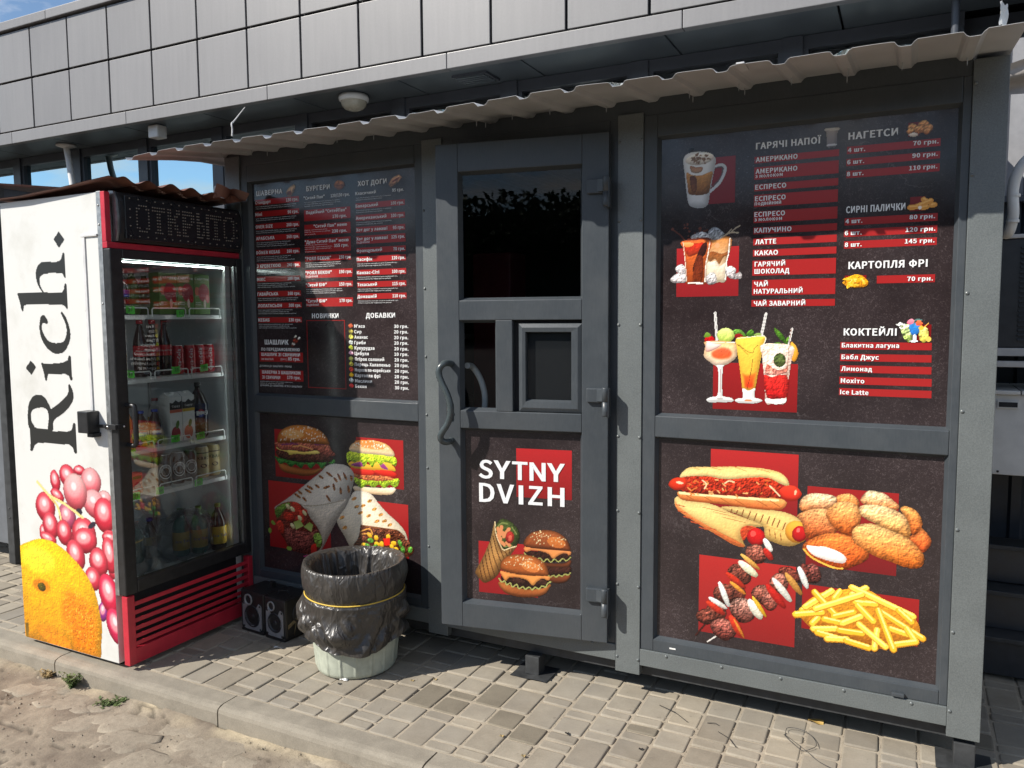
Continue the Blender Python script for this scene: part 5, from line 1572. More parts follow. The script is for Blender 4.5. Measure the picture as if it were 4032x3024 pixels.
FONT = None
try:
    FONT = bpy.data.fonts.load(os.path.join(bpy.utils.system_resource('DATAFILES'), 'fonts', 'Noto Sans CJK Regular.woff2'))
except Exception:
    FONT = None
_tc = bpy.data.curves.new('type', 'FONT'); _tc.size = 1.6 if FONT else 0.8; _tc.space_character = 1.05
if FONT: _tc.font = FONT
_to = bpy.data.objects.new('type', _tc); COL.objects.link(_to)
_swap = str.maketrans('ІіЇї', 'IiÏï')
_cache = {}
def glyphs(s, bold=1, res=2):
    if (s, bold, res) in _cache: return _cache[(s, bold, res)]
    _tc.body = s.translate(_swap); _tc.resolution_u = res
    _tc.offset = (0.006, 0.012, 0.012)[bold]
    bpy.context.view_layer.update()
    me = bpy.data.meshes.new_from_object(_to.evaluated_get(bpy.context.evaluated_depsgraph_get()))
    v = np.zeros(len(me.vertices) * 3); me.vertices.foreach_get('co', v); v = v.reshape(-1, 3)[:, :2]
    f = [tuple(p.vertices) for p in me.polygons]
    bpy.data.meshes.remove(me)
    _cache[(s, bold, res)] = (v, f)
    return v, f
CAP = float(np.ptp(glyphs('H', 0)[0][:, 1]))
SMEAR = ((0,), (-.011, .011), (-.004, .004))
def lettering(items, y, parent, dx=0.0):
    """items: (text, x mm, baseline z mm, width mm, cap height mm, weight); every printed line is a piece of its own"""
    small = MB()
    for i, (s, x, z, w, h, b) in enumerate(items):
        v, f = glyphs(s, b, 3 if h > 40 else 2 if h > 12 else 1)
        if not len(v): continue
        k = h / CAP; sx = w / max(1e-6, np.ptp(v[:, 0])); x0 = v[:, 0].min()
        mb = small if b == 0 else MB()
        for q, sm in enumerate(SMEAR[b]):
            mb.add([((x + (a - x0 + sm) * sx) / 1000, y - (i % 40) * 1e-5 - q * 5e-6, (z + c * k) / 1000) for a, c in v], f)
        if b: o = mb.build('lettering', 'text', parent); o.location.x = dx
    if small.v: o = stuff(small.build('fine_print', 'text', parent)); o.location.x = dx
for _k, _v in TEXTS.items():          # make all glyph meshes while the scene is still empty
    for (_s, _x, _z, _w, _h, _b) in _v: glyphs(_s, _b, 3 if _h > 40 else 2 if _h > 12 else 1)
for _s, _b in (('Coca-Cola', 1), ('PEPSI', 1), ('FANTA', 1), ('Ice Tea', 1), ('КВАС', 1), ('Садочок', 2), ('ЯБЛУКО', 2), ('ГРАНАТ', 2), ('Cappy', 2), ('КВАС КИЇВСЬКИЙ', 2), ('20', 1), ('25', 1), ('30', 1), ('45', 1), ('50', 1), ('60', 1), ('75', 1)): glyphs(_s, _b, 1)
def text_on(items_v, fn):
    """maps glyph points through fn(u, v) -> xyz"""
    mb = MB(); v, f = items_v
    mb.add([fn(a, c) for a, c in v], f); return mb
def spl(p, n=4):
    p = [Vector(q) for q in p]; o = []
    for i in range(len(p) - 1):
        a = p[max(i - 1, 0)]; b = p[i]; c = p[i + 1]; d = p[min(i + 2, len(p) - 1)]
        for k in range(n):
            t = k / n; o.append(.5 * (2 * b + (c - a) * t + (2 * a - 5 * b + 4 * c - d) * t * t + (3 * b - a - 3 * c + d) * t ** 3))
    return o + [p[-1]]

# ================================================================== THE SETTING
# one large sheet of ground reaching the horizon
structure(MB().quad((-400, -400, -0.13), (400, -400, -0.13), (400, 400, -0.13), (-400, 400, -0.13)).build('ground', 'asphalt'))

# --- dirty road in front of the kerb (relief mesh), worn stones showing through
def make_road():
    x = np.arange(-6.5, 2.6, 0.02); y = np.concatenate([np.arange(-0.796, -2.2, -0.014), np.arange(-2.2, -6.0, -0.08)])
    X, Y = np.meshgrid(x, y)
    h = -0.083 + (fbm(X * 2.1, Y * 2.1, 4) - .47) * 0.030 + (fbm(X * 14, Y * 9, 3) - .44) * 0.013 - 0.02 * np.clip((-Y - .8) / 2, 0, 1)
    h = h + 0.018 * np.exp(-((Y + .80) / .05) ** 2) * vnoise(X * 5, Y * 3)
    n = fbm(X * 3.3 + 9, Y * 3.3, 4); n2 = vnoise(X * 26, Y * 19)
    a = np.array([0.150, 0.118, 0.088]); b = np.array([0.330, 0.280, 0.210])
    t = np.clip((n - .3) * 2.6 + (n2 - .5) * .35, 0, 1)[..., None]
    c = a * (1 - t) + b * t
    edge = np.exp(-((Y + .80) / .05) ** 2)[..., None] * np.clip(vnoise(X * 9, Y * 9) * 1.6 - .3, 0, 1)[..., None]
    c = c * (1 - edge) + np.array([0.42, 0.35, 0.24]) * edge
    crack = (np.abs(fbm(X * 4.2 + 3, Y * 4.2 + 8, 4) - .47) < .010)
    h = h - 0.008 * crack; c = c * np.where(crack, .48, 1)[..., None]
    ny, nx = X.shape
    V = np.stack([X, Y, h], -1).reshape(-1, 3)
    J, I_ = np.meshgrid(np.arange(ny - 1), np.arange(nx - 1), indexing='ij')
    i0 = (J * nx + I_).ravel()
    F = np.stack([i0, i0 + nx, i0 + nx + 1, i0 + 1], 1)
    me = bpy.data.meshes.new('road'); me.from_pydata(V.tolist(), [], F.tolist())
    me.polygons.foreach_set('use_smooth', [True] * len(F))
    at = me.color_attributes.new('ink', 'FLOAT_COLOR', 'POINT')
    at.data.foreach_set('color', np.concatenate([c.reshape(-1, 3), np.ones((len(V), 1))], 1).ravel().astype(np.float32))
    me.materials.append(M['road'])
    return link('road', me)
road = structure(make_road())
def road_z(x, y): return float(-0.083 + (fbm(x * 2.1, y * 2.1, 4) - .47) * 0.030)
rs = random.Random(5)
for (sx, sy, ra, rb, rot) in ((-3.507, -.858, .10, .055, 20), (-3.40, -.905, .13, .06, 35), (-3.30, -.875, .10, .055, 30), (-3.11, -.915, .12, .085, 10), (-3.225, -.965, .055, .045, 0), (-3.0, -.875, .09, .065, 30),
                             (-2.80, -.93, .15, .075, 15), (-2.65, -1.03, .13, .09, 25), (-2.29, -.93, .16, .11, 0), (-2.46, -1.10, .13, .09, 20), (-2.05, -.98, .15, .10, 10), (-2.30, -1.10, .12, .08, 30), (-2.52, -.87, .11, .055, 5), (-1.85, -.88, .12, .06, 0), (-2.95, -1.02, .11, .07, 40)):
    mb = MB(); n = 14; ring = []
    for lay, (s, z) in enumerate(((1.0, -.02), (.97, .000), (.84, .0035), (.5, .005))):
        for k in range(n):
            a = 2 * PI * k / n; j = 1 + .14 * math.sin(3 * a + sx * 9) + .10 * math.sin(5 * a + sy * 30) + .10 * math.sin(4 * a + sx * 31)
            px = ra * s * j * math.cos(a); py = rb * s * j * math.sin(a)
            ring.append((px, py, z + (.007 * (vnoise(px * 40 + sx * 50, py * 40) - .5) if lay > 0 else 0)))
    ring.append((0, 0, .005))
    f = [(l * n + k, l * n + (k + 1) % n, (l + 1) * n + (k + 1) % n, (l + 1) * n + k) for l in range(3) for k in range(n)] + [(3 * n + k, 3 * n + (k + 1) % n, 4 * n) for k in range(n)]
    mb.add(ring, f, True)
    mb.build('stone', 'stone', road, (sx, sy, road_z(sx, sy) - .004), R(rot))

# --- kerb of separate stones
kerb = structure(MB().box(-9, 4, -.785, -.68, -.128, -.092).build('kerb', 'kerb'))
kx = [-7.55, -6.52, -5.49, -4.455, -3.423, -2.402, -1.442, -.42, .60, 1.63, 2.65]
for i in range(len(kx) - 1):
    L = kx[i + 1] - kx[i] - .007
    prof = [(-.796, -.125), (-.796, -.026), (-.792, -.012), (-.778, -.0045), (-.762, -.001), (-.690, 0.0), (-.684, -.005), (-.683, -.125)]
    mb = MB(); nseg = 14; vs_ = []
    for s in range(nseg + 1):
        xx = -L / 2 + L * s / nseg
        for (py, pz) in prof:
            vs_.append((xx, py + (0.0022 * (vnoise(xx * 22 + i * 7, py * 60) - .5) if s not in (0, nseg) else .002), pz + 0.0022 * (vnoise(xx * 30 + i * 3, py * 90 + 4) - .5)))
    m_ = len(prof)
    f = [(s * m_ + k, s * m_ + k + 1, (s + 1) * m_ + k + 1, (s + 1) * m_ + k) for s in range(nseg) for k in range(m_ - 1)]
    mb.add(vs_, f, False); mb.add(vs_[:m_], [tuple(range(m_))[::-1]]); mb.add(vs_[-m_:], [tuple(range(m_))])
    mb.build('kerb_stone', 'kerb', kerb, (kx[i] + .0035 + L / 2, 0, random.Random(i).uniform(-.002, .001)))

# --- pavement: columns of concrete pavers running away from the kerb
pavement = structure(MB().box(-9, 3.2, -.683, 2.05, -.12, -.0055).build('pavement', 'sand'))
PITCH_X = 0.1225
def paver_mesh(L, W, seed):
    rr = random.Random(seed); c = .011; b = .0045
    def ring(ins, z):
        pts = []
        for (sx, sy) in ((-1, -1), (1, -1), (1, 1), (-1, 1)):
            cx, cy = sx * (W / 2 - c), sy * (L / 2 - c)
            a0 = {(1, 1): 0, (-1, 1): 90, (-1, -1): 180, (1, -1): 270}[(sx, sy)]
            for a in (0, 45, 90):
                r_ = c - ins
                pts.append((cx + r_ * math.cos(R(a0 + a)), cy + r_ * math.sin(R(a0 + a)), z + rr.uniform(-.0006, .0006)))
        return pts
    v = ring(0, -.055) + ring(0, -.006) + ring(.0018, -.0018) + ring(.0062, 0)
    n = 12
    f = [(l * n + k, l * n + (k + 1) % n, (l + 1) * n + (k + 1) % n, (l + 1) * n + k) for l in range(3) for k in range(n)]
    f.append(tuple(range(3 * n, 4 * n)))
    me = bpy.data.meshes.new('paver'); me.from_pydata(v, [], f)
    me.polygons.foreach_set('use_smooth', [l > 0 for l in range(3) for k in range(n)] + [False])
    me.materials.append(M['paver']); return me
PAVER = {L: [paver_mesh(L - .0085, PITCH_X - .008, i * 31 + int(L * 1000)) for i in range(3)] for L in (.0615, .123, .1845)}
rp = random.Random(77)
plist = []
for k in range(-56, 12):
    x = -.533 + PITCH_X / 2 + k * PITCH_X
    y = -.682 + (0 if k % 2 else -.03)
    last = 0
    while y < 1.7:
        L = rp.choice((.0615, .123, .123, .1845, .0615) if last < .18 else (.0615, .123))
        if y < -.682: pass
        y0 = max(y, -.682); LL = y + L - y0
        if LL < .05: L = .0615; LL = L; y0 = -.682; y = y0
        Lk = min(PAVER, key=lambda q: abs(q - L))
        plist.append((x, y + L / 2 if y >= -.682 else y0 + L / 2, Lk)); last = L
        y = (y if y >= -.682 else y0) + L
inv = camera.matrix_world.inverted()
def vis(p):
    q = inv @ Vector((p[0], p[1], 0))
    if q.z > -.2: return -1
    u = q.x / -q.z * cam_data.lens / 36; v = q.y / -q.z * cam_data.lens / 36
    if abs(u) > .53 or abs(v) > .41: return -1
    if p[1] > .10 and p[0] < .22: return -1
    if -3.66 < p[0] < -3.06 and p[1] > -.6: return -1
    return p[2] / (q.length ** 2)
scored = sorted(plist, key=vis, reverse=True)
near = [p for p in scored[:300] if vis(p) > 0]; far = scored[len(near):]
for p in near:
    o = link('paver', rp.choice(PAVER[p[2]]), pavement, (p[0] + rp.uniform(-.0014, .0014), p[1], rp.uniform(-.0030, .0022)))
    o.rotation_euler = (R(rp.uniform(-.9, .9)), R(rp.uniform(-.9, .9)), R(rp.uniform(-.7, .7) + (180 if rp.random() < .5 else 0)))
    if rp.random() < .92 * math.exp(-((p[0] + 1.50) / .17) ** 2 - ((p[1] + .30) / .13) ** 2) or rp.random() < .025:
        o.material_slots[0].link = 'OBJECT'; o.material_slots[0].material = M['paver_dark']
mb = MB()
for p in far:
    me = PAVER[p[2]][0]
    mb.add([(v.co.x + p[0], v.co.y + p[1], v.co.z) for v in me.vertices], [tuple(q.vertices) for q in me.polygons])
stuff(mb.build('distant_pavers', 'paver', pavement))

# ================================================================== THE BUILDING BEHIND
bld = thing('building', 'grey building with square composite fascia panels above the strip windows', 'building', loc=(-3, 2, 0))
def B_(mb, name, mat, parent=bld):
    mb.v = [(x + 3, y - 2, z) for x, y, z in mb.v] if parent is bld else mb.v
    return mb.build(name, mat, parent)
YF, YW, ZS = 1.60, 2.05, 3.15
B_(MB().box(-14, 5, YF + .03, 6, ZS + .04, 4.25), 'upper_wall', 'dark_gap')
B_(MB().box(-14, 5, YW + .10, 6, -.1, ZS - .01), 'lower_wall', 'winframe')
jx = [-7.08 + .5172 * (k - 12) for k in range(36)]
pan = MB().bbox(-.2495, .2495, -.008, .008, -.2115, .2115, .003).mesh('panel'); pan.materials.append(M['fascia'])
for row, zc in enumerate((3.4785, 3.9205)):
    for a in jx:
        if a > 4.4: continue
        link('panel', pan, bld, (a + .2586 + 3, YF + .010 - 2 + random.Random(a * 9 + row).uniform(-.0015, .0015), zc))
for i in range(12):                      # lower trim and roof coping in lengths with visible butt joints
    xa = -13.6 + i * 1.5 * 1.034
    B_(MB().bbox(xa, xa + 1.546, YF - .012, YF + .05, ZS, 3.2505, .004), 'trim', 'fascia')
    B_(MB().bbox(xa + .6, xa + 2.146, YF - .03, YF + .30, 4.147, 4.225, .006), 'coping', 'fascia')
for i in range(20):                      # soffit boards with open joints
    xa = -13.4 + i * .93
    B_(MB().bbox(xa, xa + .918, YF + .052, YW + .02, ZS + .004, ZS + .024, .003), 'soffit_board', 'soffit')
B_(MB().box(-2.80, -2.54, 1.74, 1.95, ZS - .012, ZS + .0035), 'soffit_vent', 'winframe')
ven = bld.children[-1]
for i in range(5): MB().box(.22, .44, -.245 + i * .036, -.225 + i * .036, ZS - .020, ZS - .0125).build('vane', 'soffit', ven)
mx = [-7.13 + .925 * (k - 6) for k in range(14)]
for i, a in enumerate(mx):
    b = a + .925
    if a > 4: continue
    fr = MB().box(a - .055, a + .055, YW - .03, YW + .08, .2, ZS)
    B_(fr, 'mullion', 'winframe')
    w = MB()
    w.box(a + .055, b - .055, YW - .015, YW + .07, ZS - .075, ZS); w.box(a + .055, b - .055, YW - .015, YW + .07, 2.30, 2.36)
    w.box(a + .0552, a + .085, YW - .012, YW + .06, 2.36, ZS - .075); w.box(b - .085, b - .0552, YW - .012, YW + .06, 2.36, ZS - .075)
    wf = B_(w, 'window', 'winframe')
    g = MB().quad((a + .085 + 3, YW + .025 - 2, 2.36), (b - .085 + 3, YW + .025 - 2, 2.36), (b - .085 + 3, YW + .025 - 2, ZS - .075), (a + .085 + 3, YW + .025 - 2, ZS - .075))
    g.build('pane', 'win_glass' if a < -4.8 else 'glass', wf)
    if a >= -4.8:
        rr = random.Random(i)
        top = (2.985, 3.035, 3.060, 3.015, 3.03, 3.05)[i % 6]
        def ff(u, v, a=a, b=b, top=top, i=i):
            x = a + .09 + (b - a - .18) * u / 30.0; z = 2.36 + (top + .05 * (vnoise(u / 4.0 + i * 7, 3) - .5) - 2.36) * v / 14.0
            return (x + 3, YW + .075 - 2 + .10 * (fbm(u / 2.2 + i * 11, v / 1.7, 2) - .40) - .03 * (v / 14.0) ** 3, z)
        MB().grid(31, 15, ff, smooth=False).build('foil_sheet', 'foil', wf)
    else:
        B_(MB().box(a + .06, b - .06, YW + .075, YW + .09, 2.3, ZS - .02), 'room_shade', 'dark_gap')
# fittings under the soffit
lamp = B_(MB().lathe([(.0, -.002), (.104, -.002), (.110, -.02), (.106, -.04), (.096, -.046), (.09, -.044)], (-3.665, 1.80, ZS), 40), 'ceiling_lamp', 'white')
MB().lathe([(.094, -.045), (.088, -.072), (.068, -.095), (.036, -.108), (.001, -.112)], (-.665, -.20, ZS), 40).build('lamp_shade', plain('cloudy_shade', (.42, .39, .31), .25), lamp)
B_(MB().bbox(-5.73, -5.615, 1.70, 1.80, ZS - .105, ZS - .002, .012), 'sensor_box', 'white')
pole = B_(MB().tube([(-7.03, 1.86, ZS - .01), (-7.0, 1.86, 3.0), (-6.93, 1.84, 2.75), (-6.90, 1.83, 2.3), (-6.90, 1.83, .4)], .028, 12), 'vent_pipe', 'white')
MB().lathe([(.0, 0), (.085, 0), (.085, -.012), (.03, -.03)], (-4.03, -.14, ZS), 24).build('flange', 'white', pole)
B_(MB().tube(spl([(-4.60, 1.67, ZS + .003), (-3.4, .42, 2.68), (-2.75, -.26, 2.42), (-2.645, -.375, 2.375), (-2.632, -.385, 2.345), (-2.632, -.388, 2.318)], 4), .0032, 6), 'cable', 'grey_sheet')
B_(MB().tube([(.16, 1.75, ZS), (.17, 1.75, 2.3)], .02, 10), 'drain_pipe', 'winframe')

# ================================================================== THE KIOSK
kiosk = thing('food_kiosk', 'dark grey food kiosk with printed menu panels and a glazed door ajar', 'kiosk', loc=(-1.4, 0, 0))
KX = 1.4
def K(mb, name, mat, parent=kiosk, shift=True):
    if shift: mb.v = [(x + KX, y, z) for x, y, z in mb.v]
    return mb.build(name, mat, parent)
XL, XRR, KD = -3.09, .252, 1.45
K(MB().box(XRR - .03, XRR - .001, .03, KD, .14, 2.33), 'side_wall', 'frame')
K(MB().box(XL, XL + .03, .03, KD, .14, 2.33), 'side_wall', 'frame')
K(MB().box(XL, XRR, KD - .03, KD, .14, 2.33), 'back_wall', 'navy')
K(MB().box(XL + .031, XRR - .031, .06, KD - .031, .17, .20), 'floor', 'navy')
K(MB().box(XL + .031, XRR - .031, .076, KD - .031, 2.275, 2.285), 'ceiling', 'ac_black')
for i in range(10): K(MB().box(-2.3 + i * .16, -2.27 + i * .16, .2, KD - .05, 2.255, 2.2745), 'ceiling_rib', 'winframe')
# interior seen dimly through the door glazing
K(MB().box(-2.5, -.9, .98, 1.40, .202, 1.05), 'counter', 'winframe')
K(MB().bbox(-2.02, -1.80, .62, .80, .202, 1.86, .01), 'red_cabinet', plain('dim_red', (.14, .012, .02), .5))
K(MB().box(-1.36, -.80, .62, .95, 2.10, 2.24), 'extractor_hood', 'zinc')
K(MB().box(-2.6, -.5, 1.25, 1.4185, 1.40, 1.43), 'wall_shelf', 'grey_sheet')
for i in range(6): K(MB().lathe([(.0, 0), (.04, 0), (.045, .08), (.02, .12), (.018, .14), (0, .14)], (-1.7 + i * .17, 1.33, 1.431), 12), 'jar', ('paper', 'wood', 'red_metal', 'grey_sheet')[i % 4])
K(MB().box(-1.95, -1.6, .5, .8, .202, .985), 'crate', 'wood')
for i in range(5): K(MB().box(-1.93 + i * .03, -1.70 + i * .02, .50 + i * .01, .70, .9855 + i * .006, .990 + i * .006), 'paper_sheet', 'paper')

# base frame, legs
K(MB().box(-2.9, .18, .045, .10, .085, .139), 'base_beam', 'base_beam')
K(MB().box(.10, .16, .11, KD, .085, .139), 'base_beam', 'base_beam')
K(MB().box(-3.0, .2, .6, .66, .085, .139), 'base_beam', 'base_beam')
def leg(x, y):
    l = K(MB().bbox(x - .032, x + .032, y - .032, y + .032, .004, .0845, .003), 'leg', 'base_beam')
    mb = MB()
    def pf(i, j): return (x + KX - .085 + i * .034, y - .075 + j * .03, .0035 + .006 * (vnoise(i * .7 + x, j * .6) - .3))
    mb.grid(6, 6, pf, smooth=False); mb.build('foot_plate', 'base_beam', l)
leg(-1.395, .03); leg(.215, .045); leg(-2.6, .05); leg(.0, 1.3); leg(-1.4, 1.3)

# cover strips with rivets
rivet = MB().lathe([(.0062, 0), (.0058, -.002), (.004, -.0035), (0.0005, -.0042)], (0, 0, 0), 10, 'y').mesh('rivet'); rivet.materials.append(M['strip'])
def strip(x0, x1, z0, z1, rv):
    s = K(MB().bbox(x0, x1, 0, .035, z0, z1, .0022), 'cover_strip', 'strip')
    for (x, z) in rv: link('rivet', rivet, s, (x + KX, -.0002, z))
    return s
strip(.158, .257, .105, 2.335, [(.1655, z) for z in (.195, .47, .82, 1.215, 1.60, 1.975, 2.26)])
K(MB().box(.2535, .257, .0355, .16, .105, 2.335), 'corner_return', 'strip')
strip(-1.0215, -.920, .098, 2.30, [(x, z) for x in (-1.0145, -.927) for z in (.16, .46, .76, 1.06, 1.50, 1.90, 2.2)])
strip(-1.918, -1.816, .098, 2.30, [(x, z) for x in (-1.911, -1.823) for z in (.21, .50, .86, 1.10, 1.36, 1.66, 2.0)])
strip(XL, -2.992, .105, 2.335, [(-3.0, z) for z in (.4, 1.2, 2.0)])
# header beam behind the canopy edge
K(MB().bbox(XL, .157, .010, .06, 2.288, 2.36, .003), 'header_beam', 'frame')

def window_frame(x0, x1, z0, z1, zm, gl, gr, gb, gt):
    """stiles and rails of one glazed bay; each a bar of its own, glazing beads bevelled inwards"""
    def bar_(a, b, c, d, nm='frame_bar'): K(MB().bbox(a, b, .006, .075, c, d, .003), nm, 'frame')
    bar_(x0, gl, z0, z1); bar_(gr, x1, z0, z1)
    bar_(gl + .0005, gr - .0005, gt, z1); bar_(gl + .0005, gr - .0005, z0, gb); bar_(gl + .0005, gr - .0005, zm[0], zm[1])
    for (a, b) in ((gb, zm[0]), (zm[1], gt)):      # beads
        w = .010
        o = [(gl, .011, a), (gr, .011, a), (gr, .011, b), (gl, .011, b)]; i_ = [(gl + w, .0292, a + w), (gr - w, .0292, a + w), (gr - w, .0292, b - w), (gl + w, .0292, b - w)]
        mb = MB(); mb.add(o + i_, [(k, (k + 1) % 4, 4 + (k + 1) % 4, 4 + k) for k in range(4)]); K(mb, 'glazing_bead', 'frame')
window_frame(-.9195, .1575, .2075, 2.2875, (1.066, 1.148), -.867, .132, .255, 2.206)
window_frame(-2.9915, -1.9185, .2075, 2.2875, (1.066, 1.148), -2.947, -1.960, .245, 2.206)
# kick plates with rivets
for (x0, x1) in ((-.9195, .1575), (-2.9915, -1.9185), (-1.8155, -1.022)):
    s = K(MB().bbox(x0, x1, .001, .04, .1395, .2065, .0022), 'kick_plate', 'strip')
    n = max(2, int((x1 - x0) / .19))
    for i in range(n): link('rivet', rivet, s, (x0 + KX + (i + .5) * (x1 - x0) / n, .0008, .196))
K(MB().bbox(-.012, .028, -.008, .004, .212, .226, .003), 'drain_cap', 'frame')
K(MB().bbox(-.80, -.775, .004, .0062, .2275, .2335, .001), 'drain_slot', 'paper')
# door jambs
K(MB().bbox(-1.8155, -1.765, .006, .075, .2075, 2.2875, .003), 'frame_bar', 'frame')
K(MB().bbox(-1.055, -1.022, .006, .075, .2075, 2.2875, .003), 'frame_bar', 'frame')
K(MB().bbox(-1.7645, -1.0555, .006, .075, 2.235, 2.2875, .003), 'frame_bar', 'frame')
K(MB().bbox(-1.7645, -1.0555, .006, .075, .2075, .232, .003), 'threshold', 'frame')

# printed menu panels : board > red bars, lettering, pictures
def panel_board(name, key, x0, x1, z0, z1):
    p = K(MB().box(x0, x1, .030, .042, z0, z1), name, 'poster')
    cl = (x0 * 1000 + 11, z0 * 1000 + 11, x1 * 1000 - 11, z1 * 1000 - 11)
    for i, r_ in enumerate(RECTS.get(key, ())):
        o = build_rect('red_block', r_, .0296 - i * .00001, 'red', p); o.location.x = KX
    for i, (nm, res, lay) in enumerate(PICTURES.get(key, ())):
        o = build_picture(nm, lay, res, .0288 - i * .0002, 'ink', p, cl); o.location.x = KX
    if key in TEXTS: lettering(TEXTS[key], .0276, p, KX)
    return p
panel_board('menu_board', 'right_menu', -.867, .132, 1.148, 2.206)
panel_board('poster_board', 'right_low', -.867, .132, .255, 1.066)
panel_board('menu_board', 'left_menu', -2.947, -1.960, 1.148, 2.206)
panel_board('poster_board', 'left_low', -2.947, -1.960, .245, 1.066)

# door leaf, ajar : local x runs from the handle side (-0.706) to the hinge side (0)
DZ = R(9.5)
def D_(mb, name, mat, parent): 
    return mb.build(name, mat, parent)
dm = MB()
T_ = .062
for a, b, c, d in ((-.706, -.609, .22, 2.235), (-.093, .012, .22, 2.235), (-.6085, -.0935, 2.121, 2.235), (-.6085, -.0935, 1.521, 1.602), (-.6085, -.0935, 1.073, 1.147), (-.6085, -.0935, .22, .325), (-.451, -.380, 1.1475, 1.5205)):
    dm.bbox(a, b, 0, T_, c, d, .003)
door = dm.build('door', 'frame', kiosk, (-1.057 + KX, -.035, 0), DZ)
def bead(x0, x1, z0, z1, w=.011, y1=.03):
    o = [(x0, .004, z0), (x1, .004, z0), (x1, .004, z1), (x0, .004, z1)]; i_ = [(x0 + w, y1 - .001, z0 + w), (x1 - w, y1 - .001, z0 + w), (x1 - w, y1 - .001, z1 - w), (x0 + w, y1 - .001, z1 - w)]
    D_(MB().add(o + i_, [(k, (k + 1) % 4, 4 + (k + 1) % 4, 4 + k) for k in range(4)]), 'glazing_bead', 'frame', door)
def pane(x0, x1, z0, z1, y=.03): D_(MB().quad((x0, y, z0), (x1, y, z0), (x1, y, z1), (x0, y, z1)), 'pane', 'door_glass', door)
bead(-.609, -.093, 1.602, 2.121); pane(-.609, -.093, 1.602, 2.121)
bead(-.609, -.451, 1.147, 1.521); pane(-.609, -.451, 1.147, 1.521)
bead(-.609, -.093, .325, 1.073)
D_(MB().box(-.380, -.093, .034, .05, 1.147, 1.521).box(-.6085, -.0935, .045, .06, .325, 1.073), 'backing', 'dark_gap', door)
# small serving sash with mitred profile
sm = MB()
o4 = [(-.356, .012, 1.150), (-.095, .012, 1.150), (-.095, .012, 1.506), (-.356, .012, 1.506)]
m4 = [(-.340, .004, 1.166), (-.111, .004, 1.166), (-.111, .004, 1.490), (-.340, .004, 1.490)]
n4 = [(-.327, .006, 1.190), (-.137, .006, 1.190), (-.137, .006, 1.473), (-.327, .006, 1.473)]
i4 = [(-.324, .024, 1.198), (-.140, .024, 1.198), (-.140, .024, 1.470), (-.324, .024, 1.470)]
b4 = [(p[0], .034, p[2]) for p in o4]
fs4 = lambda o: [(o + k, o + (k + 1) % 4, o + 4 + (k + 1) % 4, o + 4 + k) for k in range(4)]
sm.add(b4 + o4 + m4 + n4 + i4, fs4(0) + fs4(4) + fs4(8) + fs4(12))
D_(sm, 'sash', 'frame', door)
D_(MB().quad((-.324, .025, 1.198), (-.140, .025, 1.198), (-.140, .025, 1.470), (-.324, .025, 1.470)), 'pane', 'door_glass', door)
# door poster
pb = D_(MB().box(-.609, -.093, .030, .0445, .325, 1.073), 'poster_board', 'poster', door)
for i, r_ in enumerate(RECTS['door']): build_rect('red_block', r_, .0296 - i * .0001, 'red', door)
for nm, res, lay in PICTURES['door']: build_picture(nm, lay, res, .0288, 'ink', door, (-597, 337, -105, 1061))
lettering(TEXTS['door'], .0276, door)
# hinges
for zt in (2.060, 1.252, .446):
    h = MB().bbox(-.072, -.006, -.016, -.0005, zt - .056, zt, .004)
    h.add([(-.030, -.016, zt - .05), (-.004, -.030, zt - .05), (-.004, -.030, zt - .004), (-.030, -.016, zt - .004), (-.03, -.010, zt - .05), (-.004, -.010, zt - .05), (-.004, -.010, zt - .004), (-.03, -.010, zt - .004)],
          [(0, 1, 2, 3), (0, 4, 5, 1), (3, 2, 6, 7)])
    h.lathe([(.0005, 0), (.0125, 0), (.0135, -.003), (.0135, -.054), (.012, -.0545), (.012, -.057), (.0135, -.0575), (.0135, -.108), (.0115, -.112), (.0005, -.112)], (.006, -.026, zt + .004), 20)
    h.bbox(.012, .020, -.034, .012, zt - .112, zt, .002)
    D_(h, 'hinge', 'frame', door)
# bent pull handle, lock plate, inner handle
hp = [(-.646, .0, 1.342), (-.650, -.030, 1.345), (-.660, -.050, 1.343), (-.674, -.060, 1.325), (-.676, -.062, 1.298), (-.662, -.062, 1.262), (-.642, -.062, 1.222), (-.629, -.062, 1.180), (-.628, -.062, 1.140), (-.640, -.062, 1.100), (-.660, -.062, 1.070), (-.674, -.060, 1.045), (-.672, -.055, 1.028), (-.660, -.042, 1.018), (-.650, -.025, 1.018), (-.648, 0, 1.020)]
D_(MB().tube(spl(hp), .0135, 14), 'handle', plain('handle_coat', (.052, .066, .070), .28, var=.1), door)
D_(MB().bbox(-.667, -.643, -.006, -.0003, 1.105, 1.182, .005).lathe([(.0005, 0), (.0095, 0), (.0095, -.010), (.0005, -.0105)], (-.655, -.0005, 1.143), 16, 'y'), 'lock_plate', 'silver', door)
D_(MB().tube(spl([(-.600, .065, 1.33), (-.595, .12, 1.32), (-.565, .13, 1.27), (-.545, .13, 1.20), (-.550, .13, 1.12), (-.575, .12, 1.04), (-.60, .065, 1.02)]), .013, 12), 'inner_handle', 'white', door)

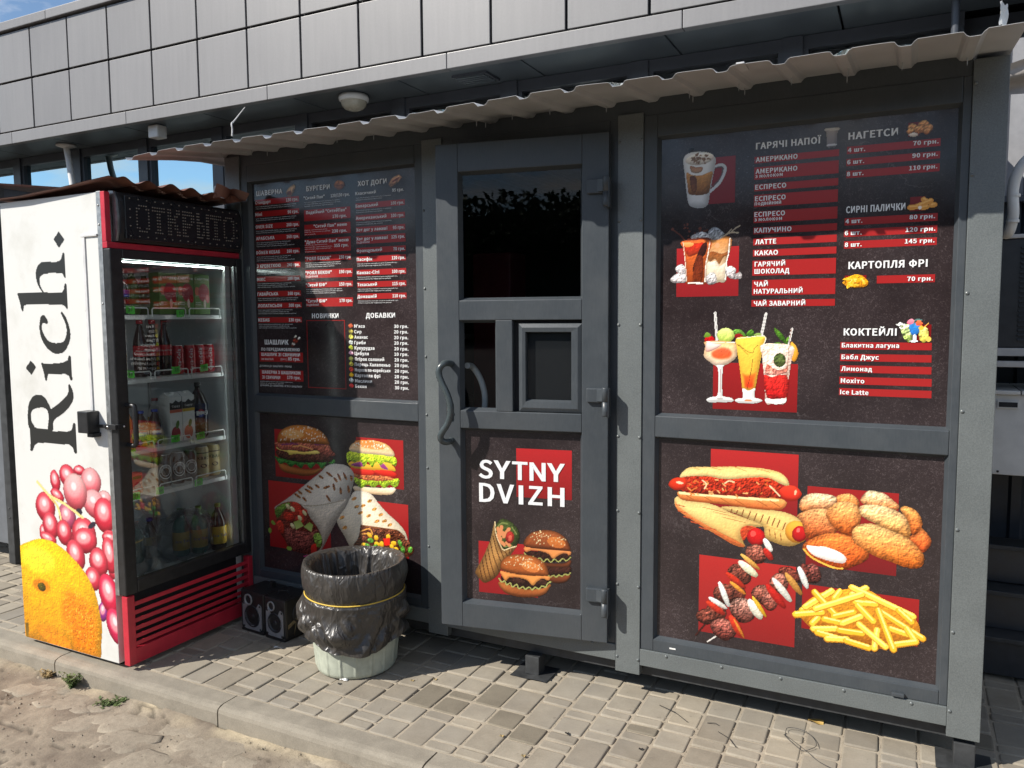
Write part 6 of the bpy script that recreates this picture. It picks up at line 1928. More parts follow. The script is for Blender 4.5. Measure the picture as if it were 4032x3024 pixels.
# corrugated canopy sheet : ribs run away from the wall
XC0, XC1, RP = -3.30, .262, .1705
def rib(x):
    t = ((x - .136 + RP / 2) / RP) % 1.0 * RP - RP / 2   # distance from a valley centre
    a = abs(t)
    return -.0155 if a < .016 else (-.0155 * (1 - (a - .016) / .012) if a < .028 else 0.0)
xs_ = [XC0]
while xs_[-1] < XC1 - .001:
    xs_.append(min(XC1, xs_[-1] + .0085))
ys_ = [-.40, -.36, -.30, -.22, -.14, -.06, .02, .3, .9, 1.5]
def cz(i, j):
    x = xs_[i]; y = ys_[j]
    wob = .008 * (vnoise(x * 1.7 + 3, .5) - .5) + .004 * (vnoise(x * 5.5, 7.3) - .5)
    edge = max(0, 1 - (y + .40) / .25)
    yy = y - (.012 * (vnoise(x * 2.3, 1.7) - .5) + .010 * (vnoise(x * 9, 4.1) - .5)) * edge
    left = max(0, (-2.75 - x)) * .03
    return (x, yy, 2.350 + .12 * min(y, .1) + wob * edge * 1.2 + rib(x) - left * edge * .5)
cm = MB().grid(len(xs_), len(ys_), cz, smooth=False)
top = [(x, y, z + .0009) for x, y, z in cm.v]
nU = len(xs_)
cm2 = MB(); cm2.add(cm.v, [f[::-1] for f in cm.f]); cm2.add(top, cm.f)
cm2.add(cm.v[:nU] + top[:nU], [(k, k + 1, nU + k + 1, nU + k) for k in range(nU - 1)])
canopy = K(cm2, 'canopy_sheet', 'canopy')
scr = MB().tube([(0, 0, 0), (0, 0, -.018), (0, 0, -.025)], [.0018, .0017, .0004], 6).mesh('screw'); scr.materials.append(M['zinc'])
k = .136
rk = random.Random(3)
while k > -3.2:
    for yy in (-.045, -.15):
        if rk.random() < .6: link('screw', scr, canopy, (k + KX + rk.uniform(-.01, .01), yy + rk.uniform(-.02, .02), 2.350 - .0155 + .12 * yy))
    k -= RP
K(MB().bbox(-.50, -.475, -.412, -.33, 2.301, 2.3065, .001), 'canopy_clip', 'canopy')
# ================================================================== DRINKS FRIDGE
FX, FY = -3.38, -.37
fridge = thing('drinks_fridge', 'tall white glass-door drinks fridge with fruit print and red grille', 'fridge', loc=(FX, FY, 0))
def F_(mb, name, mat, parent=fridge, sub=False):
    mb.v = [(x - FX, y - FY, z) for x, y, z in mb.v]
    return mb.build(name, mat, parent)
side = F_(MB().bbox(-3.727, -3.059, -.735, -.700, .022, 2.066, .003), 'side_panel', 'fridge_white')
F_(MB().bbox(-3.727, -3.059, -.045, -.008, .022, 2.066, .003), 'side_panel', 'fridge_white')
F_(MB().box(-3.725, -3.66, -.6995, -.0455, .024, 2.064), 'back_panel', 'fridge_white')
F_(MB().box(-3.6595, -3.06, -.6995, -.0455, 2.04, 2.0655), 'top_panel', 'fridge_white')
F_(MB().box(-3.6595, -3.05, -.6995, -.0455, .33, .362), 'inner_floor', 'liner')
F_(MB().box(-3.6595, -3.05, -.6995, -.0455, 1.800, 2.039), 'head_box', 'liner')
F_(MB().box(-3.6595, -3.645, -.6995, -.0455, .3625, 1.7995), 'inner_back', 'liner')
F_(MB().box(-3.6445, -3.05, -.6995, -.690, .3625, 1.7995), 'inner_side', 'liner')
F_(MB().box(-3.6445, -3.05, -.055, -.0455, .3625, 1.7995), 'inner_side', 'liner')
F_(MB().box(-3.6595, -3.06, -.6995, -.0455, .03, .3295), 'machine_compartment', 'dark_gap')
for x, y in ((-3.67, -.68), (-3.10, -.68), (-3.67, -.07), (-3.10, -.07)): F_(MB().lathe([(.0, 0), (.018, 0), (.018, .0215), (0, .0215)], (x, y, 0.0), 12), 'foot', 'black_metal')
# grey corner trims
for y0, y1 in ((-.737, -.722), (-.022, -.0065)): F_(MB().bbox(-3.0585, -3.032, y0, y1, .333, 2.068, .002), 'corner_trim', 'zinc')
for z in (1.60, 1.93, 2.01): F_(MB().lathe([(.005, 0), (.004, -.003), (.0005, -.004)], (-3.046, -.737, z), 10, 'y'), 'screw_head', 'zinc')
# print on the side : fruit and lettering
for nm, res, lay in PICTURES['fridge']:
    o = build_picture(nm, lay, res, -.7357 if nm != 'lettering' else -.7356, 'rich_ink', side, (-3725, 26, -3060, 2060)); o.location = (-FX, -FY, 0)
mb = MB().bbox(-3.157, -3.141, -.7405, -.7352, 1.14, 1.885, .002); mb.bbox(-3.163, -3.060, -.7425, -.7353, 1.883, 1.893, .002)
F_(mb, 'cable_trunking', plain('trunking', (.60, .60, .60), .4))
# head: red fascia and LED sign box
F_(MB().bbox(-3.0315, -3.002, -.737, -.008, 1.832, 1.858, .002).bbox(-3.0315, -3.006, -.737, -.712, 1.8585, 2.066, .002), 'red_fascia', 'red_metal')
sg = MB()
prof = [(-3.030, 1.859), (-2.990, 1.862), (-2.976, 1.90), (-2.972, 1.965), (-2.976, 2.03), (-2.992, 2.068), (-3.030, 2.070)]
n = len(prof)
sg.add([(x, y, z) for y in (-.688, -.012) for x, z in prof], [(k, k + 1, n + k + 1, n + k) for k in range(n - 1)] + [tuple(range(n))[::-1], tuple(range(n, 2 * n))])
sign = F_(sg, 'led_sign', 'black_metal')
F_(MB().bbox(-2.9795, -2.971, -.668, -.030, 1.874, 2.056, .003), 'sign_face', plain('smoked_panel', (.012, .013, .016), .3))
pr2 = [(-3.030, 2.073), (-3.000, 2.071), (-2.986, 2.035), (-2.980, 1.965), (-2.984, 1.90), (-2.994, 1.864), (-3.012, 1.861), (-3.012, 1.90), (-3.009, 1.96), (-3.012, 2.02), (-3.024, 2.05)]
m_ = len(pr2)
for y0 in (-.700, -.0115):
    F_(MB().add([(x, y, z) for y in (y0, y0 + .0115) for x, z in pr2], [tuple(range(m_))[::-1], tuple(range(m_, 2 * m_))] + [(k, (k + 1) % m_, m_ + (k + 1) % m_, m_ + k) for k in range(m_)]), 'sign_end_cap', 'zinc')
DOT = {'О': ['.####.', '##..##', '#....#', '#....#', '#....#', '#....#', '#....#', '##..##', '.####.'], 'Т': ['######', '######', '..##..', '..##..', '..##..', '..##..', '..##..', '..##..', '.####.'],
       'К': ['##..##', '##..##', '##.##.', '####..', '####..', '##.##.', '##.##.', '##..##', '##..##'], 'Р': ['#####.', '######', '##..##', '##..##', '#####.', '####..', '##....', '##....', '###...'],
       'Ы': ['##....##', '##....##', '##....##', '####..##', '##.##.##', '##..#.##', '##..#.##', '##.##.##', '####..##']}
ld = MB()
def led(y, z): ld.lathe([(.0031, 0), (.0028, .003), (.0005, .0045)], (-2.9708, y, z), 6, 'x')
for i, ch in enumerate('ОТКРЫТО'):
    y0 = -.612 + i * .0805
    for r_, row in enumerate(DOT[ch]):
        for c_, q in enumerate(row):
            if q == '#' and not (c_ in (2, 3) and ch == 'Т' and r_ % 2 == 9): led(y0 + c_ * (.0118 if len(row) == 6 else .0092), 2.020 - r_ * .0136)
for i in range(15):
    for z in (2.045, 1.888): led(-.645 + i * .0425, z)
for z in (1.93, 1.965, 2.0): led(-.645, z); led(-.050, z)
stuff(F_(ld, 'led_dots', plain('led_lens', (.27, .24, .20), .3)))
# glass door
d = MB()
d.bbox(-3.0315, -2.990, -.736, -.677, .336, 1.8305, .005); d.bbox(-3.0315, -2.990, -.040, -.006, .336, 1.8305, .005)
d.bbox(-3.0315, -2.991, -.6765, -.0405, .336, .392, .005); d.bbox(-3.0315, -2.991, -.6765, -.0405, 1.790, 1.8305, .005)
fd = F_(d, 'glass_door', 'black_metal')
F_(MB().box(-3.020, -3.003, -.6768, -.670, .392, 1.790).box(-3.020, -3.003, -.0468, -.0402, .392, 1.790), 'door_spacer', 'zinc')
F_(MB().bbox(-3.048, -3.0325, -.078, -.046, .385, 1.792, .003), 'door_seal', 'white')
F_(MB().quad((-3.006, -.677, .392), (-3.006, -.040, .392), (-3.006, -.040, 1.790), (-3.006, -.677, 1.790)), 'pane', 'fridge_glass')
hd = MB().tube(spl([(-2.990, -.690, 1.165), (-2.955, -.690, 1.166), (-2.940, -.690, 1.155), (-2.938, -.690, 1.08), (-2.940, -.690, 1.005), (-2.955, -.690, .993), (-2.990, -.690, .994)], 3), .0105, 8)
F_(hd, 'handle', 'black_metal')
lk = F_(MB().bbox(-3.175, -3.108, -.792, -.7355, 1.048, 1.142, .004).bbox(-3.135, -3.10, -.778, -.7355, 1.030, 1.0475, .003), 'lock_box', 'black_metal')
F_(MB().bbox(-3.1075, -3.03, -.748, -.7385, 1.070, 1.084, .002).bbox(-3.052, -2.986, -.752, -.741, 1.066, 1.088, .002).bbox(-3.0, -2.984, -.7405, -.70, 1.066, 1.088, .002), 'lock_strap', 'black_metal')
F_(MB().lathe([(.006, 0), (.005, -.003), (.0005, -.004)], (-3.035, -.7522, 1.077), 10, 'y'), 'screw_head', 'silver')
F_(MB().lathe([(.005, 0), (.004, .003), (.0005, .004)], (-2.984, -.71, 1.077), 10, 'x'), 'screw_head', 'silver')
# red grille
g = MB()
g.bbox(-3.020, -2.984, -.737, -.700, .024, .332, .003)
F_(g, 'grille_post', 'red_metal')
F_(MB().bbox(-3.020, -2.984, -.035, -.006, .06, .318, .003), 'grille_post', 'red_metal')
F_(MB().bbox(-3.010, -2.986, -.6995, -.0355, .024, .092, .002), 'grille_rail', 'red_metal')
slat = None
for zt in (.300, .262, .226, .190, .155, .122):
    F_(MB().bbox(-2.992, -2.987, -.6995, -.0355, zt - .0185, zt, .0015), 'grille_slat', 'red_metal')
# shelves with wire fronts, price tags
def wire_shelf(z, tags):
    x0, x1, y0, y1 = -3.60, -3.085, -.685, -.060
    w = MB().box(x1 - .006, x1, y0, y1, z - .022, z - .004)
    w.box(x0, x0 + .006, y0, y1, z - .012, z - .004)
    for i in range(38):
        yy = y0 + (y1 - y0) * (i + .5) / 38; w.box(x0 + .006, x1 - .006, yy - .0016, yy + .0016, z - .006, z - .002)
    for i in range(3):
        a = y0 + .01 + i * (y1 - y0) / 3; b = a + (y1 - y0) / 3 - .022; X = x1 + .003
        w.tube([(X, a, z - .018), (X, a, z + .022), (X, a + .006, z + .029), (X, b - .006, z + .029), (X, b, z + .022), (X, b, z - .018)], .0028, 6)
    s = F_(w, 'shelf', 'wire')
    rr = random.Random(int(z * 1000))
    for (yy, zz, t) in tags:
        tg = MB()
        def tf(i, j, yy=yy, zz=zz): return (x1 + .008 + .004 * math.sin(i * 1.3 + yy * 40), yy - .023 + i * .0115, zz - .017 + j * .017 + .002 * math.sin(i + yy * 9))
        tg.grid(5, 3, tf); tg.v = [(p[0] - FX, p[1] - FY, p[2]) for p in tg.v]
        tg.build('price_tag', 'green_tag', s)
        v, f = glyphs(t, 1, 1); kx_ = .018 / CAP * .8
        q = MB().add([(x1 + .0135 - FX, yy - FY - .012 + a * kx_, zz - .006 + c * kx_) for a, c in v], f); q.build('handwriting', 'ink_black', s)
    return s
wire_shelf(1.555, [(-.585, 1.575, '20'), (-.315, 1.560, '50')])
wire_shelf(1.268, [(-.60, 1.29, '30'), (-.352, 1.295, '25'), (-.185, 1.295, '50')])
wire_shelf(.947, [(-.61, .962, '45'), (-.372, .972, '60'), (-.225, .965, '75')])
wire_shelf(.740, [(-.60, .742, '25'), (-.47, .742, '30'), (-.25, .738, '45')])
lb = F_(MB().box(-3.050, -3.042, -.675, -.045, 1.776, 1.7895), 'led_strip', 'black_metal')
lm = MB()
for i in range(64): lm.box(-3.0415 - FX, -3.039 - FX, -.672 + i * .0098 - FY, -.6665 + i * .0098 - FY, 1.7805, 1.7835)
stuff(lm.build('led_dots', 'led', lb))
F_(MB().box(-3.046, -3.040, -.6895, -.684, .42, 1.74), 'added_fill_bar', 'fill_glow')  # unseen upright bars added behind the door frame to light the shelves evenly
F_(MB().box(-3.052, -3.046, -.061, -.0555, .42, 1.74), 'added_fill_bar', 'fill_glow')
F_(MB().box(-3.642, -3.630, -.065, -.0555, .40, 1.75), 'shelf_rail', 'zinc')

# ---- what stands in the fridge : every drink is its own thing
def col_mat(n_, c, r_=.3): return plain('drink_' + n_, c, r_, var=.06)
def can(y, z, r_, h, body, name, label, grp, text=None, tcol=None, vertical=False, x=-3.15, stripe=None):
    t = thing(name, label, 'can', grp, (x, y, z))
    MB().lathe([(r_ * .82, 0), (r_, .010), (r_, h - .014), (r_ * .84, h - .003), (r_ * .84, h)], seg=22).build('can_body', body, t)
    MB().lathe([(r_ * .80, 0), (r_ * .845, .001), (r_ * .845, .0035), (r_ * .78, .002), (.0005, .0008)], (0, 0, h - .001), 22).build('lid', 'silver', t)
    if stripe: MB().lathe([(r_ + .0006, h * .80), (r_ + .0006, h * .83)], seg=22).build('band', stripe, t)
    if text:
        v, f = glyphs(text, 1, 1)
        w_ = np.ptp(v[:, 0]); v = v - [v[:, 0].min() + w_ / 2, 0]
        if vertical: k = h * .8 / w_; fn = lambda a, c: ((r_ + .0008) * math.cos(-c * k / r_ + .35 - .5), (r_ + .0008) * math.sin(-c * k / r_ + .35 - .5), h * .48 + a * k)
        else: k = min(r_ * 1.7 / w_, .030 / CAP); fn = lambda a, c: ((r_ + .0008) * math.cos(a * k / r_ - .45), (r_ + .0008) * math.sin(a * k / r_ - .45), h * .60 + c * k)
        text_on((v, f), fn).build('lettering', tcol, t)
    return t
def bottle(y, z, r_, h, name, label, grp, liquid, cap, lab=None, labz=(.35, .55), text=None, tcol=None, x=-3.15, neck=.012, badge=None):
    t = thing(name, label, 'bottle', grp, (x, y, z))
    MB().lathe([(r_ * .8, 0), (r_, .012), (r_, h * .55), (r_ * .97, h * .62), (r_ * .62, h * .78), (neck, h * .88), (neck, h * .94), (.0005, h * .94)], seg=22).build('bottle_body', liquid, t)
    MB().lathe([(neck + .003, h * .93), (neck + .003, h), (.0005, h)], seg=16).build('cap', cap, t)
    if lab: MB().lathe([(r_ + .001, h * labz[0]), (r_ + .001, h * labz[1])], seg=22).build('label_band', lab, t)
    if text:
        v, f = glyphs(text, 1, 1); w_ = np.ptp(v[:, 0]); v = v - [v[:, 0].min() + w_ / 2, 0]; k = r_ * 1.7 / w_
        zc = h * (labz[0] + labz[1]) / 2
        text_on((v, f), lambda a, c: ((r_ + .0024) * math.cos(a * k / r_ - .45), (r_ + .0024) * math.sin(a * k / r_ - .45), zc - CAP * k / 2 + c * k)).build('lettering', tcol, t)
    if badge:
        for (z0, z1, c_) in badge:
            b_ = MB(); N = 14
            vv = []
            for i in range(N + 1):
                for zz in (z0, z1):
                    s_ = max(0, 1 - (zz / .020) ** 2) ** .5 * .019
                    a = (-s_ + 2 * s_ * i / N) / r_ - .45
                    vv.append(((r_ + .0016) * math.cos(a), (r_ + .0016) * math.sin(a), h * (labz[0] + labz[1]) / 2 + zz))
            b_.add(vv, [(2 * i, 2 * i + 2, 2 * i + 3, 2 * i + 1) for i in range(N)]); b_.build('emblem', c_, t)
    return t
def carton(y0, y1, z, h, name, label, grp, face, dep=.07, x=-3.115, gable=False):
    t = thing(name, label, 'carton', grp, (x, (y0 + y1) / 2, z)); w_ = (y1 - y0) / 2 - .001
    mb = MB().bbox(-dep, 0, -w_, w_, 0, h, .002)
    if gable: mb.add([(-dep, -w_, h), (0, -w_, h), (0, w_, h), (-dep, w_, h), (-dep / 2, -w_, h + .022), (-dep / 2, w_, h + .022)], [(0, 1, 4), (1, 2, 5, 4), (2, 3, 5), (3, 0, 4, 5)])
    mb.build('carton_body', face, t); return t, w_
RED = col_mat('red', (.42, .012, .02), .25); DARK = col_mat('cola', (.020, .010, .008), .12); WATER = mat_glass('clear_plastic', (.75, .8, .82), 2.2)
WHT = col_mat('white', (.72, .72, .72)); BLK = col_mat('black', (.02, .02, .02)); BLUE = col_mat('blue', (.02, .06, .35)); GRN = col_mat('green', (.09, .19, .03), .4); NAVY = col_mat('navy', (.012, .014, .05), .2); ORG = col_mat('orange', (.55, .20, .03), .2)
BRN = col_mat('brown', (.045, .025, .022), .3); BEI = col_mat('beige', (.50, .40, .22), .3); POM = col_mat('pomegranate', (.33, .02, .035), .45); PINK = col_mat('flesh', (.70, .58, .48)); YEL = col_mat('yellow', (.55, .36, .05)); SAL = col_mat('salmon', (.60, .16, .10)); TEAL = col_mat('teal', (.03, .16, .12), .25)
bottle(-.575, 1.556, .036, .215, 'water_bottle', 'clear water bottle with white cap and blue label on the top shelf', None, WATER, WHT, BLUE, (.36, .50))
bottle(-.50, 1.556, .034, .20, 'water_bottle', 'clear bottle with pale cap behind the water bottle on top shelf', None, WATER, WHT, WHT, (.40, .60), x=-3.24)
bottle(-.43, 1.556, .034, .205, 'juice_bottle', 'pale capped bottle left of the green juice cartons on top shelf', None, GRN, WHT, None, x=-3.26)
for i, (a, b) in enumerate(((-.398, -.297), (-.296, -.197), (-.196, -.100))):
    t, w_ = carton(a, b, 1.556, .195, 'juice_carton', 'green pomegranate juice carton, %s of three on the top shelf' % ('left', 'middle', 'right')[i], 'green pomegranate cartons', GRN)
    MB().add([(.0006, .010 + .034 * math.cos(k * PI / 9), .105 + .044 * math.sin(k * PI / 9)) for k in range(18)], [tuple(range(18))]).build('fruit_print', POM, t)
    MB().add([(.0009, .032 + .013 * math.cos(k * PI / 6), .075 + .02 * math.sin(k * PI / 6)) for k in range(12)], [tuple(range(12))]).build('fruit_print', RED, t)
    MB().add([(.0010, .014 + .008 * math.cos(k * PI / 5), .052 + .022 * math.sin(k * PI / 5)) for k in range(10)], [tuple(range(10))]).build('fruit_print', PINK, t)
    MB().add([(.0005, -.030 + .014 * math.cos(k * PI / 6), .112 + .022 * math.sin(k * PI / 6)) for k in range(12)], [tuple(range(12))]).build('fruit_print', SAL, t)
    for s_, z_, h_, wd, c_ in (('Садочок', .165, .013, .088, WHT), ('ЯБЛУКО', .054, .006, .034, WHT), ('ГРАНАТ', .044, .006, .034, WHT)):
        v, f = glyphs(s_, 2, 1); sc_ = wd / np.ptp(v[:, 0]); v0 = v[:, 0].min()
        yoff = -.044 if h_ > .01 else -.042
        text_on((v, f), lambda p, q: (.0014, yoff + (p - v0) * sc_, z_ + q * h_ / CAP + (.004 * math.sin((p - v0) * sc_ / .088 * PI) if h_ > .01 else 0))).build('lettering', c_, t)
for i, y in enumerate((-.484, -.418, -.352)):
    bottle(y, 1.269, .031, .262, 'cola_bottle', 'dark cola bottle with red label, %s of three on second shelf' % ('left', 'middle', 'right')[i], 'cola bottles', DARK, RED if i < 2 else BLK, RED, (.36, .55), 'Coca-Cola', WHT)
bottle(-.60, 1.269, .034, .20, 'tea_bottle', 'bottle with colourful green label at the left of second shelf', None, TEAL, GRN, YEL, (.1, .55)); 
for i, y in enumerate((-.281, -.209, -.152, -.092)):
    can(y, 1.269, .0285, .137, RED, 'soda_can', 'slim red soda can, %s of four on the second shelf' % ('first', 'second', 'third', 'last')[i] + ' from left', 'red soda cans', 'Coca-Cola', WHT, True)
for i, (a, b, c_, f_) in enumerate(((-.368, -.296, SAL, POM), (-.295, -.221, YEL, SAL))):
    t, w_ = carton(a, b, .948, .215, 'juice_carton', 'tall white juice carton with %s stripe on third shelf' % ('salmon', 'yellow')[i], 'white juice cartons', WHT, .075, gable=True)
    wv = [(.0006, -w_, .155), (.0006, w_, .155), (.0006, w_, .195), (.0006, w_ * .5, .188), (.0006, 0, .200), (.0006, -w_ * .5, .186), (.0006, -w_, .19)]
    MB().add(wv, [tuple(range(7))]).build('label_print', BLK, t); MB().box(.0003, .0007, -w_, w_, .140, .1545).build('label_print', c_, t)
    MB().add([(.0006, -.004 + .026 * math.cos(k * PI / 7), .040 + .034 * math.sin(k * PI / 7)) for k in range(14)], [tuple(range(14))]).build('fruit_print', f_, t)
    MB().add([(.0009, .006 + .010 * math.cos(k * PI / 6) + .004 * math.sin(k * PI / 6), .082 + .020 * math.sin(k * PI / 6)) for k in range(12)], [tuple(range(12))]).build('fruit_print', GRN, t)
    v, f = glyphs('Cappy', 2, 1); sc_ = .046 / np.ptp(v[:, 0]); v0 = v[:, 0].min()
    text_on((v, f), lambda p, q: (.0012, -.023 + (p - v0) * sc_, .166 + q * sc_)).build('lettering', WHT, t)
    MB().lathe([(.012, 0), (.012, .012), (.0005, .012)], (-.030, 0, .226), 14).build('cap', WHT, t)
bottle(-.170, .948, .046, .272, 'cola_bottle', 'large dark cola bottle with round emblem on the third shelf', None, DARK, BLK, NAVY, (.28, .62), 'PEPSI', WHT, badge=((-.019, -.006, BLUE), (-.006, .007, WHT), (.007, .019, RED)))
bottle(-.590, .948, .038, .215, 'orange_soda_bottle', 'orange soda bottle with blue cap at the left of third shelf', None, ORG, BLUE, SAL, (.15, .42), 'FANTA', BLUE)
bottle(-.500, .948, .032, .165, 'cola_bottle', 'small cola bottle with blue cap beside the orange soda', None, DARK, BLUE, NAVY, (.2, .55), 'PEPSI', WHT, badge=((-.012, -.004, BLUE), (-.004, .005, WHT), (.005, .012, RED)))
bottle(-.425, .948, .032, .165, 'cola_bottle', 'small cola bottle with blue cap left of white cartons', None, DARK, BLUE, NAVY, (.2, .55), 'PEPSI', WHT, badge=((-.012, -.004, BLUE), (-.004, .005, WHT), (.005, .012, RED)))
for i, (y, zz, q) in enumerate(((-.33, 1.556, GRN), (-.22, 1.556, GRN), (-.13, 1.556, WHT), (-.62, 1.269, DARK), (-.55, 1.269, DARK), (-.30, .948, WHT), (-.64, .948, ORG), (-.36, .3625, DARK), (-.44, .3625, TEAL))):
    bottle(y, zz, .034, .20, 'drink_bottle', ('green bottle behind the left green cartons on top shelf', 'green bottle behind the right green cartons on top shelf', 'white bottle at the back right of top shelf', 'dark bottle at the far left of second shelf', 'dark bottle behind the cola bottles on second shelf', 'white bottle behind the white cartons on third shelf', 'orange bottle at the far left of third shelf', 'dark bottle lying deep at the fridge bottom', 'green bottle at the fridge bottom behind the clear bag')[i], 'bottles at the back of the fridge', q, (WHT, BLUE, RED)[i % 3], YEL if i % 2 else None, x=-3.30)
for i, (a, b) in enumerate(((-.652, -.592), (-.588, -.530))):
    t, w_ = carton(a, b, .741, .095, 'juice_carton', 'small red juice box, %s of two on the fourth shelf' % ('left', 'right')[i], 'small red juice boxes', SAL, .04)
    MB().add([(.0006, .018 * math.cos(k * PI / 7), .032 + .022 * math.sin(k * PI / 7)) for k in range(14)], [tuple(range(14))]).build('fruit_print', POM, t)
    MB().box(.0003, .0008, -w_ * .8, w_ * .8, .068, .082).build('label_print', GRN, t)
for i, y in enumerate((-.385, -.306, -.234)):
    t = can(y, .741, .034, .150, BRN, 'kvass_can', 'dark brown kvass can, %s of three on the fourth shelf' % ('left', 'middle', 'right')[i], 'dark kvass cans', None)
    rg = MB()
    for ra, rb in ((.030, .027), (.0185, .0165)):
        vv = []
        for k in range(24):
            a = 2 * PI * k / 24
            for q in (ra, rb):
                u = q * math.cos(a) / .034 - .45; vv.append((.0348 * math.cos(u), .0348 * math.sin(u), .072 + q * math.sin(a) * 1.15))
        rg.add(vv, [(2 * k, 2 * ((k + 1) % 24), 2 * ((k + 1) % 24) + 1, 2 * k + 1) for k in range(24)])
    v, f = glyphs('КВАС КИЇВСЬКИЙ', 2, 1); w_ = np.ptp(v[:, 0]); v0 = v[:, 0].min()
    def arc(a, c):
        th = PI * 1.02 - (a - v0) / w_ * PI * 1.04; q = .0195 + c / CAP * .0072
        u = q * math.cos(th) / .034 - .45; return (.0349 * math.cos(u), .0349 * math.sin(u), .072 + q * math.sin(th) * 1.15)
    o_ = len(rg.v); rg.v += [arc(a, c) for a, c in v]; rg.f += [tuple(k + o_ for k in q) for q in f]; rg.s += [False] * len(f)
    rg.build('emblem', WHT, t)
for i, y in enumerate((-.160, -.088)):
    t = can(y, .741, .034, .155, BEI, 'kvass_can', 'cream kvass can, %s of two on the fourth shelf' % ('left', 'right')[i], 'cream kvass cans', 'КВАС', BLK, stripe=BRN)
    MB().add([((.0352) * math.cos(.016 * math.cos(k * PI / 8) / .034 - .45), .0352 * math.sin(.016 * math.cos(k * PI / 8) / .034 - .45), .062 + .010 * math.sin(k * PI / 8)) for k in range(16)], [tuple(range(16))]).build('emblem', BRN, t)
for i, (y, x) in enumerate(((-.100, -3.12), (-.185, -3.16), (-.262, -3.20))):
    bottle(y, .3625, .040, .235, 'tea_bottle', 'dark tea bottle with bright label at fridge bottom, %s' % ('nearest the glass', 'second from the glass', 'deepest in the bag')[i], 'tea bottles', TEAL if i else DARK, GRN, YEL, (.14, .52), 'Ice Tea', BLUE, x=x)
def crumpled(name, label, c, s, mat, seed, nu=34, nv=18):
    t = MB()
    def fn(i, j):
        a = 2 * PI * i / nu; b = PI * j / (nv - 1)
        w_ = 1 + .42 * (fbm(math.cos(a) * 2.2 + seed, math.sin(a) * 2.2 + b * 2, 4) - .45) + .12 * math.sin(7 * a + seed * b)
        z = -math.cos(b); return (c[0] + s[0] * w_ * math.sin(b) * math.cos(a), c[1] + s[1] * w_ * math.sin(b) * math.sin(a), max(c[2] + s[2] * w_ * z, .364))
    t.grid(nu, nv, fn, True, False)
    return tag(t.build(name, mat), label, 'bag', 'polythene bags in the fridge')
crumpled('plastic_bag', 'crumpled clear plastic bag at bottom left of the fridge', (-3.15, -.565, .455), (.07, .11, .13), 'clear_bag', 2.3)
crumpled('plastic_bag', 'clear plastic bag of tea bottles at bottom centre of the fridge', (-3.155, -.27, .46), (.075, .17, .125), 'clear_bag', 7.1)

# ---- brown corrugated sheets lying on top of the fridge
def on_top():
    mb = MB(); nx, ny = 24, 74
    def fn(i, j):
        x = -3.76 + .83 * i / (nx - 1); y = -.770 + .76 * j / (ny - 1)
        z = 2.078 + max(0, (x + 3.53)) * .062 + .011 * math.sin((y + .02) * 2 * PI / .118) * min(1, (j / 8)) * (0.35 + .65 * i / (nx - 1)) + .012 * (vnoise(x * 4, y * 5) - .5) * i / nx
        return (x + .012 * (vnoise(y * 9, 3) - .5) * (i / (nx - 1)), y, max(z, 2.0705))
    mb.grid(nx, ny, fn, smooth=True)
    top = [(x, y, z + .0012) for x, y, z in mb.v]; f = list(mb.f); mb.add(top, f, True)
    return mb
tag(on_top().build('roof_sheet', 'rust_sheet'), 'brown corrugated sheet lying on top of the drinks fridge', 'metal sheet')
fl = MB().grid(10, 8, lambda i, j: (-2.945 + .02 * math.sin(i * .8) + j * .004, -.215 + i * .021, 2.100 + j * .0085 * (1 - .02 * i) + .008 * math.sin(i * .9 + j * .3)), smooth=True)
tag(fl.build('bent_sheet', 'rust_sheet'), 'bent brown sheet offcut standing at the fridge roof end', 'metal sheet')
# ================================================================== BIN, SPEAKERS
BX, BY = -2.15, -.232
bn = thing('trash_bin', 'pale green ribbed plastic bucket used as a trash bin', 'bin', loc=(BX, BY, 0))
def bucket(i, j, nu=208):
    prof = [(.163, 0.0), (.171, .006), (.174, .02), (.176, .05), (.181, .10), (.187, .16), (.193, .22), (.199, .30), (.206, .38), (.211, .445), (.214, .462), (.205, .464), (.200, .44), (.188, .25), (.17, .03)]
    r_, z = prof[j]; a = 2 * PI * i / nu
    ribw = min(1, max(0, 1.6 - abs(((a * 17 / (2 * PI)) % 1) - .5) * 20))
    if .01 < z < .44 and j < 10: r_ += .0050 * ribw
    return (r_ * math.cos(a), r_ * math.sin(a), z + .001)
MB().grid(208, 15, bucket, True).build('bucket', 'bucket', bn)
MB().lathe([(.0005, .031), (.168, .031)], seg=40).build('bucket_floor', 'bucket', bn)
bag = thing('bin_bag', 'black plastic bag folded over the rim of the trash bin', 'bag', loc=(BX, BY, 0))
def ridge(x, y): return 1 - abs(2 * vnoise(x, y) - 1)
NB = 260
